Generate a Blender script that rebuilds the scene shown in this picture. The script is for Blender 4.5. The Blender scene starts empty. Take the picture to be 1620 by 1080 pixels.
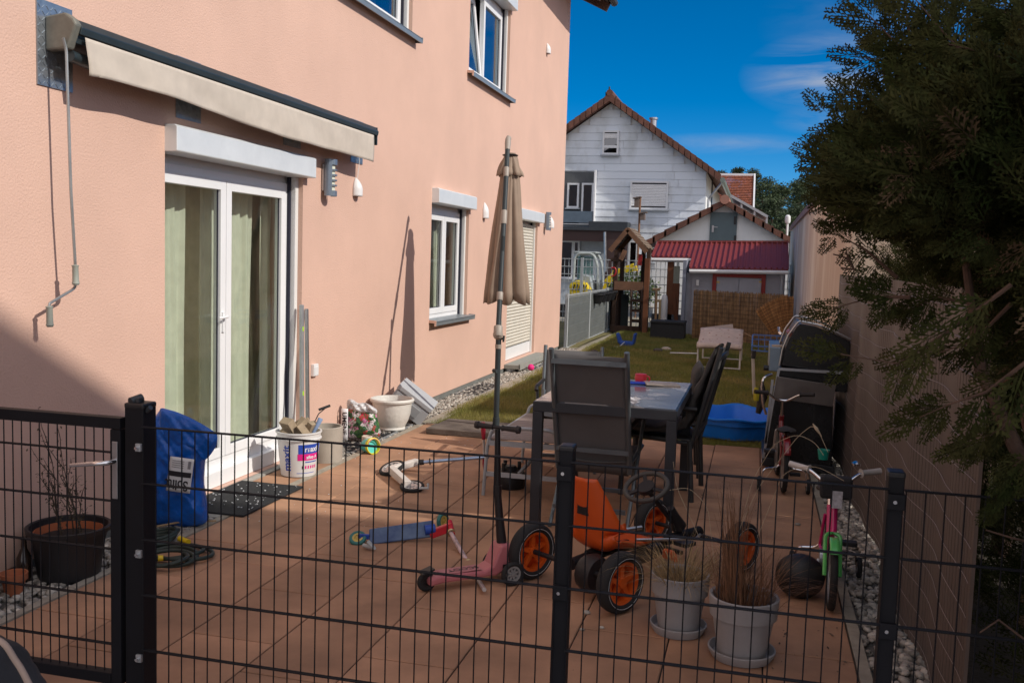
import bpy, math, random
import numpy as np
from mathutils import Vector, Matrix, Euler
random.seed(7); RNG = np.random.default_rng(7)
R = math.radians
sc = bpy.context.scene
COL = sc.collection
# ------------------------------------------------------------------ camera
EYE = Vector((0, 0, 1.66))
FPX = 1526.34
def cam_axes(yaw, pitch, roll):
    cy, sy = math.cos(yaw), math.sin(yaw)
    f = Vector((sy*math.cos(pitch), cy*math.cos(pitch), math.sin(pitch)))
    r = Vector((cy, -sy, 0)); u = r.cross(f)
    c, s = math.cos(roll), math.sin(roll)
    return c*r + s*u, -s*r + c*u, f
CR, CU, CF = cam_axes(R(-14.1273), R(-4.9541), R(1.7823))
cd = bpy.data.cameras.new('camera'); cam = bpy.data.objects.new('camera', cd); COL.objects.link(cam)
cd.sensor_width = 36; cd.sensor_fit = 'HORIZONTAL'; cd.lens = FPX/1620*36; cd.clip_start = 0.05; cd.clip_end = 3000
cd.dof.use_dof = True; cd.dof.focus_distance = 7.5; cd.dof.aperture_fstop = 13
M3 = Matrix((CR, CU, -CF)).transposed()
cam.matrix_world = Matrix.Translation(EYE) @ M3.to_4x4()
sc.camera = cam
# ------------------------------------------------------------------ sky, sun, exposure
SUN_EL, SUN_DIR = R(35.7), Vector((1.0, -0.18, 0)).normalized()
to_sun = Vector((SUN_DIR.x*math.cos(SUN_EL), SUN_DIR.y*math.cos(SUN_EL), math.sin(SUN_EL)))
w = bpy.data.worlds.new('World'); sc.world = w; w.use_nodes = True
nt = w.node_tree; nt.nodes.clear()
sky = nt.nodes.new('ShaderNodeTexSky'); sky.sky_type = 'NISHITA'; sky.sun_disc = False
sky.sun_elevation = SUN_EL; sky.sun_rotation = math.atan2(SUN_DIR.x, SUN_DIR.y)
sky.air_density = 0.75; sky.dust_density = 0.0; sky.ozone_density = 7.0; sky.altitude = 1500
hs = nt.nodes.new('ShaderNodeHueSaturation'); hs.inputs['Saturation'].default_value = 1.3; hs.inputs['Hue'].default_value = 0.495
tc = nt.nodes.new('ShaderNodeTexCoord')
# thin cirrus: stretched noise kept to a few patches of the sky
mp = nt.nodes.new('ShaderNodeMapping'); mp.inputs['Scale'].default_value = (5.0, 5.0, 26.0); mp.inputs['Rotation'].default_value = (R(3), R(-9), 0)
nz = nt.nodes.new('ShaderNodeTexNoise'); nz.inputs['Scale'].default_value = 1.6; nz.inputs['Detail'].default_value = 7; nz.inputs['Roughness'].default_value = 0.6; nz.inputs['Distortion'].default_value = .6
cr = nt.nodes.new('ShaderNodeValToRGB'); cr.color_ramp.elements[0].position = 0.38; cr.color_ramp.elements[1].position = 0.80
patch = None
def cirrus(px, py, sx, sy, amt):
    global patch
    d = (CF*FPX + CR*(px-810) - CU*(py-540)).normalized()
    m = nt.nodes.new('ShaderNodeMapping'); m.vector_type = 'POINT'; m.inputs['Location'].default_value = (-d.x/sx, -d.y/sx, -d.z/sy); m.inputs['Scale'].default_value = (1/sx, 1/sx, 1/sy)
    g = nt.nodes.new('ShaderNodeTexGradient'); g.gradient_type = 'SPHERICAL'; nt.links.new(tc.outputs['Generated'], m.inputs[0]); nt.links.new(m.outputs[0], g.inputs[0])
    k = nt.nodes.new('ShaderNodeMath'); k.operation = 'MULTIPLY'; k.inputs[1].default_value = amt; nt.links.new(g.outputs['Fac'], k.inputs[0])
    if patch is None: patch = k
    else:
        a_ = nt.nodes.new('ShaderNodeMath'); a_.operation = 'ADD'; nt.links.new(patch.outputs[0], a_.inputs[0]); nt.links.new(k.outputs[0], a_.inputs[1]); patch = a_
cirrus(1320, 118, .09, .042, 1.2); cirrus(1440, 150, .10, .05, .8); cirrus(1150, 228, .09, .012, .8); cirrus(1320, 190, .06, .016, .7); cirrus(1560, 20, .2, .08, .5)
mm = nt.nodes.new('ShaderNodeMath'); mm.operation = 'MULTIPLY'; mm.use_clamp = True
mx = nt.nodes.new('ShaderNodeMix'); mx.data_type = 'RGBA'; mx.inputs['B'].default_value = (3.0, 3.6, 4.8, 1)
bg = nt.nodes.new('ShaderNodeBackground'); bg.inputs['Strength'].default_value = 0.115
wo = nt.nodes.new('ShaderNodeOutputWorld'); L = nt.links.new
L(sky.outputs[0], hs.inputs['Color']); L(tc.outputs['Generated'], mp.inputs[0]); L(mp.outputs[0], nz.inputs[0]); L(nz.outputs[0], cr.inputs[0])
L(cr.outputs[0], mm.inputs[0]); L(patch.outputs[0], mm.inputs[1]); L(mm.outputs[0], mx.inputs['Factor']); L(hs.outputs[0], mx.inputs['A']); 
# added bright cloud bank, unseen behind the camera, put in to lift the shade
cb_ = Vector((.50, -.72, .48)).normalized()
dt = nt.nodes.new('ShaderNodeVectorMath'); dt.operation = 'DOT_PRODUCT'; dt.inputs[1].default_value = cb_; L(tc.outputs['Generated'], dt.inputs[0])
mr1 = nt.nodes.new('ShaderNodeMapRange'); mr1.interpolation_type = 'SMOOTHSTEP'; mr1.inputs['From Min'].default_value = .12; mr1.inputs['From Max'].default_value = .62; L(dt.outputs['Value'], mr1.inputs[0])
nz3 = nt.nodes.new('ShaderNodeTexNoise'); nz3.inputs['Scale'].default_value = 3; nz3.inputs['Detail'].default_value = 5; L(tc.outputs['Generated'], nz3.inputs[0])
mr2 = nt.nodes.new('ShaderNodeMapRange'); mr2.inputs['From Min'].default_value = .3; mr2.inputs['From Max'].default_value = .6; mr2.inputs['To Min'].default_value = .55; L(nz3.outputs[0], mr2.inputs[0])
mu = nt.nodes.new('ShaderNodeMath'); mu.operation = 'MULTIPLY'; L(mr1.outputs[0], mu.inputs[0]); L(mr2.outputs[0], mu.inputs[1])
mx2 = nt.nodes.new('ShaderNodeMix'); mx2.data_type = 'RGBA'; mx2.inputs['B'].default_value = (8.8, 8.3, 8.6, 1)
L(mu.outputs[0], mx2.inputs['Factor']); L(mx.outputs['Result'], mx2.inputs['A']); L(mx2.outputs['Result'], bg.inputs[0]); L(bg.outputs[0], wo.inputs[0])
sd = bpy.data.lights.new('sun', 'SUN'); so = bpy.data.objects.new('sun', sd); COL.objects.link(so)
sd.energy = 3.75; sd.angle = R(0.5); sd.color = (1.0, 0.93, 0.84)
so.rotation_euler = to_sun.to_track_quat('Z', 'Y').to_euler()
sc.view_settings.view_transform = 'Standard'; sc.view_settings.look = 'None'; sc.view_settings.exposure = 0.0; sc.view_settings.gamma = 1
sc.render.engine = 'CYCLES'

# ------------------------------------------------------------------ helpers
def P(px, py, ax, val):
    """world point where the sight line through a spot of the 1620x1080 photo meets the plane x|y|z = val"""
    d = CF*FPX + CR*(px-810) - CU*(py-540); i = 'xyz'.index(ax)
    return EYE + d*((val - EYE[i])/d[i])
def G(px, py, z=0.0): return P(px, py, 'z', z)
def cc(h):  # sRGB 0-255 -> linear
    return tuple(((c/255)/12.92 if c/255 <= 0.04045 else ((c/255+0.055)/1.055)**2.4) for c in h)
MATS = {}
def mat(name, col, rough=0.6, metal=0.0, var=0.12, vs=6.0, bump=0.0, bs=60.0, spec=0.5, coat=0.0, island=0.0, trans=0.0, col2=None, detail=6, bdist=0.01):
    if name in MATS: return MATS[name]
    m = bpy.data.materials.new(name); m.use_nodes = True; t = m.node_tree; b = t.nodes['Principled BSDF']
    b.inputs['Roughness'].default_value = rough; b.inputs['Metallic'].default_value = metal
    b.inputs['Specular IOR Level'].default_value = spec
    if coat: b.inputs['Coat Weight'].default_value = coat; b.inputs['Coat Roughness'].default_value = 0.1
    c = tuple(col); lo = tuple(x*(1-var) for x in c); hi = tuple(min(1, x*(1+var)) for x in c)
    if col2: hi = tuple(col2)
    tcn = t.nodes.new('ShaderNodeTexCoord'); n = t.nodes.new('ShaderNodeTexNoise')
    n.inputs['Scale'].default_value = vs; n.inputs['Detail'].default_value = detail; n.inputs['Roughness'].default_value = 0.6
    r = t.nodes.new('ShaderNodeValToRGB'); r.color_ramp.elements[0].color = (*lo, 1); r.color_ramp.elements[1].color = (*hi, 1)
    r.color_ramp.elements[0].position = 0.3; r.color_ramp.elements[1].position = 0.7
    t.links.new(tcn.outputs['Object'], n.inputs[0]); t.links.new(n.outputs[0], r.inputs[0]); out = r.outputs[0]
    if island:
        g = t.nodes.new('ShaderNodeNewGeometry'); h = t.nodes.new('ShaderNodeHueSaturation'); mr = t.nodes.new('ShaderNodeMapRange')
        mr.inputs['To Min'].default_value = 1-island; mr.inputs['To Max'].default_value = 1+island
        t.links.new(g.outputs['Random Per Island'], mr.inputs[0]); t.links.new(mr.outputs[0], h.inputs['Value']); t.links.new(out, h.inputs['Color']); out = h.outputs[0]
    t.links.new(out, b.inputs['Base Color'])
    m2 = t.nodes.new('ShaderNodeMapRange'); m2.inputs['To Min'].default_value = max(0, rough-0.08); m2.inputs['To Max'].default_value = min(1, rough+0.1)
    t.links.new(n.outputs[0], m2.inputs[0]); t.links.new(m2.outputs[0], b.inputs['Roughness'])
    if bump:
        n2 = t.nodes.new('ShaderNodeTexNoise'); n2.inputs['Scale'].default_value = bs; n2.inputs['Detail'].default_value = 4
        bp = t.nodes.new('ShaderNodeBump'); bp.inputs['Strength'].default_value = bump; bp.inputs['Distance'].default_value = bdist
        t.links.new(tcn.outputs['Object'], n2.inputs[0]); t.links.new(n2.outputs[0], bp.inputs['Height']); t.links.new(bp.outputs[0], b.inputs['Normal'])
    if trans:
        tr = t.nodes.new('ShaderNodeBsdfTranslucent'); ms = t.nodes.new('ShaderNodeMixShader'); ms.inputs[0].default_value = trans
        t.links.new(out, tr.inputs[0]); t.links.new(b.outputs[0], ms.inputs[1]); t.links.new(tr.outputs[0], ms.inputs[2])
        t.links.new(ms.outputs[0], t.nodes['Material Output'].inputs[0])
    MATS[name] = m; return m
def glass(name, tint, refl=0.08, rough=0.0, rc=(1,1,1)):
    if name in MATS: return MATS[name]
    m = bpy.data.materials.new(name); m.use_nodes = True; t = m.node_tree; t.nodes.remove(t.nodes['Principled BSDF'])
    a = t.nodes.new('ShaderNodeBsdfTransparent'); a.inputs[0].default_value = (*tint, 1)
    g = t.nodes.new('ShaderNodeBsdfGlossy'); g.inputs['Roughness'].default_value = rough; g.inputs['Color'].default_value = (*rc, 1)
    f = t.nodes.new('ShaderNodeLayerWeight'); pw = t.nodes.new('ShaderNodeMath'); pw.operation = 'POWER'; pw.inputs[1].default_value = 4.5
    t.links.new(f.outputs['Facing'], pw.inputs[0]); f = pw
    ad = t.nodes.new('ShaderNodeMath'); ad.operation = 'MULTIPLY_ADD'; ad.inputs[1].default_value = .6; ad.inputs[2].default_value = refl; ad.use_clamp = True
    x = t.nodes.new('ShaderNodeMixShader')
    t.links.new(f.outputs[0], ad.inputs[0]); t.links.new(ad.outputs[0], x.inputs[0]); t.links.new(a.outputs[0], x.inputs[1]); t.links.new(g.outputs[0], x.inputs[2])
    t.links.new(x.outputs[0], t.nodes['Material Output'].inputs[0]); MATS[name] = m; return m

def basis(d):
    d = Vector(d).normalized(); a = Vector((0, 0, 1)) if abs(d.z) < 0.9 else Vector((1, 0, 0))
    x = a.cross(d).normalized(); return x, d.cross(x).normalized(), d
class MB:
    """collects shapes and links them as ONE mesh object"""
    def __init__(s): s.v = []; s.f = []; s.mi = []; s.m = 0; s.T = None
    def add(s, vs, fs):
        o = len(s.v)
        if s.T is not None: vs = [s.T @ Vector(q) for q in vs]
        s.v += [tuple(q) for q in vs]; s.f += [tuple(i+o for i in f) for f in fs]; s.mi += [s.m]*len(fs); return s
    def arr(s, V, Fc):
        o = len(s.v); s.v += list(map(tuple, V.tolist())); s.f += [tuple(q) for q in (Fc+o).tolist()]; s.mi += [s.m]*len(Fc); return s
    def box(s, x0, x1, y0, y1, z0, z1, rot=None, c=None):
        vs = [Vector((x, y, z)) for x in (x0, x1) for y in (y0, y1) for z in (z0, z1)]
        if rot is not None:
            c = Vector(c) if c is not None else Vector(((x0+x1)/2, (y0+y1)/2, (z0+z1)/2)); q = rot.to_matrix() if hasattr(rot, 'to_matrix') else rot
            vs = [c + q @ (p-c) for p in vs]
        return s.add(vs, [(0, 1, 3, 2), (4, 6, 7, 5), (0, 4, 5, 1), (2, 3, 7, 6), (0, 2, 6, 4), (1, 5, 7, 3)])
    def bar(s, a, b, w, h, up=(0, 0, 1)):
        """rectangular bar a->b, w sideways, h along up"""
        a, b = Vector(a), Vector(b); d = (b-a).normalized(); u = Vector(up); x = d.cross(u)
        if x.length < 1e-4: u = Vector((0, 1, 0)); x = d.cross(u)
        x.normalize(); u = x.cross(d).normalized(); vs = []
        for p in (a, b):
            for i, j in ((-1, -1), (1, -1), (1, 1), (-1, 1)): vs.append(p + x*(w/2*i) + u*(h/2*j))
        return s.add(vs, [(3, 2, 1, 0), (4, 5, 6, 7), (0, 1, 5, 4), (1, 2, 6, 5), (2, 3, 7, 6), (3, 0, 4, 7)])
    def tube(s, pts, r, n=8, closed=False, sq=None):
        pts = [Vector(p) for p in pts]; N = len(pts); rr = r if isinstance(r, (list, tuple)) else [r]*N
        vs = []; prev = None
        for i, p in enumerate(pts):
            if closed: d = pts[(i+1) % N]-pts[i-1]
            else: d = pts[min(i+1, N-1)]-pts[max(i-1, 0)]
            d.normalize()
            if prev is None: x, y, _ = basis(d)
            else:
                x = prev - d*prev.dot(d)
                if x.length < 1e-5: x = basis(d)[0]
                x.normalize(); y = d.cross(x)
            prev = x
            for k in range(n):
                a = 2*math.pi*k/n; vs.append(p + x*(math.cos(a)*rr[i]) + y*(math.sin(a)*rr[i]))
        fs = []
        for i in range(N if closed else N-1):
            j = (i+1) % N
            for k in range(n): fs.append((i*n+k, i*n+(k+1) % n, j*n+(k+1) % n, j*n+k))
        if not closed: fs.append(tuple(reversed(range(n)))); fs.append(tuple((N-1)*n+k for k in range(n)))
        return s.add(vs, fs)
    def lathe(s, prof, c=(0, 0, 0), d=(0, 0, 1), n=24, wob=None):
        x, y, z = basis(d) if tuple(d) != (0, 0, 1) else (Vector((1, 0, 0)), Vector((0, 1, 0)), Vector((0, 0, 1)))
        c = Vector(c); vs = []
        for (r, h) in prof:
            for k in range(n):
                a = 2*math.pi*k/n; q = r*(1 if wob is None else wob(a, h)); vs.append(c + x*(math.cos(a)*q) + y*(math.sin(a)*q) + z*h)
        fs = [(i*n+k, i*n+(k+1) % n, (i+1)*n+(k+1) % n, (i+1)*n+k) for i in range(len(prof)-1) for k in range(n)]
        if prof[0][0] > 1e-6: fs.append(tuple(reversed(range(n))))
        if prof[-1][0] > 1e-6: fs.append(tuple((len(prof)-1)*n+k for k in range(n)))
        return s.add(vs, fs)
    def cyl(s, a, b, r, n=16, r2=None):
        a, b = Vector(a), Vector(b); return s.lathe([(r, 0), (r if r2 is None else r2, (b-a).length)], a, tuple((b-a).normalized()), n)
    def torus(s, c, Rr, r, d=(0, 0, 1), n=32, m=10, sx=1):
        x, y, z = basis(d); c = Vector(c)
        return s.tube([c + x*(math.cos(2*math.pi*k/n)*Rr) + y*(math.sin(2*math.pi*k/n)*Rr*sx) for k in range(n)], r, m, True)
    def prism(s, poly, o, u, v, t):
        """2-D outline (u,v axes from o) thickened by vector t"""
        o, u, v, t = map(Vector, (o, u, v, t)); N = len(poly); a = [o + u*p[0] + v*p[1] for p in poly]
        if (u.cross(v)).dot(t) < 0: a.reverse()
        vs = a + [q+t for q in a]
        return s.add(vs, [tuple(reversed(range(N))), tuple(range(N, 2*N))] + [(i, (i+1) % N, (i+1) % N+N, i+N) for i in range(N)])
    def quad(s, a, b, c, d): return s.add([a, b, c, d], [(0, 1, 2, 3)])
    def grid(s, fn, nu, nv, closed=False):
        vs = [fn(i/nu, j/nv) for j in range(nv+1) for i in range(nu+1)]
        return s.add(vs, [(j*(nu+1)+i, j*(nu+1)+i+1, (j+1)*(nu+1)+i+1, (j+1)*(nu+1)+i) for j in range(nv) for i in range(nu)])
    def ball(s, c, r, n=14, sx=(1, 1, 1)):
        c = Vector(c); T = s.T; m = n//2
        prof = [(math.sin(math.pi*i/m), -math.cos(math.pi*i/m)) for i in range(m+1)]
        vs = []
        for (q, h) in prof:
            for k in range(n):
                a = 2*math.pi*k/n; vs.append(c + Vector((math.cos(a)*q*r*sx[0], math.sin(a)*q*r*sx[1], h*r*sx[2])))
        return s.add(vs, [(i*n+k, i*n+(k+1) % n, (i+1)*n+(k+1) % n, (i+1)*n+k) for i in range(m) for k in range(n)])
    def build(s, name, mats, parent=None, smooth=None, bevel=0, solid=0, local=False, merge=False, sub=0, label=None):
        me = bpy.data.meshes.new(name); V = np.array(s.v, dtype=np.float64).reshape(-1, 3)
        if parent is not None and not local:
            V = V - np.array(wloc(parent))
        me.from_pydata(V.tolist(), [], s.f)
        if not isinstance(mats, (list, tuple)): mats = [mats]
        for m in mats: me.materials.append(m)
        if len(mats) > 1: me.polygons.foreach_set('material_index', s.mi)
        me.validate()
        import bmesh
        if merge or sub:
            bm = bmesh.new(); bm.from_mesh(me); bmesh.ops.remove_doubles(bm, verts=bm.verts, dist=1e-4); bm.to_mesh(me); bm.free()
        o = bpy.data.objects.new(name, me); COL.objects.link(o)
        if parent is not None: o.parent = parent
        if smooth: me.shade_smooth() if smooth is True else shade_angle(me, smooth)
        if solid: md = o.modifiers.new('s', 'SOLIDIFY'); md.thickness = solid; md.offset = 0
        if bevel: md = o.modifiers.new('b', 'BEVEL'); md.width = bevel; md.segments = 2; md.limit_method = 'ANGLE'; md.angle_limit = R(40)
        if sub: md = o.modifiers.new('u', 'SUBSURF'); md.levels = sub; md.render_levels = sub
        if label: o['label'] = label
        return o
def shade_angle(me, ang):
    import bmesh
    bm = bmesh.new(); bm.from_mesh(me)
    for f in bm.faces: f.smooth = True
    for e in bm.edges:
        if len(e.link_faces) != 2 or e.calc_face_angle(0) > R(ang): e.smooth = False
    bm.to_mesh(me); bm.free()
def wloc(o):
    p = Vector((0, 0, 0))
    while o is not None: p += o.location; o = o.parent
    return p
def tag(o, label=None, cat=None, group=None, kind=None):
    if label: o['label'] = label
    if cat: o['category'] = cat
    if group: o['group'] = group
    if kind: o['kind'] = kind
    return o
def thing(name, label, cat, loc=(0, 0, 0), rot=None, group=None):
    o = bpy.data.objects.new(name, None); COL.objects.link(o); o.location = loc; o.empty_display_size = 0.1
    if rot is not None:
        if isinstance(rot, Matrix): o.rotation_euler = rot.to_euler()
        else: o.rotation_euler = rot
    return tag(o, label, cat, group)
def copy_tree(o, parent=None):
    c = o.copy(); COL.objects.link(c); c.parent = parent
    for ch in list(o.children): copy_tree(ch, c)
    return c
def text_part(body, size, name, m, parent, M, extrude=0.0006, wrap=None, local=False, align='CENTER', squash=1.0, bold=0.0):
    cu = bpy.data.curves.new(name, 'FONT'); cu.body = body; cu.size = size; cu.extrude = extrude; cu.align_x = align; cu.align_y = 'CENTER'; cu.offset = bold
    t = bpy.data.objects.new(name, cu); COL.objects.link(t); bpy.context.view_layer.update()
    me = bpy.data.meshes.new_from_object(t.evaluated_get(bpy.context.evaluated_depsgraph_get())); COL.objects.unlink(t); bpy.data.objects.remove(t)
    off = Vector((0, 0, 0)) if local else wloc(parent)
    for v in me.vertices:
        p = Vector((v.co.x*squash, v.co.y, v.co.z))
        if wrap: p = wrap(p)
        else: p = M @ p
        v.co = p - off
    me.materials.clear(); me.materials.append(m); me.name = name
    o = bpy.data.objects.new(name, me); COL.objects.link(o); o.parent = parent; return o
def frame_mat(o, x, y):
    x = Vector(x).normalized(); y = Vector(y); y = (y - x*y.dot(x)).normalized(); z = x.cross(y)
    return Matrix.Translation(Vector(o)) @ Matrix((x, y, z)).transposed().to_4x4()
def arc(c, r, a0, a1, n, u=(1, 0, 0), v=(0, 0, 1)):
    c, u, v = Vector(c), Vector(u), Vector(v)
    return [c + u*(r*math.cos(R(a0+(a1-a0)*i/n))) + v*(r*math.sin(R(a0+(a1-a0)*i/n))) for i in range(n+1)]
def soft(pts, r, k=4):
    """rounds the corners of a polyline"""
    pts = [Vector(p) for p in pts]; out = [pts[0]]
    for i in range(1, len(pts)-1):
        a, b, c = pts[i-1], pts[i], pts[i+1]; q = min(r, (a-b).length*.45, (c-b).length*.45)
        p0 = b + (a-b).normalized()*q; p1 = b + (c-b).normalized()*q
        for j in range(k+1):
            t = j/k; out.append(p0*(1-t)**2 + b*2*t*(1-t) + p1*t*t)
    out.append(pts[-1]); return out

# materials shared
M_white = mat('white_pvc', (.78, .79, .80), .35, var=.03, vs=3)
M_alu = mat('light_aluminium', (.70, .73, .74), .35, .15, var=.05)
M_dgrey = mat('anthracite_metal', (.045, .052, .06), .45, .3, var=.15, bump=.1, bs=300)
M_black = mat('black_plastic', (.012, .012, .014), .45, var=.3)
M_blackmetal = mat('black_coated_steel', (.0045, .005, .008), .6, .0, var=.3, spec=.3, bump=.15, bs=400, bdist=.002)
M_rubber = mat('black_rubber', (.014, .014, .015), .8, var=.3, bump=.3, bs=200)
M_chrome = mat('chrome', (.75, .76, .78), .15, 1.0, var=.05)
M_steel = mat('brushed_steel', (.45, .46, .48), .35, .9, var=.1)
M_galv = mat('galvanised_steel', (.42, .45, .47), .45, .6, var=.2, vs=30)
M_rotrail = mat('grey_tubing', (.36, .39, .42), .4, .3, var=.1)
# ================================================================== ground
W = -3.52
M_ground = mat('soil_ground', (.30, .27, .21), .95, var=.3, vs=1.5, bump=.5, bs=8)
g = MB(); g.quad((-400, -200, -.07), (400, -200, -.07), (400, 600, -.07), (-400, 600, -.07)); tag(g.build('ground', M_ground), kind='structure')
M_pathm = mat('grey_paving', (.30, .29, .28), .9, var=.15, vs=9, bump=.3, bs=80)
g = MB(); g.box(-3.4, 3.5, -4, 2.86, -.06, -.004); tag(g.build('path', M_pathm), kind='structure')
# patio slabs in running bond
M_tile = mat('terracotta_slab', (.37, .205, .122), .85, var=.30, vs=2.2, bump=.3, bs=110, island=.13, bdist=.004, detail=9)
M_joint = mat('joint_sand', (.025, .019, .016), .95, var=.3, vs=30)
g = MB(); g.box(-3.118, .482, 2.9, 9.0, -.05, -.009); tag(g.build('patio_bedding', M_joint), kind='structure')
g = MB(); LX = [-3.115+.4022*i for i in range(10)]; LX[-1] = .482
def tile(x0, x1, y0, y1):
    e = .0034; b = .005; z = random.uniform(-.0012, .0012)
    vs = []
    for (zz, q) in ((-.03, 0), (z-b*.6, 0), (z, b)):
        vs += [(x0+e+q, y0+e+q, zz), (x1-e-q, y0+e+q, zz), (x1-e-q, y1-e-q, zz), (x0+e+q, y1-e-q, zz)]
    g.add(vs, [(0, 1, 5, 4), (1, 2, 6, 5), (2, 3, 7, 6), (3, 0, 4, 7), (4, 5, 9, 8), (5, 6, 10, 9), (6, 7, 11, 10), (7, 4, 8, 11), (8, 9, 10, 11)])
for i in range(9):
    y = (4.52 if i % 2 else 4.205) - .596*4
    if i == 0: y = 4.22-.596*4
    while y < 9.0:
        a, b = max(y, 2.91), min(y+.596, 9.0)
        if b-a > .03: tile(LX[i], LX[i+1], a, b)
        y += .596
for (a, b) in ((5.86, 6.42), (6.42, 6.98)): tile(-3.46, -3.168, a, b)
tag(g.build('patio', M_tile), kind='structure')
# threshold slab before the door, kerbs
M_conc = mat('concrete', (.36, .345, .31), .9, var=.15, vs=14, bump=.3, bs=120)
g = MB(); g.box(-3.64, -3.168, 5.24, 5.855, -.05, .004); g.box(-3.64, -3.462, 5.857, 7.02, -.05, .006); tag(g.build('door_threshold', M_conc), kind='structure')
M_kerb = mat('beige_kerb', (.33, .29, .23), .92, var=.2, vs=10, bump=.3, bs=90)
g = MB()
for y in np.arange(1.9, 9.0, 1.0): g.box(-3.166, -3.119, y, min(y+.996, 8.99), -.05, .004)
for y in np.arange(9.0, 17.9, 1.0): g.box(-3.166, -3.03, y, y+.994, -.05, .004)
for y in np.arange(2.9, 9.4, 1.0): g.box(.486, .536, y, y+.995, -.05, .004)
g.box(-3.52, -3.166, 17.75, 17.85, -.05, .004)
tag(g.build('kerb', M_kerb), kind='structure')
# lawn
M_lawn = mat('lawn_soil', (.16, .165, .045), .95, var=.3, vs=3, bump=.6, bs=30, col2=(.19, .145, .06))
def lz(x, y): return .012*math.sin(x*2.1+y*.7)+.012*math.sin(y*1.7-x)+.0
g = MB()
def lawnf(u, v):
    x = -3.028+u*3.80; y = 9.002+v*16; return (x, y, lz(x, y)-.012)
g.grid(lawnf, 20, 90); tag(g.build('lawn', M_lawn, smooth=True), kind='structure')
g = MB(); g.box(.80, 3.4, 2.2, 9.1, -.069, -.03); tag(g.build('hedge_soil', mat('dark_mulch', (.035, .026, .018), .95, var=.4, vs=20, bump=1, bs=40)), kind='structure')
g = MB(); g.grid(lambda u, v: (-3.3-u*.0+ (u-0)*(-9), 17.9+v*8, -.03+.02*math.sin(u*9+v*7)), 10, 10); tag(g.build('neighbour_lawn', M_lawn), kind='structure')
M_grass = mat('grass_blades', (.21, .28, .045), .7, var=.3, vs=1.1, island=.35, trans=.4, col2=(.38, .30, .10))
def blades(n, xr, yr, hr, wd, name, label, f=None):
    x = RNG.uniform(*xr, n); y = yr[0] + (yr[1]-yr[0])*RNG.uniform(0, 1, n)**1.35
    cl = np.sin(x*5.3+np.sin(y*3.1)*2)*np.sin(y*4.7+np.sin(x*2.3)*2)
    h = RNG.uniform(*hr, n)*(1+.35*cl); a = RNG.uniform(0, 2*np.pi, n); l = RNG.uniform(.2, .9, n)*h; b = RNG.uniform(0, 2*np.pi, n)
    z = .012*np.sin(x*2.1+y*.7)+.012*np.sin(y*1.7-x)-.014
    ww = wd*(1+ (y-yr[0])*.10)
    A = np.stack([x-np.cos(a)*ww, y-np.sin(a)*ww, z], 1); B = np.stack([x+np.cos(a)*ww, y+np.sin(a)*ww, z], 1)
    C = np.stack([x+np.cos(b)*l, y+np.sin(b)*l, z+h], 1)
    V = np.stack([A, B, C], 1).reshape(-1, 3); me = bpy.data.meshes.new(name)
    me.vertices.add(len(V)); me.vertices.foreach_set('co', V.ravel()); me.loops.add(len(V)); me.loops.foreach_set('vertex_index', np.arange(len(V), dtype=np.int32))
    me.polygons.add(n); me.polygons.foreach_set('loop_start', np.arange(0, 3*n, 3, dtype=np.int32)); me.update(); me.validate(); me.materials.append(M_grass)
    o = bpy.data.objects.new(name, me); COL.objects.link(o); return tag(o, label, 'grass', kind='stuff')
blades(220000, (-3.07, .72), (9.0, 24.5), (.022, .062), .0022, 'grass', 'short patchy green and straw coloured grass covering the garden lawn')
blades(1500, (-3.14, -3.0), (9.0, 17.5), (.02, .05), .002, 'grass', 'small grass tufts creeping over the beige kerb beside the gravel')
# gravel
M_peb = mat('pebbles', (.34, .315, .275), .75, var=.45, vs=14, island=.5, bump=.2, bs=60)
M_gravb = mat('gravel_base', (.10, .095, .085), .95, var=.4, vs=60, bump=1, bs=60)
g = MB(); g.box(-3.519, -3.167, 1.9, 5.235, -.06, -.02); g.box(-3.519, -3.167, 7.02, 17.75, -.06, -.02); g.box(.537, .80, 2.9, 9.4, -.06, -.02); tag(g.build('gravel_bed', M_gravb), kind='structure')
def ico():
    import bmesh
    bm = bmesh.new(); bmesh.ops.create_icosphere(bm, subdivisions=1, radius=1); V = np.array([v.co[:] for v in bm.verts]); Fc = np.array([[v.index for v in f.verts] for f in bm.faces]); bm.free(); return V, Fc
ICV, ICF = ico()
bm_ = None
def pebbles(regs, name, label):
    Vs, Fs, o = [], [], 0
    for (x0, x1, y0, y1, n, s0, s1, zz) in regs:
        for k in range(n):
            s = RNG.uniform(s0, s1); V = ICV*(1+RNG.uniform(-.16, .16, (12, 1)))*np.array([s*RNG.uniform(.8, 1.3), s*RNG.uniform(.8, 1.2), s*RNG.uniform(.5, .75)])
            e = Euler((RNG.uniform(-.5, .5), RNG.uniform(-.5, .5), RNG.uniform(0, 6.28))).to_matrix(); V = V @ np.array(e).T
            V = V + np.array([RNG.uniform(x0, x1), RNG.uniform(y0, y1), zz+RNG.uniform(-.006, .008)]); Vs.append(V); Fs.append(ICF+o); o += 12
    V = np.concatenate(Vs); Fc = np.concatenate(Fs).astype(np.int32); n = len(Fc)
    me = bpy.data.meshes.new(name); me.vertices.add(len(V)); me.vertices.foreach_set('co', V.ravel()); me.loops.add(3*n); me.loops.foreach_set('vertex_index', Fc.ravel())
    me.polygons.add(n); me.polygons.foreach_set('loop_start', np.arange(0, 3*n, 3, dtype=np.int32)); me.update(); me.materials.append(M_peb); me.shade_smooth()
    ob = bpy.data.objects.new(name, me); COL.objects.link(ob); return tag(ob, label, 'gravel', kind='stuff')
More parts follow.
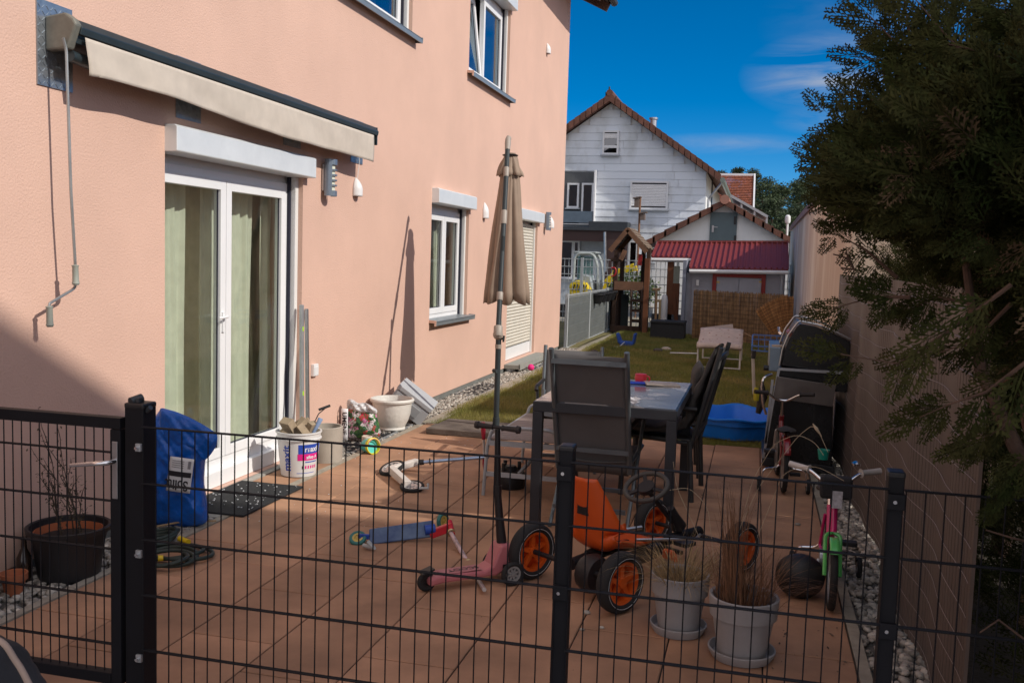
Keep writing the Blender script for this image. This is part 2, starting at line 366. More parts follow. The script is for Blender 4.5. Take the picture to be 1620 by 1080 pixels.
pebbles([(-3.51, -3.175, 2.0, 5.22, 1500, .012, .027, -.01), (-3.51, -3.175, 7.02, 17.7, 4600, .011, .024, -.012)], 'gravel', 'strip of mixed pale pebbles along the foot of the pink wall')
pebbles([(.545, .78, 2.9, 9.3, 1700, .013, .028, -.012)], 'gravel', 'strip of grey pebbles between the right kerb and the brown privacy screen')

# ================================================================== pink house
M_pink = mat('pink_render', (.64, .42, .33), .92, var=.055, vs=1.2, bump=.65, bs=85, detail=8, bdist=.006)
M_plinth = mat('grey_plinth', (.16, .165, .155), .85, var=.15, vs=5, bump=.2, bs=100)
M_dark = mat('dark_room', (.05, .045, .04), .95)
house = thing('pink_house', 'large salmon pink rendered two storey house with terrace door on the left', 'house', (W, 9, 0))
OPEN = {'door': (5.22, 7.06, .01, 2.40), 'mid': (10.175, 11.60, .93, 2.40), 'far': (13.62, 15.47, .12, 2.40), 'up1': (7.35, 9.44, 3.865, 5.25), 'up2': (11.42, 13.34, 3.885, 5.25)}
Y0H, Y1H, ZT = -2.0, 17.55, 6.5
ys = sorted({Y0H, Y1H} | {v for o in OPEN.values() for v in o[:2]}); zs = sorted({.05, ZT} | {v for o in OPEN.values() for v in o[2:]}); zs = [z for z in zs if z >= .05]
g = MB()
for i in range(len(ys)-1):
    for j in range(len(zs)-1):
        yc, zc = (ys[i]+ys[i+1])/2, (zs[j]+zs[j+1])/2
        if any(o[0] < yc < o[1] and o[2] < zc < o[3] for o in OPEN.values()): continue
        g.quad((W, ys[i], zs[j]), (W, ys[i+1], zs[j]), (W, ys[i+1], zs[j+1]), (W, ys[i], zs[j+1]))
for (a, b, c, d) in OPEN.values():
    D = W-.34
    g.quad((W, a, c), (W, a, d), (D, a, d), (D, a, c)); g.quad((W, b, c), (D, b, c), (D, b, d), (W, b, d))
    g.quad((W, a, d), (W, b, d), (D, b, d), (D, a, d)); g.quad((W, a, c), (D, a, c), (D, b, c), (W, b, c))
XB = W-8.2
g.quad((W, Y1H, .05), (XB, Y1H, .05), (XB, Y1H, ZT), (W, Y1H, ZT)); g.quad((W, Y0H, .05), (W, Y0H, ZT), (XB, Y0H, ZT), (XB, Y0H, .05))
g.quad((XB, Y0H, .05), (XB, Y0H, ZT), (XB, Y1H, ZT), (XB, Y1H, .05))
g.build('wall', M_pink, house, merge=True)
g = MB(); g.box(XB+.02, W-.012, Y0H+.02, 5.21, -.06, .05); g.box(XB+.02, W-.012, 7.065, Y1H-.02, -.06, .05); g.box(XB+.02, W-.16, 5.2, 7.07, -.06, .005); g.build('plinth', M_plinth, house)
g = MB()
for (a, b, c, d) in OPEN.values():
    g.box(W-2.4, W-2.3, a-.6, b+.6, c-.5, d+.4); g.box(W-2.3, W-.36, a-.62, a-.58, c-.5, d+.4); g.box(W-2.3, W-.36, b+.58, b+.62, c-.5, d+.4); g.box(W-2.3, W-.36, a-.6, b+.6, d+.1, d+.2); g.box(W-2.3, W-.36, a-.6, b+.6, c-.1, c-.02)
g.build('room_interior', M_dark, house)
M_soffit = mat('brown_soffit', (.09, .055, .04), .7, var=.2); M_tilered = mat('roof_tiles', (.10, .085, .08), .7, var=.25, vs=9)
g = MB(); EX = W+.66; EZ = 6.30
for (sx, x0) in ((1, EX), (-1, XB-.66)):
    xm = (W+XB)/2; zz = EZ+abs(xm-x0)*.55
    vs = [(x0, Y0H-.4, EZ), (x0, Y1H+.38, EZ), (xm, Y1H+.38, zz), (xm, Y0H-.4, zz)]
    g.add(vs+[(a, b, c+.16) for a, b, c in vs], [(0, 1, 2, 3), (7, 6, 5, 4), (0, 4, 5, 1), (1, 5, 6, 2), (3, 2, 6, 7), (0, 3, 7, 4)])
rf = g.build('roof', M_tilered, house)
for y in np.arange(Y1H+.28-9, Y1H+.3, .75):
    g = MB(); g.bar((EX-.02, y, EZ-.07), (W-.1, y, EZ+.30), .09, .14); g.build('rafter', M_soffit, rf)
g = MB()
pts = [(EX+.07, y, EZ+.03) for y in (Y0H-.4, Y1H+.40)]
for k in range(8):
    a0, a1 = R(180+k*22.5), R(180+(k+1)*22.5); c = (EX+.07, EZ+.05)
    q = [(c[0]+.07*math.cos(a), c[1]+.07*math.sin(a)) for a in (a0, a1)]
    g.quad((q[0][0], Y0H-.4, q[0][1]), (q[1][0], Y0H-.4, q[1][1]), (q[1][0], Y1H+.4, q[1][1]), (q[0][0], Y1H+.4, q[0][1]))
g.build('gutter', M_dgrey, rf, solid=.004)

M_glass = glass('window_glass', (.93, .965, .93), .04); M_glassb = glass('upper_glass', (.45, .52, .55), .28, 0, (.75, .9, 1))
M_curt = mat('beige_curtain', (.80, .79, .70), .9, var=.10, vs=8, trans=.35)
M_rail = mat('guide_rail_white', (.72, .72, .70), .4, var=.03); M_gasket = mat('dark_gasket', (.012, .013, .03), .6)
def window(kind, name, label, mull, sill=True, box=True, shut=False, tilt=False, curt=(), gl=None, thr=0):
    a, b, c, d = OPEN[kind]; zt = d-.165 if box else d
    xf = W-.10
    g = MB(); fw = .055
    zb = c + (.0 if not thr else thr)
    # outer frame
    g.box(xf-.07, xf, a, a+fw, zb, zt-.05); g.box(xf-.07, xf, b-fw-.055, b-.055, zb, zt-.05); g.box(xf-.07, xf, a+fw, b-fw-.055, zt-.05-fw, zt-.05); g.box(xf-.07, xf, a+fw, b-fw-.055, zb, zb+fw+(.03 if thr or kind == 'door' else 0))
    g.box(xf-.09, xf-.02, a, b, zt-.05, zt+.12)
    f = g.build(name, M_white, house, bevel=.004, label=label)
    e = b-.055
    for q in (b-.052, a+.002): g = MB(); g.box(W-.085, W-.037, q, q+.05, c+.002, zt); g.build('guide_rail', M_rail, f, bevel=.003)
    g = MB(); g.box(W-.10, W-.075, b-.075, b-.053, c+.002, zt); g.build('guide_gasket', M_gasket, f)
    if shut:
        g = MB(); z = c+.20; 
        n = int((zt-z)/.048)
        for k in range(n):
            z0 = z+k*.048
            g.add([(W-.070, a+.05, z0), (W-.056, a+.05, z0+.022), (W-.070, a+.05, z0+.0465), (W-.070, e, z0), (W-.056, e, z0+.022), (W-.070, e, z0+.0465)], [(0, 3, 4, 1), (1, 4, 5, 2)])
        g.build('roller_shutter', mat('cream_slats', (.62, .585, .50), .5, var=.05), f)
        g = MB(); g.box(W-.10, W-.06, a+.05, e, c+.01, c+.185); g.build('threshold_panel', M_white, f, bevel=.003)
    else:
        edges = [a+fw] + mull + [e-fw]; lo = zb+fw+(.03 if kind == 'door' else 0); hi = zt-.05-fw; xs = xf+.012; sw = .068
        for k in range(len(edges)-1):
            y0, y1 = edges[k]+.003, edges[k+1]-.003
            ti = tilt and k == 0
            T = None
            if ti: T = Matrix.Translation((xs, 0, lo)) @ Matrix.Rotation(R(-7), 4, 'Y') @ Matrix.Translation((-xs, 0, -lo))
            g = MB(); g.T = T
            g.box(xs-.06, xs, y0, y0+sw, lo, hi); g.box(xs-.06, xs, y1-sw, y1, lo, hi); g.box(xs-.06, xs, y0+sw, y1-sw, lo, lo+sw); g.box(xs-.06, xs, y0+sw, y1-sw, hi-sw, hi)
            s_ = g.build('sash', M_white, f, bevel=.004)
            g = MB(); g.T = T; g.box(xs-.038, xs-.026, y0+sw-.004, y1-sw+.004, lo+sw-.004, hi-sw+.004); g.build('pane', gl or M_glass, f)
            g = MB(); g.T = T
            for (p, q, r_, t_) in ((y0+sw, y0+sw+.008, lo+sw, hi-sw), (y1-sw-.008, y1-sw, lo+sw, hi-sw)): g.box(xs-.03, xs-.022, p, q, r_, t_)
            g.box(xs-.03, xs-.022, y0+sw, y1-sw, lo+sw, lo+sw+.008); g.build('glazing_seal', M_gasket, f)
    for (y0, y1, n, dpt) in curt + (((a+.1, b+.45, 9, .46),) if kind == 'door' else ()):
        g = MB(); ph = random.uniform(0, 6)
        g.grid(lambda u, v: (W-dpt+.022*math.sin(u*n*6.28+ph+.6*math.sin(v*3+u*4))*(1-.3*v)+.008*math.sin(u*n*15), y0+(y1-y0)*(u+.02*math.sin(v*5+u*9)), c+.06+(zt-c-.12)*v), int(n*14), 14)
        g.build('curtain', M_curt if dpt < .4 else mat('shaded_curtain', (.52, .46, .36), .9, var=.15, vs=8, trans=.1), f, smooth=True)  # deepest extra layer is coloured darker, standing in for curtain in shade
    if box:
        g = MB(); be = b+.06 if kind in ('door', 'up2') else b+.05
        if kind == 'far': be = 15.60
        z0 = zt; pr = [(W-.09, z0+.02), (W+.035, z0), (W+.085, z0), (W+.085, d-.022), (W+.075, d-.004), (W-.09, d)]
        pr = [(W-.09, z0), (W+.082, z0+.004), (W+.085, z0+.012), (W+.085, d-.012), (W+.068, d), (W-.09, d+.001)]
        g.prism([(p[0]-W, p[1]) for p in pr], (W, a-.002, 0), (1, 0, 0), (0, 0, 1), (0, be-a, 0)); g.build('roller_box', M_alu, f, bevel=.004)
    if sill:
        g = MB(); y1 = b+.10
        g.T = Matrix.Translation((W, 0, c)) @ Matrix.Rotation(R(4), 4, 'Y') @ Matrix.Translation((-W, 0, -c))
        g.box(W-.10, W+.075, a+.006, b-.004, c-.012, c+.002); g.box(W+.002, W+.082, a-.055 if kind != 'mid' else a+.003, y1, c-.014, c+.0); g.box(W+.070, W+.082, a-.05 if kind != 'mid' else a+.003, y1, c-.05, c-.001); g.box(W+.002, W+.084, y1-.006, y1+.004, c-.05, c+.008)
        sl = g.build('sill', mat('grey_sill', (.24, .27, .29), .35, .3, var=.06), f, bevel=.002)
        g = MB(); g.T = Matrix.Translation((W, 0, c)) @ Matrix.Rotation(R(4), 4, 'Y') @ Matrix.Translation((-W, 0, -c)); y = a+.003 if kind == 'mid' else a-.055
        g.box(W+.001, W+.086, y-.012, y-.001, c-.020, c+.010); g.box(W+.066, W+.086, y-.012, y-.001, c-.052, c-.020); g.build('sill_end_cap', M_pink, sl)
    return f
dw = window('door', 'terrace_door', 'wide white sliding terrace door with curtains', [6.075], sill=False, thr=.10, curt=((5.45, 5.86, 3, .30), (6.03, 6.36, 2.5, .28), (6.44, 6.80, 2.5, .30), (6.90, 7.4, 4, .27)))
g = MB(); g.box(W-.12, W-.05, 5.24, 7.0, .012, .118); g.build('door_bottom_board', M_white, dw, bevel=.003)
hp = Vector((W-.088, 6.03, 1.17)); g = MB(); g.box(hp.x-.0, hp.x+.012, 6.015, 6.045, 1.08, 1.22); g.tube(soft([(hp.x, 6.03, 1.19), (hp.x+.05, 6.03, 1.19), (hp.x+.05, 5.90, 1.185)], .02), .009); g.build('handle', M_white, dw, smooth=40)
window('mid', 'window', 'ground floor white window with beige curtains and grey sill', [10.90], curt=((10.3, 10.5, 2, .3), (10.96, 11.06, 1.5, .25), (11.12, 11.30, 2, .28)))
window('far', 'shutter_door', 'far terrace door with its cream roller shutter closed', [], sill=False, shut=True)
window('up1', 'window', 'upper floor window nearest the camera cut by the picture top', [8.40], box=False, curt=((8.9, 9.15, 2, .3),), gl=M_glassb)
window('up2', 'window', 'upper floor window with its left sash tilted open', [12.32], tilt=True, curt=((12.9, 13.05, 2, .3),), gl=M_glassb)

# far step slab, gratings
M_step = mat('grey_step', (.27, .275, .25), .85, var=.1, vs=9, bump=.2, bs=90)
g = MB(); g.box(W+.002, W+.24, 13.55, 15.62, .045, .105); g.box(W+.22, W+.245, 13.55, 15.62, .03, .12)
tag(g.build('door_step', M_step, bevel=.004), 'grey sill slab under the closed roller shutter door', 'step')
def grating(y0, y1, x0, x1, label, nm):
    t = thing('floor_grating', label, 'grating', ((x0+x1)/2, (y0+y1)/2, -.02), group='gratings in the gravel strip')
    g = MB(); 
    for a in (x0, x1-.012): g.box(a, a+.012, y0, y1, -.03, .006)
    for a in (y0, y1-.012): g.box(x0, x1, a, a+.012, -.03, .0065)
    g.build('rim', M_galv, t)
    g = MB()
    for x in np.arange(x0+.03, x1-.02, .030): g.box(x, x+.005, y0+.012, y1-.012, -.02, .003)
    for y in np.arange(y0+.03, y1-.02, .033): g.box(x0+.012, x1-.012, y, y+.004, -.012, .002)
    g.build('mesh', M_dgrey, t)
    g = MB(); g.box(x0+.01, x1-.01, y0+.01, y1-.01, -.019, -.0185); g.build('shaft', M_black, t)
grating(7.35, 8.85, W+.05, -3.20, 'dark grating under the white planter and flower soil bag', 0)
grating(11.05, 12.15, W+.04, -3.17, 'grey metal grating in the gravel below the ground floor window', 1)
grating(14.1, 15.5, W+.27, -3.17, 'dark grating in front of the closed shutter door', 2)

# ---------------------------------------------------------------- awning
AX = W+.178
aw = thing('awning', 'closed wall awning with cream valance above the terrace door', 'awning', (W, 6.1, 2.7))
M_cassette = mat('dark_awning_profile', (.045, .065, .075), .35, .5, var=.1); M_fab = mat('cream_valance', (.62, .55, .47), .85, var=.07, vs=9, bump=.2, bs=400, trans=.15)
g = MB()
prf = [(.02, 2.735), (.12, 2.79), (.20, 2.775), (.235, 2.735), (.225, 2.70), (.20, 2.71), (.19, 2.66), (.15, 2.655), (.06, 2.63), (.02, 2.65)]
g.prism([(p[0], p[1]) for p in prf], (W, 4.24, 0), (.82, 0, 0), (0, 0, 1), (0, 3.90, 0)); g.build('cassette', M_cassette, aw, bevel=.004)
g = MB()
prf2 = [(.0, 0), (.0, 0)]
y0, y1 = 4.275, 8.05
def vf(u, v):
    y = y0+(y1-y0)*u; sc_ = (1-v)
    zb = 2.495+.012*math.sin(u*9)+.02*math.sin(u*4.2+1)-.02*u
    z = 2.695*v+zb*sc_
    return (AX+.004+.010*sc_*math.sin(u*13+v)+.006*sc_*math.sin(u*41)+.004*math.sin(v*5+u*30)*sc_, y + (.03*sc_ if u < .02 else 0), z)
g.grid(vf, 120, 10); g.build('valance', M_fab, aw, smooth=True, solid=.002)
# mounting plate (chequer plate) and end cap
M_cheq = mat('chequer_plate', (.34, .38, .42), .4, .8, var=.15, vs=20)
g = MB(); g.box(W+.001, W+.008, 4.145, 4.40, 2.445, 2.865)
for i in range(13):
    for j in range(8):
        y = 4.16+j*.03; z = 2.46+i*.031; s_ = 1 if (i+j) % 2 else -1
        g.bar((W+.0085, y-.009, z-.009*s_), (W+.0085, y+.009, z+.009*s_), .004, .004, (1, 0, 0))
g.build('mounting_plate', M_cheq, aw)
g = MB(); cap = [(69, 25), (102, 19), (115, 29), (120, 37), (107, 77), (70, 80)]
pc = [P(x, y, 'y', 4.20) for x, y in cap]; o = Vector((W, 4.17, 0))
g.prism([(max(p.x-W, .008), p.z) for p in pc], (W, 4.20, 0), (1, 0, 0), (0, 0, 1), (0, .05, 0)); g.build('end_cap', mat('worn_grey_cap', (.17, .17, .145), .5, .2, var=.25, vs=12), aw, bevel=.01)
g = MB(); g.box(W+.02, W+.175, 8.14, 8.155, 2.62, 2.775); g.build('end_cap', M_cassette, aw, bevel=.004)
for (ya, yb, z0, z1, m) in ((5.33, 5.60, 2.455, 2.56, 0), (6.72, 7.00, 2.455, 2.56, 0), (7.96, 8.22, 2.455, 2.56, 0)):
    g = MB(); g.box(W+.001, W+.007, ya, yb, 2.455, 2.83)
    for i in range(11):
        for j in range(7):
            y = ya+.02+j*.035; z = 2.47+i*.033; s_ = 1 if (i+j) % 2 else -1
            g.bar((W+.0075, y-.009, z-.009*s_), (W+.0075, y+.009, z+.009*s_), .004, .003, (1, 0, 0))
    g.build('bracket_plate', M_cheq, aw)
g = MB(); g.tube([(W+.12, 4.24, 2.60), (W+.12, 4.5, 2.58), (W+.14, 7.9, 2.62)], .03, 10); g.build('folded_arm', M_cassette, aw, smooth=40)
M_crank = mat('crank_steel', (.42, .43, .42), .35, .8); M_crankh = mat('crank_grip', (.30, .32, .28), .6)
cx = W+.13
pA, pB, pC, pD = P(105, 78, 'x', cx), P(119, 418, 'x', cx), P(120, 455, 'x', cx-.02), P(78, 480, 'x', cx-.03)
pE = P(79, 517, 'x', cx-.03)
g = MB(); g.tube(soft([P(100, 60, 'x', cx), pA, P(112, 300, 'x', cx), pB, pC, pD, P(78, 486, 'x', cx-.03)], .03), .0075, 8); cr_ = g.build('crank', M_crank, aw, smooth=40)
for (a, b) in ((P(119, 419, 'x', cx), P(120, 451, 'x', cx)), (P(78, 484, 'x', cx-.03), pE)):
    g = MB(); g.lathe([(.012, 0), (.019, .003), (.015, .012), (.016, (b-a).length-.02), (.019, (b-a).length-.01), (.014, (b-a).length)], a, tuple((b-a).normalized()), 14); g.build('grip', M_crankh, cr_, smooth=40)

# ---------------------------------------------------------------- fixtures on the wall
M_opal = mat('opal_glass', (.66, .68, .55), .3, var=.04)
def wall_lamp(y, z, label):
    t = thing('wall_lamp', label, 'wall lamp', (W, y, z), group='wall lamps on the pink house')
    g = MB(); g.box(W, W+.02, y-.05, y+.05, z-.11, z+.11); g.build('backplate', M_steel, t, bevel=.003)
    g = MB(); g.lathe([(.045, 0), (.045, .24)], (W+.05, y, z-.12), (0, 0, 1), 20); g.build('diffuser', M_opal, t, smooth=40)
    g = MB(); f = lambda k, n=8: None
    N = 12
    def half(z0, z1):
        for k in range(N):
            a0, a1 = R(-100+k*200/N), R(-100+(k+1)*200/N); r = .066
            q = [(W+.045+r*math.cos(a), y+r*.95*math.sin(a)) for a in (a0, a1)]
            g.quad((q[0][0], q[0][1], z0), (q[1][0], q[1][1], z0), (q[1][0], q[1][1], z1), (q[0][0], q[0][1], z1))
    half(z-.15, z-.105); half(z+.105, z+.15)
    for i in range(4): half(z-.068+i*.042, z-.056+i*.042)
    for k in range(4):
        a0, a1 = R(-100+k*14), R(-100+(k+1)*14); r = .066
        q = [(W+.045+r*math.cos(a), y+r*.95*math.sin(a)) for a in (a0, a1)]
        g.quad((q[0][0], q[0][1], z-.105), (q[1][0], q[1][1], z-.105), (q[1][0], q[1][1], z+.105), (q[0][0], q[0][1], z+.105))
    g.build('slatted_shade', mat('lamp_steel', (.22, .27, .33), .35, .6), t, solid=.003)
pl1 = P(519, 281, 'x', W+.05); wall_lamp(pl1.y+.03, pl1.z, 'grey louvred wall lamp next to the terrace door')
pl2 = P(866, 350, 'x', W+.05); wall_lamp(pl2.y, pl2.z, 'grey louvred wall lamp beside the closed shutter door at the far end')
M_wp = mat('white_plastic', (.76, .76, .76), .4, var=.03)
def wcap(px, py, h, label):
    p = P(px, py, 'x', W+.03); n = 10; g = MB()
    def f(u, v):
        rr = .058*math.sin(min(1, (1-v)*2.2)*math.pi/2)**.7 if v > .5 else .058*(1-.05*(1-v))
        rr = .058*(1-max(0, v-.35)**2*2.2) if v < .999 else .004
        a = R(-90+180*u); return (W+.002+rr*1.1*math.cos(a), p.y+rr*math.sin(a), p.z-h/2+h*v)
    g.grid(f, 12, 12); tag(g.build('cable_cover', M_wp, smooth=True, solid=.003), label, 'wall cap', 'white half round caps on the pink wall'); return p
c1 = wcap(567, 296, .165, 'white half round wall cap with a cable beside the lamp by the awning end')
g = MB(); g.tube([(W+.015, c1.y+.01, c1.z+.08), (W+.02, c1.y+.03, c1.z+.2), (W+.03, c1.y+.02, 2.56)], .003, 6); tag(g.build('cable', M_wp), 'thin white cable running from the wall cap up behind the awning', 'cable')
wcap(769, 333, .21, 'white half round wall cap between the ground floor window and the parasol')
wcap(868, 77, .17, 'white half round wall cap high up beside the tilted upper window')
wcap(873.5, 352, .2, 'white half round wall cap just right of the far wall lamp')
t = P(497, 585, 'x', W+.01)
g = MB(); g.box(W, W+.03, t.y-.042, t.y+.042, t.z-.05, t.z+.05); so_ = g.build('outdoor_socket', M_wp, bevel=.004); tag(so_, 'small white outdoor socket on the pink wall right of the terrace door', 'socket')
g = MB(); g.box(W+.03, W+.035, t.y-.034, t.y+.034, t.z-.044, t.z+.03); g.build('flap', M_wp, so_, bevel=.002, local=False)
# ================================================================== right side: neighbour's garage, privacy screen
M_gwall = mat('stained_beige_render', (.70, .57, .45), .92, var=.10, vs=3, bump=.3, bs=60, detail=3)
t_ = M_gwall.node_tree; mpn = t_.nodes.new('ShaderNodeMapping'); mpn.inputs['Scale'].default_value = (1, .42, .10); nz_ = [n for n in t_.nodes if n.type == 'TEX_NOISE'][0]
t_.links.new([n for n in t_.nodes if n.type == 'TEX_COORD'][0].outputs['Object'], mpn.inputs[0]); t_.links.new(mpn.outputs[0], nz_.inputs[0])
rr_ = [n for n in t_.nodes if n.type == 'VALTORGB'][0]; e_ = rr_.color_ramp.elements; e_[0].color = (.64, .50, .385, 1); e_[1].color = (.80, .70, .58, 1); e_[0].position = .46; e_[1].position = .66
GX, GY0, GY1, GZ = .80, 9.15, 27.2, 2.60
ng = thing('neighbour_garage', 'long low neighbouring building with stained beige wall behind the grill and conifer', 'building', (GX, 18, 0))
g = MB(); g.box(GX, GX+5.5, GY0, GY1, -.07, GZ); g.build('wall', M_gwall, ng)
M_fascia = mat('red_brown_sheet', (.20, .07, .06), .45, .2, var=.2, vs=6)
g = MB(); g.prism([(-.045, 0), (-.045, .11), (.06, .20), (5.6, .35), (5.6, .0)], (GX, GY0-.05, GZ+.001), (1, 0, 0), (0, 0, 1), (0, GY1-GY0+.1, 0)); g.build('roof', M_fascia, ng)

ps = thing('privacy_screen', 'tall brown slatted privacy screen with pale binding wires behind the right fence post', 'privacy screen', (.75, 6.4, 0))
SX, SY0, SY1, SZ = .75, 3.42, 9.5, 1.60
def sx(y): return SX+.016*math.sin(y*3.3+.6)+.010*math.sin(y*7.7)+.006*math.sin(y*1.3)
M_slat = mat('brown_pvc_slats', (.115, .094, .084), .5, var=.12, vs=3, spec=.4)
g = MB(); n = 122; vs = []; fs = []; pitch = (SY1-SY0)/n
for i in range(n):
    y0 = SY0+i*pitch; o = len(vs)
    for (dy, dx) in ((0.0, .007), (.006, -.004), (pitch*.5, -.008), (pitch-.010, -.004), (pitch-.004, .007)):
        for z in (.015, SZ): vs.append((sx(y0+dy)+dx, y0+dy, z))
    for k in range(4): fs.append((o+2*k, o+2*k+1, o+2*k+3, o+2*k+2))
    fs.append((o+8, o+9, o+1, o))
g.add(vs, fs); g.build('slats', M_slat, ps)
M_wire = mat('pale_wire', (.30, .26, .25), .4, .2)
for k in range(14):
    z = .06+k*.113
    g = MB(); g.tube([(sx(y)-.0105, y, z+.006*math.sin(y*4+k)) for y in np.arange(SY0+.01, SY1, .07)], .0011, 4); g.build('binding_wire', M_wire, ps)
for y in (4.0, 5.4, 6.8, 8.2, 9.44):
    g = MB(); g.box(sx(y)+.03, sx(y)+.07, y-.02, y+.02, -.06, SZ-.03); g.build('post', M_blackmetal, ps)

# ================================================================== thujas
def spray_template(fine, seed):
    rnd = random.Random(seed); Q = []
    def seg(p, a, l, w, zt=0):
        d = (math.cos(a), math.sin(a)); nx, ny = -d[1]*w, d[0]*w
        z0 = rnd.uniform(-.012, .012)
        q = (p[0]+d[0]*l, p[1]+d[1]*l); m = (p[0]+d[0]*l*.55, p[1]+d[1]*l*.55)
        Q.append(((p[0], p[1], z0), (m[0]+nx, m[1]+ny, z0+w*.3), (q[0], q[1], z0+.015), (m[0]-nx, m[1]-ny, z0+w*.3)))
    seg((0, 0), 0, .55, .014); seg((.45, 0), rnd.uniform(-.1, .1), .58, .018)
    t = .10; s = 1
    while t < .97:
        L_ = .46*(1-t)**.75+.06; a = s*(R(40)+rnd.uniform(-.12, .12)); p = (t, 0); seg(p, a, L_, .022 if fine else .016)
        st = .062 if fine else .08; u = st; k = 1
        while u < L_*.95:
            l2 = (.105*(1-u/L_)**.6+.045); seg((p[0]+math.cos(a)*u, p[1]+math.sin(a)*u), a+k*R(34)+rnd.uniform(-.15, .15), l2, .022 if fine else .022)
            k = -k; u += st
        s = -s; t += .062 if fine else .075
    return np.array(Q)
FINE = [spray_template(True, i) for i in range(4)]; COARSE = [spray_template(False, 10+i) for i in range(4)]
M_thuja = mat('thuja_green', (.024, .040, .009), .9, spec=.12, var=.3, vs=5, island=.45, trans=.22, col2=(.060, .055, .020))
M_thujab = mat('thuja_brown_inner', (.10, .062, .030), .8, var=.3, vs=5, island=.4, trans=.15)
M_bark = mat('red_brown_bark', (.085, .050, .035), .9, var=.3, vs=20, bump=.5, bs=80)
def sprays(items, tpl):
    """items: (pos, dir, normal, length) -> quads array; sprays droop a little along their length"""
    out = []
    for (p, d, nrm, l) in items:
        Q = tpl[random.randrange(len(tpl))]; d = Vector(d).normalized(); n = Vector(nrm); n = (n-d*n.dot(d)).normalized(); s = n.cross(d)
        B = np.array([d, s, n]); V = Q.reshape(-1, 3).copy(); V[:, 2] -= .10*V[:, 0]**2; V = (V*l) @ B + np.array(p); out.append(V)
    return np.concatenate(out)
def quads_obj(V, name, m, parent, local=False):
    n = len(V)//4; off = np.zeros(3) if local else np.array(wloc(parent)); me = bpy.data.meshes.new(name)
    me.vertices.add(len(V)); me.vertices.foreach_set('co', (V-off).ravel()); me.loops.add(len(V)); me.loops.foreach_set('vertex_index', np.arange(len(V), dtype=np.int32))
    me.polygons.add(n); me.polygons.foreach_set('loop_start', np.arange(0, 4*n, 4, dtype=np.int32)); me.update(); me.materials.append(m)
    o = bpy.data.objects.new(name, me); COL.objects.link(o); o.parent = parent; return o
def rdir(b, s): return Vector(b)+Vector((random.gauss(0, s), random.gauss(0, s), random.gauss(0, s)))
# near overgrown thuja hedge leaning over the end of the fence
th = thing('thuja_hedge', 'dark overgrown thuja conifer hanging over the right end of the fence', 'conifer', (1.35, 2.75, -.07))
YR = 2.85
poly = [(1322, 275), (1368, 232), (1425, 205), (1482, 165), (1530, 128), (1590, 105), (1640, 70), (1760, 60), (1900, 100), (1960, 600), (1900, 1150), (1640, 1150), (1650, 900), (1640, 760), (1625, 660), (1590, 560), (1545, 470), (1455, 415), (1395, 380), (1352, 330)]
pw = [(P(x, y, 'y', YR).x, P(x, y, 'y', YR).z) for x, y in poly]
def inside(x, z, P_=pw):
    c = False; j = len(P_)-1
    for i in range(len(P_)):
        if (P_[i][1] > z) != (P_[j][1] > z) and x < (P_[j][0]-P_[i][0])*(z-P_[i][1])/(P_[j][1]-P_[i][1])+P_[i][0]: c = not c
        j = i
    return c
def edged(x, z):
    return min(math.hypot(x-(a[0]+(b[0]-a[0])*k/8), z-(a[1]+(b[1]-a[1])*k/8)) for a, b in zip(pw, pw[1:]+pw[:1]) for k in range(8))
core, edge, brown = [], [], []
cnt = 0
while cnt < 3900:
    x = random.uniform(.1, 2.0); z = random.uniform(-.05, 2.5)
    if not inside(x, z): continue
    if z < 1.80 and not inside(x-.13*min(1, (1.80-z)/.15+.3), z): continue
    if x > 1.05 and random.random() < .55: continue
    cnt += 1; e = edged(x, z); y = random.uniform(2.42, 3.4)
    # thin towards the fence end at the bottom
    dn = -1 if z < 1.75 else 1
    d = rdir((-.55, -.35+random.uniform(-.4, .4), .35 if dn > 0 else -.35), .35)
    nrm = rdir((.3, -.8, .3), .5)
    if z < 1.15 and x < 1.0:
        if x < .76: continue
        if random.random() < .5: brown.append(((x, y, z), rdir((-.2, -.2, -.3), .6), nrm, random.uniform(.07, .14)))
        else: core.append(((x+.06, y, z), d, nrm, random.uniform(.08, .13)))
        continue
    if e < .10 and x < 1.0: edge.append(((x, y, z), d, nrm, random.uniform(.09, .16) if z > 1.75 else random.uniform(.06, .11)))
    else:
        core.append(((x, y, z), d, nrm, random.uniform(.12, .22) if z > 1.8 else random.uniform(.08, .15)))
        if random.random() < .10: brown.append(((x, y-.02, z), d, nrm, random.uniform(.1, .16)))
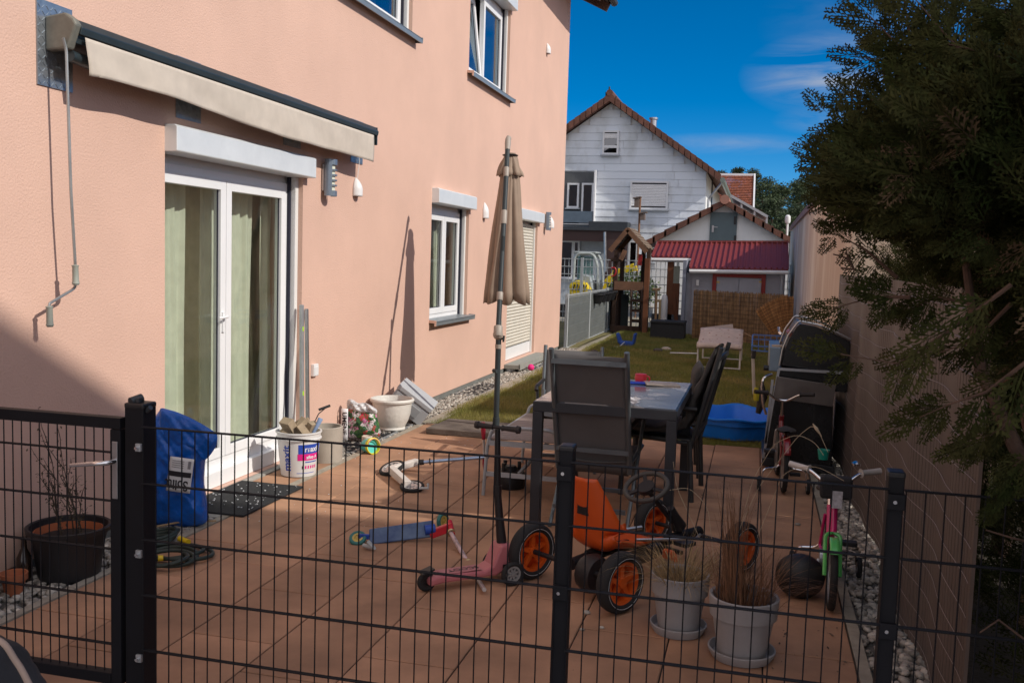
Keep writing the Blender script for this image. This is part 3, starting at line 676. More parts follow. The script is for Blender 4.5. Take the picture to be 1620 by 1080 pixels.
# explicit outer branches: (pixel path, y plane, droop, spray size)
BR = [([(1560, 150), (1480, 118), (1420, 70), (1372, 22)], 2.75, 'u', .15), ([(1520, 140), (1440, 100), (1370, 92)], 2.9, 'u', .14), ([(1500, 210), (1430, 160), (1378, 158)], 2.8, 'u', .13),
      ([(1500, 130), (1496, 60), (1500, -20)], 2.9, 'u', .14), ([(1560, 120), (1500, 60), (1440, -10)], 2.7, 'u', .15), ([(1640, 110), (1560, 84), (1500, 70)], 2.6, 'u', .14), ([(1700, 90), (1630, 40), (1590, 20)], 2.6, 'u', .15), ([(1650, 60), (1610, 10), (1570, -20)], 2.9, 'u', .15),
      ([(1460, 240), (1390, 200), (1345, 155)], 2.95, 'u', .13), ([(1420, 280), (1360, 230), (1310, 180)], 2.9, 'u', .13), ([(1400, 300), (1340, 270), (1296, 250)], 2.8, 'u', .12), ([(1420, 350), (1360, 320), (1310, 300)], 2.9, 'u', .12),
      ([(1480, 130), (1440, 60), (1430, 0), (1420, -30)], 2.85, 'u', .16), ([(1430, 180), (1400, 130), (1395, 80)], 2.9, 'u', .13),
      ([(1420, 440), (1370, 395), (1322, 370)], 2.9, 'd', .10), ([(1440, 470), (1380, 470), (1318, 488)], 2.75, 'd', .12), ([(1540, 480), (1480, 470), (1440, 490)], 2.8, 'd', .11),
      ([(1600, 450), (1500, 525), (1420, 575), (1330, 560)], 2.5, 'd', .15), ([(1640, 560), (1560, 620), (1500, 640), (1455, 660)], 2.5, 'd', .15), ([(1640, 620), (1580, 680), (1540, 700)], 2.6, 'd', .14),
      ([(1600, 480), (1540, 540), (1480, 560)], 2.7, 'd', .14), ([(1660, 700), (1600, 740), (1575, 790)], 2.6, 'd', .12)]
bark = []
for (path, y, mode, size) in BR:
    pts = [P(px, py, 'y', y+.12*i/len(path)-.06) for i, (px, py) in enumerate(path)]
    sm = []
    for a, b in zip(pts, pts[1:]): sm += [a.lerp(b, k/5) for k in range(5)]
    sm.append(pts[-1]); n = len(sm); bark.append((sm, [max(.0016, .006*(1-i/n)) for i in range(n)]))
    for i in range(1, n):
        d = (sm[min(i+1, n-1)]-sm[i-1]).normalized(); f = i/n
        for s in (-1, 1):
            if random.random() < (.45 if mode == 'u' else .5): continue
            side = Vector((0, -.25, 1 if mode == 'u' else -1)); pr = d.cross(Vector((0, 1, 0))).normalized()
            dd = (d*.75+pr*s*.75+Vector((0, random.uniform(-.3, .3), -.35 if mode == 'd' else .1))) if mode == 'u' else (d*.5+Vector((0, random.uniform(-.4, .3), -.85 if s > 0 else .12)))
            edge.append((sm[i], dd, rdir((.2, -1, .1), .3), size*random.uniform(.7, 1.15)*(1.1-.45*f)))
    edge.append((sm[-1], (sm[-1]-sm[-2]), rdir((0, -1, 0), .2), size*.8))
quads_obj(np.concatenate([sprays(core, COARSE), sprays(edge, FINE)]), 'crown', M_thuja, th)
quads_obj(sprays(brown, COARSE), 'inner_foliage', M_thujab, th)
for (sm, rr) in bark:
    g = MB(); g.tube(sm, rr, 6); g.build('branch', M_bark, th, smooth=40)
for path, y in (([(1352, 428), (1340, 408), (1318, 402)], 2.8), ([(1350, 426), (1330, 424)], 2.8), ([(1352, 428), (1338, 398)], 2.85), ([(1620, 1010), (1580, 980), (1550, 1000)], 2.8), ([(1640, 860), (1600, 850), (1560, 838)], 2.75)):
    g = MB(); pts = [P(a, b, 'y', y) for a, b in path]; g.tube(pts, [.0035, .003, .002][:len(pts)], 6); g.build('dead_twig', M_bark, th)
for (x, y, tx, ty, h) in ((1.30, 2.75, .75, 2.8, 2.0), (1.45, 2.9, 1.1, 2.9, 2.4), (1.2, 3.1, .8, 3.0, 1.5), (1.25, 2.6, .55, 2.7, 1.7)):
    g = MB(); g.tube([Vector((x, y, -.07)).lerp(Vector((tx, ty, h)), k/6)+Vector((0, 0, .0))+Vector((.10*math.sin(k), .05*math.cos(k), 0)) for k in range(7)], [.045-.006*k for k in range(7)], 8); g.build('trunk', M_bark, th, smooth=40)
# thuja hedge behind the privacy screen, and a tall neighbouring house far to the right that shades wall and patio
def cone_tree(x, y, h, r, label):
    t = thing('thuja_tree', label, 'conifer', (x, y, -.07), group='thujas behind the privacy screen')
    it = []
    n = int(1100*h/2.6)
    for k in range(n):
        v = random.random(); rr = r*min(1, (1-v)*3.5+.25)*random.uniform(.55, 1.0)+.03; a = random.uniform(0, 6.283)
        p = (x+rr*math.cos(a), y+rr*math.sin(a), .05+v*(h-.12)); it.append((p, rdir((math.cos(a)*.6, math.sin(a)*.6, .6), .3), rdir((-math.sin(a), math.cos(a), 0), .5), random.uniform(.12, .19)))
    quads_obj(sprays(it, COARSE), 'crown', M_thuja, t)
    g = MB(); g.tube([(x+.02*math.sin(k), y, -.07+h*.9*k/6) for k in range(7)], [.06-.008*k for k in range(7)], 8); g.build('trunk', M_bark, t)
for (x, y, h, lb) in ((1.42, 4.0, 2.40, 'thuja behind the near end of the privacy screen'), (1.40, 4.75, 2.55, 'thuja second along behind the privacy screen'), (1.42, 5.5, 2.75, 'thuja third along behind the privacy screen'), (1.40, 6.25, 2.85, 'thuja in the middle behind the privacy screen'), (1.42, 7.0, 2.85, 'thuja fifth along behind the privacy screen'), (1.40, 7.75, 2.9, 'thuja sixth along behind the privacy screen'), (1.42, 8.5, 2.9, 'thuja beside the near corner of the neighbouring building')):
    cone_tree(x+.10, y, h, .46, lb)
nh = thing('tall_neighbour_house', 'tall gabled neighbouring house far to the right beyond the thujas', 'house', (13.5, 0, -.07))
KX = 10.0
def cz(yw, zw): return (yw-.18*(KX+3.52), zw+.7355*(KX+3.52))
e0_, e1_ = cz(2.0, 2.36), cz(5.45, .33)
M_nh = mat('cream_house_render', (.50, .46, .40), .9, var=.05, vs=1)
g = MB(); g.prism([(2*e0_[0]-e1_[0]+.5, -.07), (e1_[0]-.5, -.07), (e1_[0]-.5, e1_[1]-.1), (e0_[0], e0_[1]-.25), (2*e0_[0]-e1_[0]+.5, e1_[1]-.1)], (KX+.4, 0, 0), (0, 1, 0), (0, 0, 1), (9, 0, 0)); g.build('wall', M_nh, nh)
g = MB()
for s_ in (1, -1):
    ya, yb = e0_[0], e0_[0]+s_*(e1_[0]-e0_[0])
    g.add([(KX, ya, e0_[1]-.15), (KX, yb, e1_[1]-.15), (KX+9.8, yb, e1_[1]-.15), (KX+9.8, ya, e0_[1]-.15), (KX, ya, e0_[1]), (KX, yb, e1_[1]), (KX+9.8, yb, e1_[1]), (KX+9.8, ya, e0_[1])], [(0, 1, 2, 3), (4, 7, 6, 5), (0, 4, 5, 1), (1, 5, 6, 2), (3, 2, 6, 7), (0, 3, 7, 4)])
g.build('roof', M_tilered, nh)
for z in (1.0, 3.8, 6.4):
    for y in (-4.5, -2, .5): g = MB(); g.box(KX+.34, KX+.42, y, y+1.1, z, z+1.3); wn = g.build('window', M_white, nh); g = MB(); g.box(KX+.33, KX+.338, y+.08, y+1.02, z+.08, z+1.22); g.build('pane', glass('far_dark_glass', (.1, .12, .14), .15), wn)
# ================================================================== houses behind the garden
def Q(px, py, Y): return P(px, py, 'y', Y)
def xz(px, py, Y): p = P(px, py, 'y', Y); return (p.x, p.z)
M_siding = mat('grey_white_cladding', (.44, .47, .50), .8, var=.06, vs=.9, detail=10, island=.05)
M_siding2 = mat('dirt_streaked_cladding', (.40, .42, .42), .85, var=.18, vs=1.1, detail=12)
t_ = M_siding.node_tree; rr_ = [n for n in t_.nodes if n.type == 'VALTORGB'][0]; rr_.color_ramp.elements[0].color = (.38, .40, .39, 1); rr_.color_ramp.elements[1].color = (.68, .73, .79, 1); rr_.color_ramp.elements[0].position = .22; rr_.color_ramp.elements[1].position = .52
mpn = t_.nodes.new('ShaderNodeMapping'); mpn.inputs['Scale'].default_value = (1, 1, .55); nz_ = [n for n in t_.nodes if n.type == 'TEX_NOISE'][0]
t_.links.new([n for n in t_.nodes if n.type == 'TEX_COORD'][0].outputs['Object'], mpn.inputs[0]); t_.links.new(mpn.outputs[0], nz_.inputs[0])
M_wallw = mat('white_render_wall', (.74, .75, .75), .9, var=.08, vs=1.2, detail=10)
M_roofred = mat('red_brown_roof_tiles', (.13, .055, .036), .8, var=.3, vs=4, island=.2)
M_winf = mat('window_frame_white', (.70, .71, .72), .5, var=.04); M_wing = glass('far_window_glass', (.25, .28, .3), .18)
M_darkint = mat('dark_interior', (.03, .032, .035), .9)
YB = 38.0
wh = thing('white_gable_house', 'pale clapboard gabled house with reddish verge tiles behind the garden', 'house', (-7, YB, -.07))
xr = Q(1117, 300, YB).x; rid = Q(967, 163, YB); ev = Q(1117, 272, YB)
sl = (rid.z-ev.z)/(ev.x-rid.x); xl = rid.x-(xr-rid.x)
def roofz(x): return rid.z-abs(x-rid.x)*sl
g = MB(); D = 13
g.prism([(xl, -.07), (xr, -.07), (xr, roofz(xr)), (rid.x, rid.z), (xl, roofz(xl))], (0, YB+.03, 0), (1, 0, 0), (0, 0, 1), (0, D, 0)); g.build('wall', M_wallw, wh)
# cladding boards row by row, left open where the recessed balcony is
bx0, bx1, bz0, bz1 = xl, Q(941, 300, YB).x, Q(930, 353, YB).z, Q(930, 272, YB).z
zb = Q(1000, 402, YB).z; z = Q(1000, 391, YB).z-.6; pitch = .295; g = MB(); rows = []
zz = z
while zz < rid.z-.1:
    z1 = min(zz+pitch-.003, rid.z-.05)
    def xe(zc): return (rid.z-zc)/sl
    for (a, b) in ((max(xl, rid.x-xe(z1)), min(xr, rid.x+xe(z1))),):
        segs = [(a, b)]
        if zz+pitch*.5 > bz0 and zz+pitch*.5 < bz1: segs = [(bx1, b)]
        for (p, q) in segs:
            x = p
            while x < q-.05:
                w_ = min(random.uniform(2.6, 3.4), q-x)
                g.add([(x+.006, YB-.012, z1), (x+w_-.006, YB-.012, z1), (x+w_-.006, YB-.034, zz), (x+.006, YB-.034, zz), (x+.006, YB+.03, zz), (x+w_-.006, YB+.03, zz)], [(0, 3, 2, 1), (3, 4, 5, 2)]); x += w_
    zz += pitch
g.build('cladding', M_siding, wh)
# roof with verge tiles
g = MB(); t0 = .16
for s in (-1, 1):
    e = rid.x+s*(xr-rid.x+.55); ze = roofz(e)
    g.add([(rid.x, YB-.45, rid.z+.12), (e, YB-.45, ze+.12), (e, YB+D+.4, ze+.12), (rid.x, YB+D+.4, rid.z+.12), (rid.x, YB-.45, rid.z+.12+t0), (e, YB-.45, ze+.12+t0), (e, YB+D+.4, ze+.12+t0), (rid.x, YB+D+.4, rid.z+.12+t0)],
          [(0, 1, 2, 3), (4, 7, 6, 5), (0, 4, 5, 1), (1, 5, 6, 2), (3, 2, 6, 7)])
rf = g.build('roof', M_roofred, wh)
for s in (-1, 1):
    n = 19; e = xr-rid.x+.55; g = MB()
    for k in range(n):
        a, b = k/n*e, (k+1)/n*e-.03; za, zb_ = rid.z+.30-a*sl, rid.z+.30-b*sl
        q = [(rid.x+s*a, YB-.49, za-.30), (rid.x+s*b, YB-.49, zb_-.30), (rid.x+s*b, YB-.49, zb_+.00), (rid.x+s*a, YB-.49, za-.02)]
        v = q+[(x_, YB-.20, z_) for x_, _, z_ in q]; fs = [(0, 1, 2, 3), (3, 2, 6, 7), (1, 0, 4, 5), (1, 5, 6, 2), (0, 3, 7, 4)]
        g.add(v, fs if s > 0 else [tuple(reversed(f)) for f in fs])
    g.build('verge_tiles', M_roofred, rf)
ridp = Vector((rid.x, YB-.2, rid.z+.36)); g = MB(); g.cyl(ridp+Vector((0, -.3, -.05)), ridp+Vector((0, D+.6, -.05)), .13, 10); g.build('ridge_cap', M_roofred, rf)
g = MB(); fb = Q(963, 152, YB)
for (dx, h) in ((-.10, .35), (.02, .55), (.30, .18)): g.tube([(fb.x+dx, YB, fb.z-.25), (fb.x+dx, YB, fb.z-.2+h)], .035, 5)
g.ball((fb.x+.02, YB, fb.z+.05), .12, 8); g.ball((fb.x-.1, YB, fb.z-.1), .1, 8); g.build('finial', M_black, rf)
cp = Q(1034, 190, YB+4); g = MB(); g.cyl((cp.x, YB+4, cp.z-1.6), (cp.x, YB+4, cp.z), .14, 12); g.cyl((cp.x, YB+4, cp.z+.02), (cp.x, YB+4, cp.z+.09), .19, 12); g.build('flue', M_steel, rf, smooth=40)
g = MB(); gx = rid.x+(xr-rid.x+.62); gz = roofz(gx)+.12; g.cyl((gx, YB-.45, gz), (gx, YB+D, gz), .10, 8); g.build('gutter', mat('green_grey_gutter', (.18, .22, .20), .5, .3), rf)
g = MB(); g.tube([(gx, YB+.1, gz), (xr+.1, YB+.1, gz-.7), (xr+.1, YB+.1, 0)], .05, 6); g.build('downpipe', M_steel, wh)
g = MB(); g.box(xr+.001, xr+.03, YB+4, YB+4.7, 3.2, 5.2); g.build('side_shutter', M_dgrey, wh)
def far_window(px0, py0, px1, py1, Y, parent, shut=0, mullion=(), label=None, split=None):
    a, b = Q(px0, py1, Y), Q(px1, py0, Y); f = .07; g = MB(); y = Y-.06
    for (x0, x1, z0, z1) in ((a.x, a.x+f, a.z, b.z), (b.x-f, b.x, a.z, b.z), (a.x+f, b.x-f, b.z-f, b.z), (a.x+f, b.x-f, a.z, a.z+f)): g.box(x0, x1, y-.03, Y, z0, z1)
    for m in mullion: xm = a.x+(b.x-a.x)*m; g.box(xm-.06, xm+.06, y-.02, Y, a.z+f, b.z-f)
    if split: zm = a.z+(b.z-a.z)*split; g.box(a.x+f, b.x-f, y-.025, Y, zm-.05, zm+.05)
    o = g.build('window', M_winf, parent, label=label)
    zt = b.z-f-(b.z-a.z-2*f)*shut
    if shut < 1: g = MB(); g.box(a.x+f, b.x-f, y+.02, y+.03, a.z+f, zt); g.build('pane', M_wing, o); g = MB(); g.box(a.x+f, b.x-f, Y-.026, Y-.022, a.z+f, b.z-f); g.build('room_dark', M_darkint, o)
    if shut:
        g = MB(); n = int((b.z-f-zt)/.06)
        for k in range(n): z0 = zt+k*.06; g.add([(a.x+f, y, z0), (b.x-f, y, z0), (b.x-f, y-.012, z0+.03), (a.x+f, y-.012, z0+.03), (b.x-f, y, z0+.056), (a.x+f, y, z0+.056)], [(0, 1, 2, 3), (3, 2, 4, 5)])
        g.build('roller_shutter', M_wp, o)
    g = MB(); g.box(a.x-.06, b.x+.06, y-.10, Y, a.z-.05, a.z-.001); g.build('sill', M_rotrail, o); return o
far_window(953, 207, 980, 245, YB-.04, wh, shut=.28, split=.33, label='small attic window')
far_window(996, 287, 1058, 331, YB-.04, wh, shut=.94, label='wide window with its roller shutter down')
# recessed balcony: dark recess, window band, blue grey parapet
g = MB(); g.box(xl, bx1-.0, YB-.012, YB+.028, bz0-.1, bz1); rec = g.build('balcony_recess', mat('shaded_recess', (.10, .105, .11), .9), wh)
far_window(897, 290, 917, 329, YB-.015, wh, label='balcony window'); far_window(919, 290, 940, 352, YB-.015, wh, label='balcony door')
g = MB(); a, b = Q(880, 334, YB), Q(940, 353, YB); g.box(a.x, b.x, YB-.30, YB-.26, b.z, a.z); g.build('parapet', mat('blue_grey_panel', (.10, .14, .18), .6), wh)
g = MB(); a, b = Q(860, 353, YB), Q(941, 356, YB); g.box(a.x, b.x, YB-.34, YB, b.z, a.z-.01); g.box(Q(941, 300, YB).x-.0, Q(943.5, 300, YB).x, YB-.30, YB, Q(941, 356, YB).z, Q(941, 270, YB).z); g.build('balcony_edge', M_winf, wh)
# low extension with dark porch roof
a, b = Q(860, 360, YB-1.5), Q(1000, 366, YB-1.5); g = MB(); g.box(a.x, Q(998, 360, YB-1.5).x, YB-1.6, YB-.05, b.z, a.z+.05); g.box(Q(938, 357, YB).x, Q(998, 357, YB).x, YB-1.0, YB-.05, a.z+.055, a.z+.30); g.build('porch_roof', M_dgrey, wh)
c = Q(998, 386, YB-1.4); g = MB(); g.box(a.x, Q(960, 386, YB-1.4).x, YB-1.5, YB-1.42, Q(940, 382, YB-1.4).z, b.z-.001); g.box(Q(960, 370, YB-1.4).x, Q(993, 386, YB-1.4).x, YB-1.52, YB-1.42, .0, b.z-.001); g.build('porch_fascia', mat('dark_red_slats', (.055, .028, .025), .7), wh)
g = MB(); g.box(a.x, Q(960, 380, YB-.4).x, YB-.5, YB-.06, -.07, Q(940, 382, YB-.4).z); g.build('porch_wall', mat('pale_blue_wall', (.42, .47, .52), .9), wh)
far_window(880, 381, 918, 440, YB-.52, wh, mullion=(.72,), label='ground floor sliding door')
g = MB(); g.tube([Q(957, 367, YB-1.65), Q(957, 372, YB-1.65), Q(958, 430, YB-1.65)], .05, 6); g.build('downpipe', M_steel, wh)
far_window(993, 381, 1010, 430, YB-.04, wh, label='white side door')

# gabled outbuilding with grey loft door
YO = 30.0
ob = thing('outbuilding', 'low white gabled outbuilding with grey loft door behind the red shed roof', 'outbuilding', (Q(1147, 400, YO).x, YO, -.07))
rx, rz = xz(1147, 322, YO); x1, z1 = xz(1249, 382, YO); s2 = (rz-z1)/(x1-rx); x0 = rx-(xz(1025, 388, YO)[0]-rx)*-1; x0 = xz(1022, 388, YO)[0]; z0 = rz-(rx-x0)*s2
g = MB(); g.prism([(x0+.3, -.07), (x1, -.07), (x1, z1), (rx, rz), (x0+.3, z0+.3*s2)], (0, YO, 0), (1, 0, 0), (0, 0, 1), (0, 6, 0)); g.build('wall', M_wallw, ob)
g = MB()
for s, xe_ in ((1, x1+.02), (-1, x0-.05)):
    ze = rz-abs(xe_-rx)*s2
    g.add([(rx, YO-.25, rz), (xe_, YO-.25, ze), (xe_, YO+6.2, ze), (rx, YO+6.2, rz), (rx, YO-.25, rz+.10), (xe_, YO-.25, ze+.10), (xe_, YO+6.2, ze+.10), (rx, YO+6.2, rz+.10)], [(0, 1, 2, 3), (4, 7, 6, 5), (0, 4, 5, 1), (1, 5, 6, 2), (3, 2, 6, 7)])
rf = g.build('roof', M_roofred, ob)
for s, xe_ in ((1, x1+.02), (-1, x0-.05)):
    n = 7; e = abs(xe_-rx); g = MB()
    for k in range(n):
        a, b = k/n*e, (k+1)/n*e+.06; za, zb_ = rz+.10-a*s2, rz+.10-b*s2
        q = [(rx+s*a, YO-.29, za-.16), (rx+s*b, YO-.29, zb_-.16), (rx+s*b, YO-.29, zb_+.05), (rx+s*a, YO-.29, za+.0)]
        g.add(q+[(x_, YO-.05, z_) for x_, _, z_ in q], [(0, 1, 2, 3), (3, 2, 6, 7), (1, 0, 4, 5), (1, 5, 6, 2), (0, 3, 7, 4)] if s > 0 else [(3, 2, 1, 0), (7, 6, 2, 3), (5, 4, 0, 1), (2, 6, 5, 1), (4, 7, 3, 0)])
    g.build('verge_tiles', M_roofred, rf)
g = MB(); g.cyl((rx, YO-.36, rz+.10), (rx, YO+6.2, rz+.10), .14, 14); g.build('ridge_cap', mat('salmon_ridge_tile', (.36, .17, .12), .8), rf, smooth=40)
a, b = Q(1122, 383, YO), Q(1167, 336.5, YO); g = MB(); g.box(a.x, b.x, YO-.05, YO-.005, a.z-.4, b.z); dr = g.build('loft_door', mat('grey_green_door', (.10, .14, .155), .55, var=.12, vs=2), ob)
g = MB(); h = Q(1128, 360, YO); g.box(h.x-.03, h.x+.03, YO-.10, YO-.051, h.z-.14, h.z+.06); g.box(h.x, h.x+.14, YO-.12, YO-.10, h.z, h.z+.02); g.build('handle', M_steel, dr)
for py in (348, 378): h = Q(1164, py, YO); g = MB(); g.box(h.x-.05, h.x+.02, YO-.07, YO-.051, h.z-.14, h.z+.10); g.build('hinge', M_black, dr)
# solar panel standing off the right slope
a, b = Q(1156, 309.5, YO+1.5), Q(1214.5, 343, YO+1.5); g = MB(); g.bar((a.x, YO+1.5, a.z), (b.x, YO+1.5, b.z), .06, .07, (0, 0, 1)); g.add([(a.x, YO+1.5, a.z), (b.x, YO+1.5, b.z), (b.x, YO+5.5, b.z), (a.x, YO+5.5, a.z)], [(0, 1, 2, 3)]); g.build('solar_panel', M_rotrail, rf, solid=.02)
for k in (.3, .65, .98): p = a.lerp(b, k); g = MB(); g.box(p.x-.03, p.x+.03, YO+1.6, YO+1.66, p.z-.45, p.z-.03); g.build('panel_leg', M_steel, rf)
vp_ = Q(1246, 352, YO+2); g = MB(); g.cyl((vp_.x, YO+2, 1.6), (vp_.x, YO+2, vp_.z), .035, 8); g.lathe([(.07, 0), (.09, .05), (.08, .22), (.03, .26)], (vp_.x, YO+2, vp_.z-.02), n=12); tag(g.build('yard_lamp', M_wp, smooth=40), 'slim white post lamp beyond the outbuilding roof end', 'lamp')

# red tiled house further back
YR_ = 60.0
rh = thing('red_roof_house', 'house with brick red tiled roof seen between white house and pines', 'house', (Q(1165, 400, YR_).x, YR_, -.07))
a, b, c, d = Q(1136, 277, YR_+4), Q(1193, 277.5, YR_+4), Q(1191, 336, YR_), Q(1118, 334, YR_)
M_roofb = mat('brick_red_tiles', (.26, .085, .045), .85, var=.25, vs=3)
g = MB()
nr = 22
for i in range(nr):
    t0_, t1_ = i/nr, (i+1)/nr
    p, q = d.lerp(a, t0_), c.lerp(b, t0_); p2, q2 = d.lerp(a, t1_), c.lerp(b, t1_)
    m = 26
    for k in range(m):
        f0, f1 = (k+.5*(i % 2))/m, (k+1+.5*(i % 2))/m-.004
        if f1 > 1: f1 = 1
        u = p.lerp(q, f0); v = p.lerp(q, f1); w2 = p2.lerp(q2, f1); w3 = p2.lerp(q2, f0)
        g.add([u+Vector((0, -.05, .05)), v+Vector((0, -.05, .05)), w2+Vector((0, 0, 0)), w3, u, v], [(0, 1, 2, 3), (4, 5, 1, 0)])
g.build('roof', mat('brick_red_tiles_i', (.30, .10, .055), .85, var=.1, vs=1, island=.25), rh)
g = MB(); g.prism([(d.x+.3, -.07), (c.x-.05, -.07), (c.x-.05, c.z-.1), (d.x+.3, d.z-.1)], (0, YR_+.3, 0), (1, 0, 0), (0, 0, 1), (0, 7, 0)); g.build('wall', M_wallw, rh)
g = MB(); g.bar(b+Vector((.04, 0, 0)), c+Vector((.04, 0, 0)), .1, .25); g.bar(a, b, .25, .2); g.build('verge_board', M_winf, rh)

# pines
M_pine = mat('pine_needles', (.030, .050, .018), .7, var=.3, vs=.8, island=.5, trans=.1, col2=(.055, .085, .03))
def pine(x, y, h, r, label, seed):
    rnd = random.Random(seed); t = thing('pine_tree', label, 'tree', (x, y, -.07), group='pines beyond the houses')
    rg = np.random.default_rng(seed); V = []
    nc = 70
    for k in range(nc):
        v = rnd.uniform(.12, 1.0); rr = r*min(1, (1-v)*2.0+.16)*rnd.uniform(.25, 1); a = rnd.uniform(0, 6.283)
        c = np.array([x+rr*math.cos(a), y+rr*math.sin(a), v*h-.1]); sz = r*rnd.uniform(.16, .30)
        n = 170; d = rg.normal(size=(n, 3)); d /= np.linalg.norm(d, axis=1)[:, None]; p = c+d*(sz*rg.uniform(.3, 1, (n, 1)))*np.array([1.2, 1.2, .6])
        u = rg.normal(size=(n, 3)); u /= np.linalg.norm(u, axis=1)[:, None]; w_ = np.cross(u, rg.normal(size=(n, 3))); w_ /= np.linalg.norm(w_, axis=1)[:, None]
        l = rg.uniform(.10, .22, (n, 1)); s = .035
        V.append(np.stack([p, p+u*l*.5+w_*s, p+u*l, p+u*l*.5-w_*s], 1).reshape(-1, 3))
    quads_obj(np.concatenate(V), 'crown', M_pine, t)
    g = MB(); g.tube([(x, y, -.07), (x+.1, y, h*.5), (x, y, h*.96)], [.16, .11, .03], 7)
    for k in range(9): z = h*(.3+.07*k); a = rnd.uniform(0, 6.28); g.tube([(x+.05, y, z), (x+math.cos(a)*r*.7, y+math.sin(a)*r*.7, z+.35)], [.05, .015], 5)
    g.build('trunk', M_bark, t)
PN = [(1192, 270, 70, 1.9, 'slim pine right behind the red tiled roof'), (1207, 285, 66, 2.4, 'bushy pine second from the red tiled roof'), (1232, 292, 70, 2.6, 'broad pine before the dip in the tree line'), (1222, 318, 62, 2.2, 'low pine above the solar panel'), (1262, 288, 74, 2.3, 'pine just right of the dip in the tree line'), (1282, 279, 76, 2.8, 'tall pine above the sloping edge of the neighbouring roof'), (1306, 275, 78, 2.9, 'pine partly hidden behind the dark thuja'), (1245, 340, 58, 2.0, 'dark young pine behind the slim post lamp'), (1268, 330, 60, 2.4, 'dark low pine beside the neighbouring roof edge'), (1167, 268, 82, 1.6, 'pine tip peeping above the red tiled roof'), (1140, 272, 84, 1.5, 'small pine tip left of the red tiled ridge'), (1330, 268, 80, 3, 'rightmost pine hidden behind the thuja')]
for i, (px, py, y, r, lb) in enumerate(PN):
    p = Q(px, py, y); pine(p.x, y, p.z+.07, r, lb, 100+i)

# ================================================================== shed with red metal roof
YS = 22.6
sh = thing('garden_shed', 'pale wooden garden shed with red metal roof and red framed shutter', 'shed', (Q(1150, 500, YS).x, YS, -.03))
M_boards = mat('pale_grey_boards', (.36, .37, .42), .8, var=.12, vs=2, island=.06, bump=.2, bs=30)
ax, _ = xz(1096, 430, YS); bx_, _ = xz(1246, 430, YS); ez = Q(1170, 427, YS).z
g = MB(); zz = -.03
while zz < ez-.03:
    z1_ = min(zz+.145, ez-.03); g.box(ax, bx_-.05, YS, YS+2.2, zz, z1_-.006); g.box(ax+.01, bx_-.06, YS+.008, YS+2.19, z1_-.006, z1_); zz += .145
g.build('wall', M_boards, sh)
M_redm = mat('red_sheet_metal', (.20, .032, .028), .5, .0, var=.08, vs=3)
p1, p2, p3, p4 = Q(1041, 384, YS+2.2), Q(1246, 384.5, YS+2.2), Q(1247, 427, YS-.15), Q(1024, 424, YS-.15)
pe = Q(1089, 409, YS+.72); 
def rp(u, v):  # u across, v down the slope
    return p1.lerp(p2, u).lerp(p4.lerp(p3, u), v)
uc = (Q(1091, 426, YS-.15).x-p4.x)/(p3.x-p4.x); vc = .60
g = MB(); g.quad(rp(0, 0), rp(0, vc), rp(1, vc), rp(1, 0)); g.quad(rp(uc, vc), rp(uc, 1), rp(1, 1), rp(1, vc)); o = g.build('roof', M_redm, sh, solid=.03)
g = MB(); n = 26
for i in range(n+1):
    u = i/n; ve = 1 if u >= uc-.01 else vc
    a, b = rp(u, 0), rp(u, ve); dz = Vector((0, -.01, .03)); g.bar(a+dz, b+dz, .03, .045)
g.bar(rp(0, 0)+Vector((0, 0, .03)), rp(1, 0)+Vector((0, 0, .03)), .2, .05); g.build('standing_seams', M_redm, o)
g = MB(); g.cyl(rp(uc, 1)+Vector((0, -.05, -.06)), rp(1, 1)+Vector((0, -.05, -.06)), .045, 8); g.cyl(rp(0, vc)+Vector((0, -.05, -.06)), rp(uc, vc)+Vector((0, -.05, -.06)), .045, 8)
dp = Q(1238, 432, YS-.1); g.build('gutter', M_winf, o); g = MB(); g.cyl((dp.x, YS-.10, -.03), (dp.x, YS-.10, dp.z), .04, 8); g.build('downpipe', M_rotrail, sh)
a, b = Q(1126, 470, YS), Q(1212, 434, YS); M_redp = mat('red_painted_frame', (.26, .015, .012), .5)
g = MB(); f = .09
for q in ((a.x, a.x+f, a.z-.4, b.z), (b.x-f, b.x, a.z-.4, b.z), (a.x+f, b.x-f, b.z-f, b.z)): g.box(q[0], q[1], YS-.05, YS-.002, q[2], q[3])
fr = g.build('hatch_frame', M_redp, sh)
for (u0, u1) in ((a.x+f+.01, (a.x+b.x)/2-.008), ((a.x+b.x)/2+.008, b.x-f-.01)):
    g = MB(); g.box(u0, u1, YS-.035, YS-.004, a.z-.35, b.z-f-.01); pn = g.build('hatch_panel', M_boards, fr)
for px in (1133, 1205): h = Q(px, 446, YS); g = MB(); g.box(h.x-.06, h.x+.08, YS-.042, YS-.036, h.z-.02, h.z+.02); g.build('hatch_hinge', mat('brass_hinge', (.4, .3, .12), .4, .8), fr)
l_ = Q(1104, 444, YS); g = MB(); g.box(l_.x-.03, l_.x+.03, YS-.06, YS-.002, l_.z-.11, l_.z+.02); g.build('light_fitting', M_wp, sh)
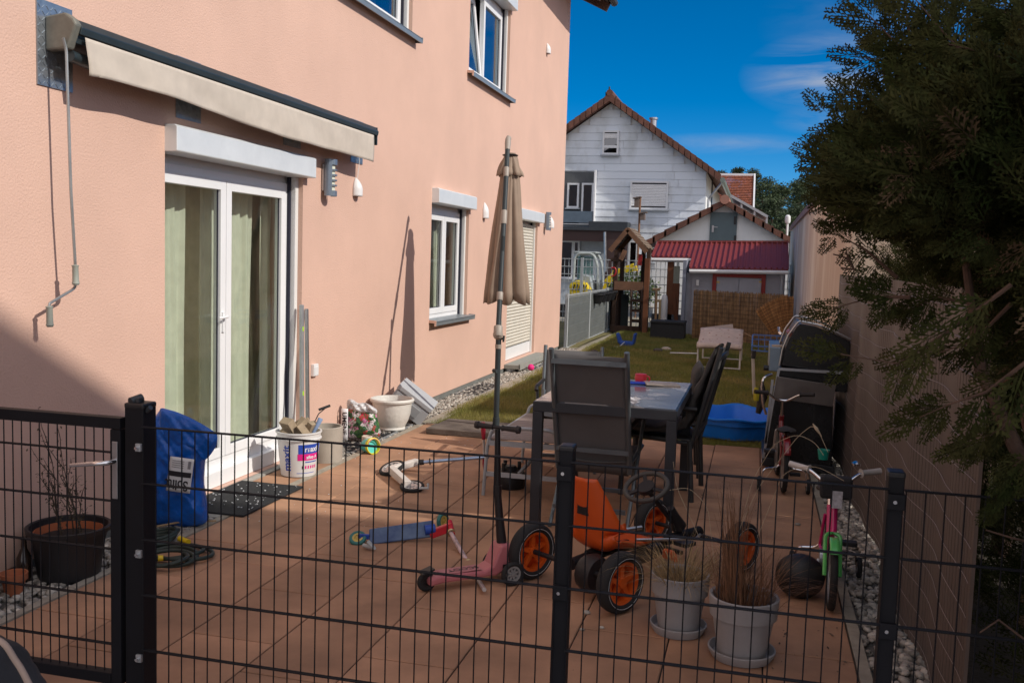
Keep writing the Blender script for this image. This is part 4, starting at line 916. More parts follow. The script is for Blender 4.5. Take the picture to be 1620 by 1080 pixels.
# porch part: side wall, brown door, corner post
yd = YS+.9; a, b = Q(1052, 515, yd), Q(1076, 412, yd)
M_brown = mat('brown_door_wood', (.16, .055, .02), .65, var=.2, vs=5)
g = MB(); g.box(a.x, a.x+.15, yd-.05, yd+.05, -.03, b.z); g.box(a.x+.15, b.x+.02, yd-.03, yd+.0, .05, Q(1065, 448, yd).z); g.bar((a.x+.17, yd-.05, .9), (b.x, yd-.05, .15), .03, .09); dr = g.build('door', M_brown, sh)
g = MB(); p_, q_ = Q(1060, 449, yd), Q(1076, 421, yd); g.box(p_.x, q_.x, yd-.02, yd, p_.z, q_.z); g.build('door_window', mat('pale_green_pane', (.30, .33, .27), .5), dr)
g = MB(); c0, c1 = Q(1076, 530, YS-.02), Q(1087, 410, YS-.02); g.box(c0.x, c1.x, YS-.12, YS+.9, -.03, rp(uc*.8, vc).z-.06); g.build('corner_wall', mat('blue_grey_boards', (.22, .24, .30), .8, var=.1), sh)
g = MB(); g.box(c1.x, ax, YS+.1, YS+.2, -.03, ez-.1); g.build('recess_wall', M_boards, sh)
g = MB(); k0 = Q(1026, 520, yd); g.box(k0.x-.05, k0.x+.06, YS-.05, YS+.06, -.03, rp(.02, vc).z-.03); g.build('porch_post', M_brown, sh)
g = MB(); g.box(k0.x+.06, c0.x, YS+.85, YS+.95, -.03, .42); g.build('porch_plinth', mat('grey_panel', (.09, .10, .11), .7), sh)
# tools standing in the porch
for (px, top, m, lb, nm, cat) in ((1037, 458, mat('ash_handle', (.42, .26, .14), .7), 'spade with long wooden handle standing in the shed porch', 'spade', 'spade'), (1043, 476, mat('ash_handle2', (.45, .33, .18), .7), 'short wooden handled tool beside the spade in the porch', 'garden_tool', 'tool')):
    y = YS+.6; a, b = Q(px, 512, y), Q(px+1.5, top, y); g = MB(); g.tube([(a.x, y, .1), (b.x, y, b.z)], .03, 7); g.tube([(b.x-.09, y, b.z), (b.x+.09, y, b.z+.01)], .03, 7); g.box(a.x-.1, a.x+.1, y-.01, y+.01, -.03, .25); tag(g.build(nm, m), lb, cat)
y = YS+.6; a, b = Q(1048, 508, y), Q(1054, 460, y); g = MB(); g.lathe([(.07, .0), (.08, .05), (.08, .5), (.06, .6), (.03, .64)], ((a.x+b.x)/2, y, max(.0, a.z)), n=14); tag(g.build('white_canister', M_wp, smooth=40), 'slim white canister standing in the shed porch beside the brown door', 'canister')

# reed mat fence and leaning reed roll
M_reed = mat('reed_canes', (.25, .145, .07), .85, var=.25, vs=8, island=.35, col2=(.38, .23, .11)); M_reed2 = mat('orange_reed_canes', (.40, .20, .075), .85, var=.25, vs=8, island=.35, col2=(.55, .30, .12)); M_bind = mat('reed_binding', (.05, .03, .02), .8)
def reed(p0, p1, h, name, label, bot=None, top=None, n=230):
    t = thing(name, label, 'reed mat', ((p0[0]+p1[0])/2, (p0[1]+p1[1])/2, -.02)); g = MB()
    def bt(u): return Vector((p0[0]+(p1[0]-p0[0])*u, p0[1]+(p1[1]-p0[1])*u, -.02)) if bot is None else bot(u)
    def tp(u): return bt(u)+Vector((0, 0, h)) if top is None else top(u)
    for i in range(n):
        u = (i+.5)/n; a = bt(u)+Vector((0, random.uniform(-.006, .006), 0)); b = tp(u)+Vector((random.uniform(-.006, .006), random.uniform(-.006, .006), random.uniform(-.03, .02)))
        g.tube([a, b], .0068, 4)
    g.build('canes', M_reed if bot is None else M_reed2, t)
    for k in range(1, int(h/.09)):
        f = k*.09/h
        g = MB(); g.tube([bt(u).lerp(tp(u), f)+Vector((0, -.010, 0)) for u in np.linspace(0, 1, 25)], .0035, 4); g.build('binding', M_bind, t)
    return t
rb0, rb1 = (Q(1094, 533, 21.6).x, 21.7), (Q(1243, 540, 20.4).x, 20.5)
reed(rb0, rb1, Q(1096, 459, 21.7).z+.03, 'reed_fence', 'upright brown reed mat standing before the shed')
def rb(u): return Q(1222+u*32, 530-u*12, 18.6+.5*u)
def rt(u): return Q(1196+u*60, 491-22*math.sin(u*1.9), 18.4+.7*u)
reed((rb(0).x, 19.6), (rb(1).x, 20), .9, 'reed_roll', 'loose reed mat fanned out and leaning against the neighbouring wall', bot=rb, top=rt, n=170)

# ================================================================== mesh fences around the garden end
M_meshg = mat('grey_fence_wire', (.50, .53, .54), .5, .1, var=.1)
def mesh_fence(a, b, z0, z1, name, label, dv=.05, dh=.2, r=.0042, posts=(), double=True, pm=None, cat='fence', pr=.03, strips=None):
    a, b = Vector((*a, 0)), Vector((*b, 0)); Lf = (b-a).length; d = (b-a).normalized(); nrm = Vector((-d.y, d.x, 0)); t = thing(name, label, cat, ((a.x+b.x)/2, (a.y+b.y)/2, z0))
    g = MB(); n = int(Lf/dv)
    for i in range(n+1): p = a+d*(i*dv); g.bar(p+Vector((0, 0, z0)), p+Vector((0, 0, z1+.02)), r*1.6, r*1.6, nrm)
    k = 0; z = z1
    while z > z0: 
        for s in ((-1, 1) if double else (0,)): g.bar(a+nrm*(s*r*1.7)+Vector((0, 0, z)), b+nrm*(s*r*1.7)+Vector((0, 0, z)), r*1.6, r*2.2)
        z -= dh
    g.build('wire_mesh', pm or M_meshg, t)
    for u in posts:
        p = a+d*u; g = MB(); g.box(p.x-pr, p.x+pr, p.y-pr, p.y+pr, z0-.05, z1+.04); g.build('post', pm or M_meshg, t)
    if strips:
        g = MB(); g.box(0, 1, 0, 1, 0, 1); g = MB(); g.bar(a+nrm*-.02+Vector((0, 0, (z0+z1)/2)), b+nrm*-.02+Vector((0, 0, (z0+z1)/2)), .004, z1-z0-.08); g.build('privacy_strips', strips, t)
    return t
M_strip = mat('weathered_film', (.16, .175, .17), .6, var=.15, vs=4)
M_strip.node_tree.nodes['Principled BSDF'].inputs['Alpha'].default_value = .5
mesh_fence((-3.47, 17.9), (-3.47, 24.6), -.02, .98, 'side_mesh_fence', 'low grey mesh fence with grey film at the corner of the pink house', posts=(.05, 2.55, 5.1), strips=M_strip)
mesh_fence((-7.5, 25.2), (1.6, 25.2), -.05, 1.68, 'rear_mesh_fence', 'tall grey mesh fence across the end of the garden', dv=.115, dh=.2, r=.0085, posts=(.5, 3, 5.5, 8), pr=.035)
# black pots on the side fence
for i, (px, py, y) in enumerate(((944, 471, 21.0), (951, 469, 21.7), (958, 468, 22.4), (965, 466, 23.1))):
    c = Q(px, py, y); t = tag_ = None; g = MB(); g.lathe([(.10, -.13), (.16, .06), (.185, .06), (.185, .10), (.165, .10), (.15, .02)], c, n=16)
    o = g.build('hanging_pot', M_black, smooth=40); tag(o, ['black pot hanging on the grey side fence, nearest of four', 'second black pot hanging on the grey side fence', 'third black pot hanging on the grey side fence', 'farthest black pot hanging on the grey side fence'][i], 'pot', 'black pots on the side fence')
# green shrub behind the rear fence
def shrub(px, py0, py1, Y, r, label, col, n=1500, seed=3):
    rg = np.random.default_rng(seed); c = Q(px, (py0+py1)/2, Y); z0, z1 = Q(px, py1, Y).z, Q(px, py0, Y).z; t = thing('shrub', label, 'shrub', (c.x, Y, -.05))
    d = rg.normal(size=(n, 3)); d /= np.linalg.norm(d, axis=1)[:, None]; p = np.array([c.x, Y, (z0+z1)/2])+d*rg.uniform(.3, 1, (n, 1))**.5*np.array([r, r*.7, (z1-z0)/2])
    u = rg.normal(size=(n, 3)); u /= np.linalg.norm(u, axis=1)[:, None]; w_ = np.cross(u, rg.normal(size=(n, 3))); w_ /= np.linalg.norm(w_, axis=1)[:, None]
    V = np.stack([p, p+u*.05+w_*.025, p+u*.10, p+u*.05-w_*.025], 1).reshape(-1, 3); quads_obj(V, 'foliage', col, t)
    g = MB(); g.tube([(c.x, Y, -.05), (c.x, Y, max(.2, z1-.2))], .03, 6); g.build('stem', M_bark, t)
M_shr = mat('fresh_shrub', (.07, .11, .025), .7, var=.3, vs=3, island=.4, trans=.2)
shrub(1000, 428, 490, 26.5, .75, 'green shrub behind the rear mesh fence beside the play tower', M_shr, seed=4)

# ================================================================== excavator
YE = 29.0
ex = thing('mini_excavator', 'yellow mini excavator with grey glazed cab behind the mesh fence', 'excavator', (Q(930, 470, YE).x, YE, -.05))
M_yel = mat('excavator_yellow', (.62, .46, .01), .45, var=.1); M_cab = mat('cab_grey', (.40, .44, .43), .45, .2)
a, b = Q(906, 462, YE), Q(949, 401, YE)
g = MB(); w_ = b.x-a.x; zt, zb_ = b.z, .55
for y in (YE, YE+.9):
    g.tube(soft([(a.x, y, zb_), (a.x+.02, y, zt-.02), (a.x+w_*.75, y, zt), (b.x-.06, y, zt-.35), (b.x, y, zb_)], .22, 6), .045, 8)
for x in (a.x+.02, a.x+w_*.7): g.tube([(x, YE, zt-.01), (x, YE+.9, zt-.01)], .04, 8)
cb = g.build('cab_frame', M_cab, ex, smooth=40)
g = MB(); g.box(a.x, a.x+w_*.85, YE-.02, YE+.92, zt, zt+.05); g.build('cab_roof', M_cab, cb, bevel=.02)
g = MB(); g.box(a.x+.1, b.x-.2, YE+.02, YE+.03, zb_+.55, zt-.1); g.build('cab_glass', glass('cab_glass', (.6, .75, .7), .1), cb)
g = MB(); g.box(a.x+.05, b.x-.05, YE-.02, YE+.9, zb_-.2, zb_+.5); g.build('cab_body', mat('dark_grey_panel', (.05, .055, .06), .5), ex, bevel=.03)
h0, h1 = Q(903, 466, YE-.6), Q(930, 444, YE-.6)
g = MB(); g.prism([(h0.x, .35), (h1.x+.05, .35), (h1.x+.08, h1.z-.25), (h1.x-.1, h1.z-.03), (h0.x+.15, h1.z-.0), (h0.x-.05, h1.z-.12)], (0, YE-.7, 0), (1, 0, 0), (0, 0, 1), (0, 1.5, 0)); hd = g.build('engine_hood', M_yel, ex, bevel=.05)
for k in range(5): g = MB(); x = h0.x+.07+k*.09; g.bar((x, YE-.71, h1.z-.30), (x+.06, YE-.71, h1.z-.12), .01, .035); g.build('vent_slot', M_black, hd)
g = MB(); g.prism([(h0.x+.2, h1.z+.02), (h1.x+.12, h1.z-.30), (h1.x+.04, h1.z-.0), (h0.x+.5, h1.z+.14), (h0.x+.25, h1.z+.18)], (0, YE-.3, 0), (1, 0, 0), (0, 0, 1), (0, .8, 0)); g.build('counterweight', mat('silver_cover', (.3, .34, .36), .5), ex, bevel=.03)
for y in (YE-.55, YE+.75):
    g = MB(); g.prism([(-.85, .12), (-.7, 0), (.75, 0), (.9, .15), (.78, .36), (-.72, .36)], ((a.x+b.x)/2, y, -.05), (1, 0, 0), (0, 0, 1), (0, .28, 0)); g.build('track', M_rubber, ex, bevel=.03)
bm1 = [Q(955, 462, YE-.2), Q(962, 446, YE-.2), Q(975, 432, YE-.2), Q(1008, 424, YE-.2)]
g = MB(); g.bar(bm1[0], bm1[1], .14, .16); g.bar(bm1[1]-Vector((.05, 0, .03)), bm1[2], .14, .2); g.bar(bm1[2]-Vector((.1, 0, 0)), bm1[3], .14, .15); g.bar(Q(975, 428, YE-.2), Q(1003, 418, YE-.2), .06, .07); g.build('boom', M_yel, ex, bevel=.01)
g = MB(); g.bar(Q(957, 462, YE-.33), Q(968, 452, YE-.33), .06, .06); g.build('hydraulic_ram', M_chrome, ex)

# ================================================================== play tower
YT = 23.2
pt = thing('play_tower', 'dark wooden play tower with gabled shingle roof, platform and ladder', 'play tower', (Q(997, 525, YT).x, YT, -.03))
M_wood = mat('stained_playtower_wood', (.055, .028, .017), .8, var=.3, vs=6, bump=.3, bs=60); M_woodl = mat('reddish_cedar', (.20, .10, .055), .75, var=.25, vs=7, bump=.3, bs=60)  # second wood tone is a lighter reddish brown
DT = 1.2
for (px, y, tp_) in ((970, YT, 396), (1021, YT, 392), (980, YT+DT, 392), (1013, YT+DT, 392)):
    b_, t2 = Q(px, 530, y), Q(px, tp_, y); g = MB(); g.box(b_.x-.05, b_.x+.05, y-.05, y+.05, -.05, t2.z); g.build('post', M_wood, pt, bevel=.006)
for y, pk in ((YT-.1, 363), (YT+DT, 366)):
    for (e0, e1) in (((993, pk), (965, 397)), ((993, pk), (1023, 399))):
        a, b = Q(*e0, YT-.1), Q(*e1, YT-.1); a = Vector((a.x, y, a.z)); b = Vector((b.x, y, b.z)); g = MB(); g.bar(a, b, .04, .11); g.build('gable_rafter', M_woodl, pt)
a = Q(993, 362, YT-.1)
for e1 in ((964, 396), (1026, 397)):
    b = Q(*e1, YT-.1)
    for k in range(7):
        p, q = a.lerp(b, k/7), a.lerp(b, (k+1)/7+.02); g = MB()
        u = Vector((0, 0, .03)); g.add([p+u, q+u*1.8, q+u*1.8+Vector((0, DT+.2, 0)), p+u+Vector((0, DT+.2, 0))], [(0, 1, 2, 3)]); g.build('roof_shingles', mat('weathered_shingle', (.17, .12, .08), .85, var=.3, vs=6), pt, solid=.02)
a, b = Q(972, 458, YT), Q(1018, 446, YT)
g = MB(); g.box(a.x, b.x, YT-.07, YT-.045, a.z, b.z); g.build('platform_rim', M_woodl, pt); g = MB(); g.box(a.x, b.x, YT-.04, YT+DT, a.z+.02, a.z+.08); g.build('platform', M_wood, pt)
a, b = Q(967, 404, YT-.08), Q(983, 411, YT-.08); g = MB(); g.bar(Q(966, 411, YT-.08), Q(984, 411, YT-.08), .03, .09); g.build('top_rail', M_wood, pt)
g = MB(); g.bar(Q(982, 411, YT-.1), Q(989, 396, YT-.1), .07, .10); g.build('telescope', M_woodl, pt)
g = MB(); g.tube(soft([Q(967, 424, YT-.1), Q(973, 423, YT-.1), Q(975, 430, YT-.1), Q(972, 436, YT-.1), Q(967, 437, YT-.1)], .05), .018, 7); g.build('grab_handle', mat('red_plastic', (.45, .02, .02), .4), pt, smooth=40)
g = MB(); g.box(Q(1009, 419, YT+.3).x, Q(1016, 405, YT+.3).x, YT+.3, YT+.33, Q(1012, 420, YT+.3).z, Q(1012, 402, YT+.3).z); g.build('red_panel', mat('red_plastic', (.45, .02, .02), .4), pt)
for (px0, px1) in ((999, 1001), (1017, 1017)): g = MB(); a, b = Q(px0, 522, YT-.15), Q(px1-2, 458, YT-.02); g.bar((a.x, YT-.3, -.03), (b.x, YT-.05, b.z), .04, .09); g.build('ladder_rail', M_wood, pt)
for py in (475, 491, 507): a, b = Q(998, py, YT-.15), Q(1018, py, YT-.15); g = MB(); g.box(a.x, b.x, YT-.2, YT-.12, a.z-.03, a.z+.035); g.build('ladder_rung', M_wood, pt)
g = MB(); a, b = Q(965, 524, YT+.5), Q(981, 462, YT+.5); g.box(a.x, b.x, YT+.3, YT+.35, -.03, b.z); g.build('side_boards', M_wood, pt)
for s in ((972, 460, 979, 472), (1018, 460, 1010, 472)): g = MB(); g.bar(Q(s[0], s[3]+2, YT-.03), Q(s[2], s[1]-2, YT-.03), .04, .06); g.build('brace', M_wood, pt)
g = MB(); a, b = Q(981, 520, YT+.9), Q(995, 466, YT+.9); g.box(a.x, b.x, YT+.9, YT+.93, .02, b.z); g.build('chalkboard', mat('green_grey_board', (.05, .065, .06), .7), pt)
g = MB(); a, b = Q(965, 528, YT-.2), Q(1020, 519, YT-.2); g.box(a.x, b.x, YT-.2, YT-.1, -.03, .12); g.build('sandbox_board', M_wood, pt)
# storage box beside the tower
YX = 21.3; a, b = Q(1028, 536, YX), Q(1083, 510, YX); sb = thing('storage_box', 'black plastic storage box on the grass beside the play tower', 'storage box', ((a.x+b.x)/2, YX, -.02))
M_rattan = mat('dark_box_plastic', (.012, .014, .018), .6, var=.3, vs=10, bump=.3, bs=40)
g = MB(); g.box(a.x, b.x, YX, YX+.55, -.02, b.z-.05); g.build('body', M_rattan, sb, bevel=.01); g = MB(); g.box(a.x-.01, b.x+.01, YX-.02, YX+.57, b.z-.048, b.z+.01); g.build('lid', M_rattan, sb, bevel=.012)
# bird houses on a pole
YP = 29.5; t0_, b0_ = Q(1013, 312, YP), Q(1010, 440, YP); bp = thing('bird_house_pole', 'thin pole with two small wooden bird houses before the white house', 'bird house', (t0_.x, YP, -.05))
g = MB(); g.tube([(t0_.x, YP, -.05), (t0_.x, YP, t0_.z)], .035, 6); g.build('pole', M_woodl, bp)
M_bh = mat('weathered_birdhouse', (.16, .12, .10), .85, var=.2)
for (px0, py0, px1, py1) in ((1004, 328, 1012, 313), (1013, 348, 1021, 337)):
    a, b = Q(px0, py0, YP), Q(px1, py1, YP); g = MB(); g.box(a.x, b.x, YP-.12, YP+.1, a.z, b.z-.03); hh = g.build('nest_box', M_bh, bp); g = MB(); g.bar((a.x-.05, YP, b.z-.02), (b.x+.05, YP, b.z+.02), .32, .03); g.build('nest_box_roof', M_bh, hh)
# ================================================================== black garden fence and gate
YF = 2.905
def fx(px, py=800): return P(px, py, 'y', YF).x
XP = [fx(210), fx(891.5), fx(1417)]
fn = thing('garden_fence', 'black double wire mesh fence with square posts across the front of the patio', 'fence', (-.4, YF, 0))
for i, x in enumerate(XP):
    hw, hd, top = (.0375, .0375, 1.105) if i == 0 else (.022, .030, 1.075)
    g = MB(); g.box(x-hw, x+hw, YF+.008, YF+.008+2*hd, -.1, top-.006); po = g.build('post', M_blackmetal, fn, bevel=.003)
    g = MB(); g.box(x-hw-.002, x+hw+.002, YF+.006, YF+.010+2*hd, top-.012, top+.008); g.build('post_cap', M_black, po, bevel=.006)
    for z in (1.0, .62, .24):
        g = MB(); 
        if i == 0: g.box(x+.012, x+.034, YF-.004, YF+.0075, z-.014-.04, z+.014-.04)
        else: g.box(x-.024, x+.024, YF-.010, YF+.0075, z-.024, z+.022)
        cl = g.build('clamp', M_galv if i == 0 else M_blackmetal, po, bevel=.002)
        g = MB(); g.cyl((x+(.022 if i == 0 else -.004), YF-.016, z-(.04 if i == 0 else 0)), (x+(.022 if i == 0 else -.004), YF-.002, z-(.04 if i == 0 else 0)), .0055, 10); g.build('bolt', M_chrome, cl, smooth=40)
def mesh_panel(x0, x1, zt, zb, parent, nm, y=YF, dv=.05, dh=.2, over=.012):
    n = int(round((x1-x0)/dv)); g = MB()
    for i in range(n+1): x = x0+i*(x1-x0)/n; g.tube([(x, y, zb-.01), (x, y, zt+over)], .0023, 6)
    z = zt
    while z > zb-.01:
        for s in (-1, 1): g.tube([(x0-.004, y+s*.0052, z), (x1+.004, y+s*.0052, z)], .0030, 6)
        z -= dh
    return g.build(nm, M_blackmetal, parent)
ZT_ = 1.034
mesh_panel(XP[0]+.042, XP[1]-.022, ZT_, .03, fn, 'mesh_panel', over=.0)
mesh_panel(XP[1]+.024, XP[2]-.022, ZT_, .03, fn, 'mesh_panel', over=.0)
mesh_panel(XP[2]+.026, XP[2]+.60, ZT_, .03, fn, 'mesh_panel', over=.0)
gt = thing('garden_gate', 'black mesh garden gate with lever handle left of the square post', 'gate', (-2.7, YF, .1))
gx1 = fx(190, 700); gx0 = gx1-1.05
M_gatep = M_blackmetal
g = MB()
g.box(gx0, gx1, YF, YF+.04, 1.018, 1.058); g.build('top_rail', M_gatep, gt, bevel=.002)
g = MB(); g.box(gx0, gx1-.044, YF, YF+.04, .088, .128); g.build('bottom_rail', M_gatep, gt, bevel=.002)
for x in (gx0, gx1-.042): g = MB(); g.box(x, x+.042, YF+.001, YF+.039, .09, 1.016); g.build('stile', M_gatep, gt, bevel=.002)
mesh_panel(gx0+.05, gx1-.045, .93, .13, gt, 'wire_mesh', y=YF+.02, dv=.0385, dh=.175, over=.085)
g = MB(); lx = gx1-.020; g.box(lx-.011, lx+.011, YF-.004, YF, .77, .975); pl_ = g.build('lock_plate', M_steel, gt, bevel=.002)
g = MB(); hz = .905; g.tube(soft([(lx, YF-.002, hz), (lx, YF-.045, hz), (lx-.14, YF-.050, hz-.008)], .02), [.0085]*6+[.008, .0065][:1], 10) if False else g.tube([(lx, YF-.002, hz), (lx, YF-.03, hz), (lx-.012, YF-.045, hz), (lx-.05, YF-.05, hz-.004), (lx-.145, YF-.05, hz-.018)], [.009, .009, .009, .0085, .0065], 12)
g.build('handle', M_chrome, gt, smooth=50)
t = MB(); t.box(XP[0]-.06, XP[0]-.047, YF+.0, YF+.03, .80, .86)
g = MB(); px_ = XP[0]; g.cyl((px_-.022, YF+.02, 1.115), (px_-.005, YF+.06, 1.125), .016, 14); g.box(px_+.0, px_+.012, YF+.02, YF+.035, 1.115, 1.130); g.cyl((px_+.035, YF+.03, 1.085), (px_+.055, YF+.025, 1.10), .009, 10); tag(g.build('gate_stop', M_dgrey, smooth=40), 'small metal latch fittings sitting on top of the left fence post', 'latch')

# ================================================================== parasol
M_ppole = mat('grey_parasol_pole', (.035, .045, .05), .5, .0, spec=.25, var=.08); M_taupe = mat('taupe_plastic', (.33, .29, .25), .5, var=.05); M_pfab = mat('taupe_canopy', (.36, .27, .205), .85, var=.08, vs=7, trans=.2, bump=.15, bs=500, bdist=.002)
ub = P(785, 660, 'y', 8.8); UX, UY = ub.x, 8.8
um = thing('parasol', 'closed taupe cantilever parasol with grey pole standing behind the slatted bench', 'parasol', (UX, UY, 0))
tip, low = P(803.5, 224, 'y', 9.24), P(788, 524, 'y', 8.53); jt = P(796.5, 352, 'y', 8.93)
g = MB(); g.cyl((UX, UY, .0), (UX, UY, 1.0), .027, 16); g.cyl((UX, UY, 1.0), (UX+.01, UY+.02, 1.86), .021, 16); g.build('post', M_ppole, um, smooth=40)
g = MB(); g.cyl((UX, UY, .02), (UX, UY, .035), .20, 20); g.cyl((UX, UY, .035), (UX, UY, .14), .034, 14); g.build('foot', M_ppole, um, smooth=40)
for (z0, z1, r) in ((.92, 1.0, .031), (.80, .84, .031), (1.0, 1.06, .028)): g = MB(); g.cyl((UX, UY, z0), (UX, UY, z1), r, 16); g.build('collar', M_taupe, um, smooth=40)
g = MB(); k = P(790, 587, 'y', 8.78); g.cyl((UX-.04, UY, k.z), (UX+.005, UY-.03, k.z), .02, 10); g.build('knob', M_ppole, um, smooth=40)
g = MB(); k = P(797, 536, 'y', 8.78); g.cyl((UX+.02, UY, k.z), (UX+.05, UY-.01, k.z), .012, 8); g.tube([(UX+.05, UY-.01, k.z-.03), (UX+.055, UY-.01, k.z+.03)], .01, 8); g.build('wing_screw', M_ppole, um)
g = MB(); g.tube([low.lerp(tip, k/8) for k in range(9)], .0235, 16); g.build('arm', M_ppole, um, smooth=40)
for f, r, h in ((0.0, .042, .05), (.175, .030, .04), (.42, .018, .012), (.585, .030, .07), (.83, .027, .05)):
    c = low.lerp(tip, f); d = (tip-low).normalized(); g = MB(); g.lathe([(r*.9, -h), (r, -h*.8), (r, h*.8), (r*.9, h)], c, tuple(d), 16); g.build('arm_collar', M_taupe, um, smooth=40)
g = MB(); g.ball(low+Vector((0, 0, -.03)), .048, 14); g.build('hinge', M_taupe, um, smooth=40)
g = MB(); d = (tip-low).normalized(); g.lathe([(.026, -.09), (.030, -.02), (.026, .03), (.012, .06)], tip, tuple(d), 14); g.ball(tip+Vector((0, .02, .03)), .03, 10); g.build('arm_head', M_taupe, um, smooth=40)
cx_, cy_ = tip.x+.005, tip.y+.09
g = MB(); g.lathe([(.075, 0), (.08, .01), (.05, .02)], (cx_, cy_, tip.z-.13), n=16); g.build('hub_ring', M_black, um)
def canopy(r0, r1, zt, zb, amp, ph, n=96, m=22, lobes=8, flare=1.0, scal=.05):
    g = MB(); vs = []
    for j in range(m+1):
        v = j/m
        for i in range(n):
            a = 2*math.pi*i/n; fo = abs(math.sin(a*lobes/2+ph))**.7
            r = (r0+(r1-r0)*v**flare)*(1-amp*min(1, v*1.4)*(1-fo)) + .006*math.sin(a*3+v*7)+.004*math.sin(a*17+v*3)
            tw = .12*math.sin(v*2.2+a*2); z = zt+(zb-zt)*v - (scal*fo*(v > .999))
            vs.append((cx_+r*math.cos(a+tw), cy_+r*math.sin(a+tw), z))
    g.add(vs, [(j*n+i, j*n+(i+1) % n, (j+1)*n+(i+1) % n, (j+1)*n+i) for j in range(m) for i in range(n)]); return g
ztop = tip.z-.10; zc = P(800, 276, 'y', cy_).z; zbt = P(798, 470, 'y', cy_).z
canopy(.085, .235, zc+.05, zbt, .52, .3, scal=.07).build('canopy', M_pfab, um, smooth=True, solid=.003)
canopy(.045, .135, ztop, zc, .30, .9, m=10, scal=.02).build('canopy_cap', M_pfab, um, smooth=True, solid=.003)
g = MB()
for k in range(8): a = k*math.pi/4+.2; g.tube([(cx_+.03*math.cos(a), cy_+.03*math.sin(a), zbt+.4), (cx_+.10*math.cos(a), cy_+.10*math.sin(a), zbt-.03)], .006, 5)
g.build('ribs', M_ppole, um)

# ================================================================== garden table, chairs, bench
TX0, TX1, TY0, TY1, TZ = -1.30, -.42, 5.74, 7.10, .785
tb = thing('garden_table', 'dark grey metal garden table with weathered glass top', 'table', ((TX0+TX1)/2, (TY0+TY1)/2, 0))
M_tabf = mat('graphite_table_frame', (.035, .038, .045), .4, .3, var=.1)
for x in (TX0, TX1-.062):
    for y in (TY0, TY1-.05): g = MB(); g.box(x, x+.062, y, y+.05, 0, TZ-.062); g.build('leg', M_tabf, tb, bevel=.003)
g = MB(); g.box(TX0, TX1, TY0, TY0+.05, TZ-.06, TZ); g.box(TX0, TX1, TY1-.05, TY1, TZ-.06, TZ); g.box(TX0, TX0+.05, TY0+.05, TY1-.05, TZ-.06, TZ); g.box(TX1-.05, TX1, TY0+.05, TY1-.05, TZ-.06, TZ); g.build('frame', M_tabf, tb, bevel=.003)
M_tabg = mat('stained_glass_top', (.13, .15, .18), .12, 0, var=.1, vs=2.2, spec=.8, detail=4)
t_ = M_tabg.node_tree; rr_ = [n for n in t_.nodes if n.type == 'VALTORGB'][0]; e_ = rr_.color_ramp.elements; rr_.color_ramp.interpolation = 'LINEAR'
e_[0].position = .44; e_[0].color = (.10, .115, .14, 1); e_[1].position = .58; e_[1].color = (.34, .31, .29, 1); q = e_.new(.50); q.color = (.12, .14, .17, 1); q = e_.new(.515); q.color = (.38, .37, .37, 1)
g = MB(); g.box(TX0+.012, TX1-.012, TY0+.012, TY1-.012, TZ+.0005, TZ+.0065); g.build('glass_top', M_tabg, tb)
M_sling = mat('dark_sling_fabric', (.11, .108, .11), .75, var=.12, vs=4, bump=.25, bs=700, bdist=.002, trans=.06)
M_chf = mat('chair_frame_grey', (.13, .15, .165), .35, .5, var=.1); M_chd = mat('chair_frame_dark', (.035, .038, .042), .45, .3)
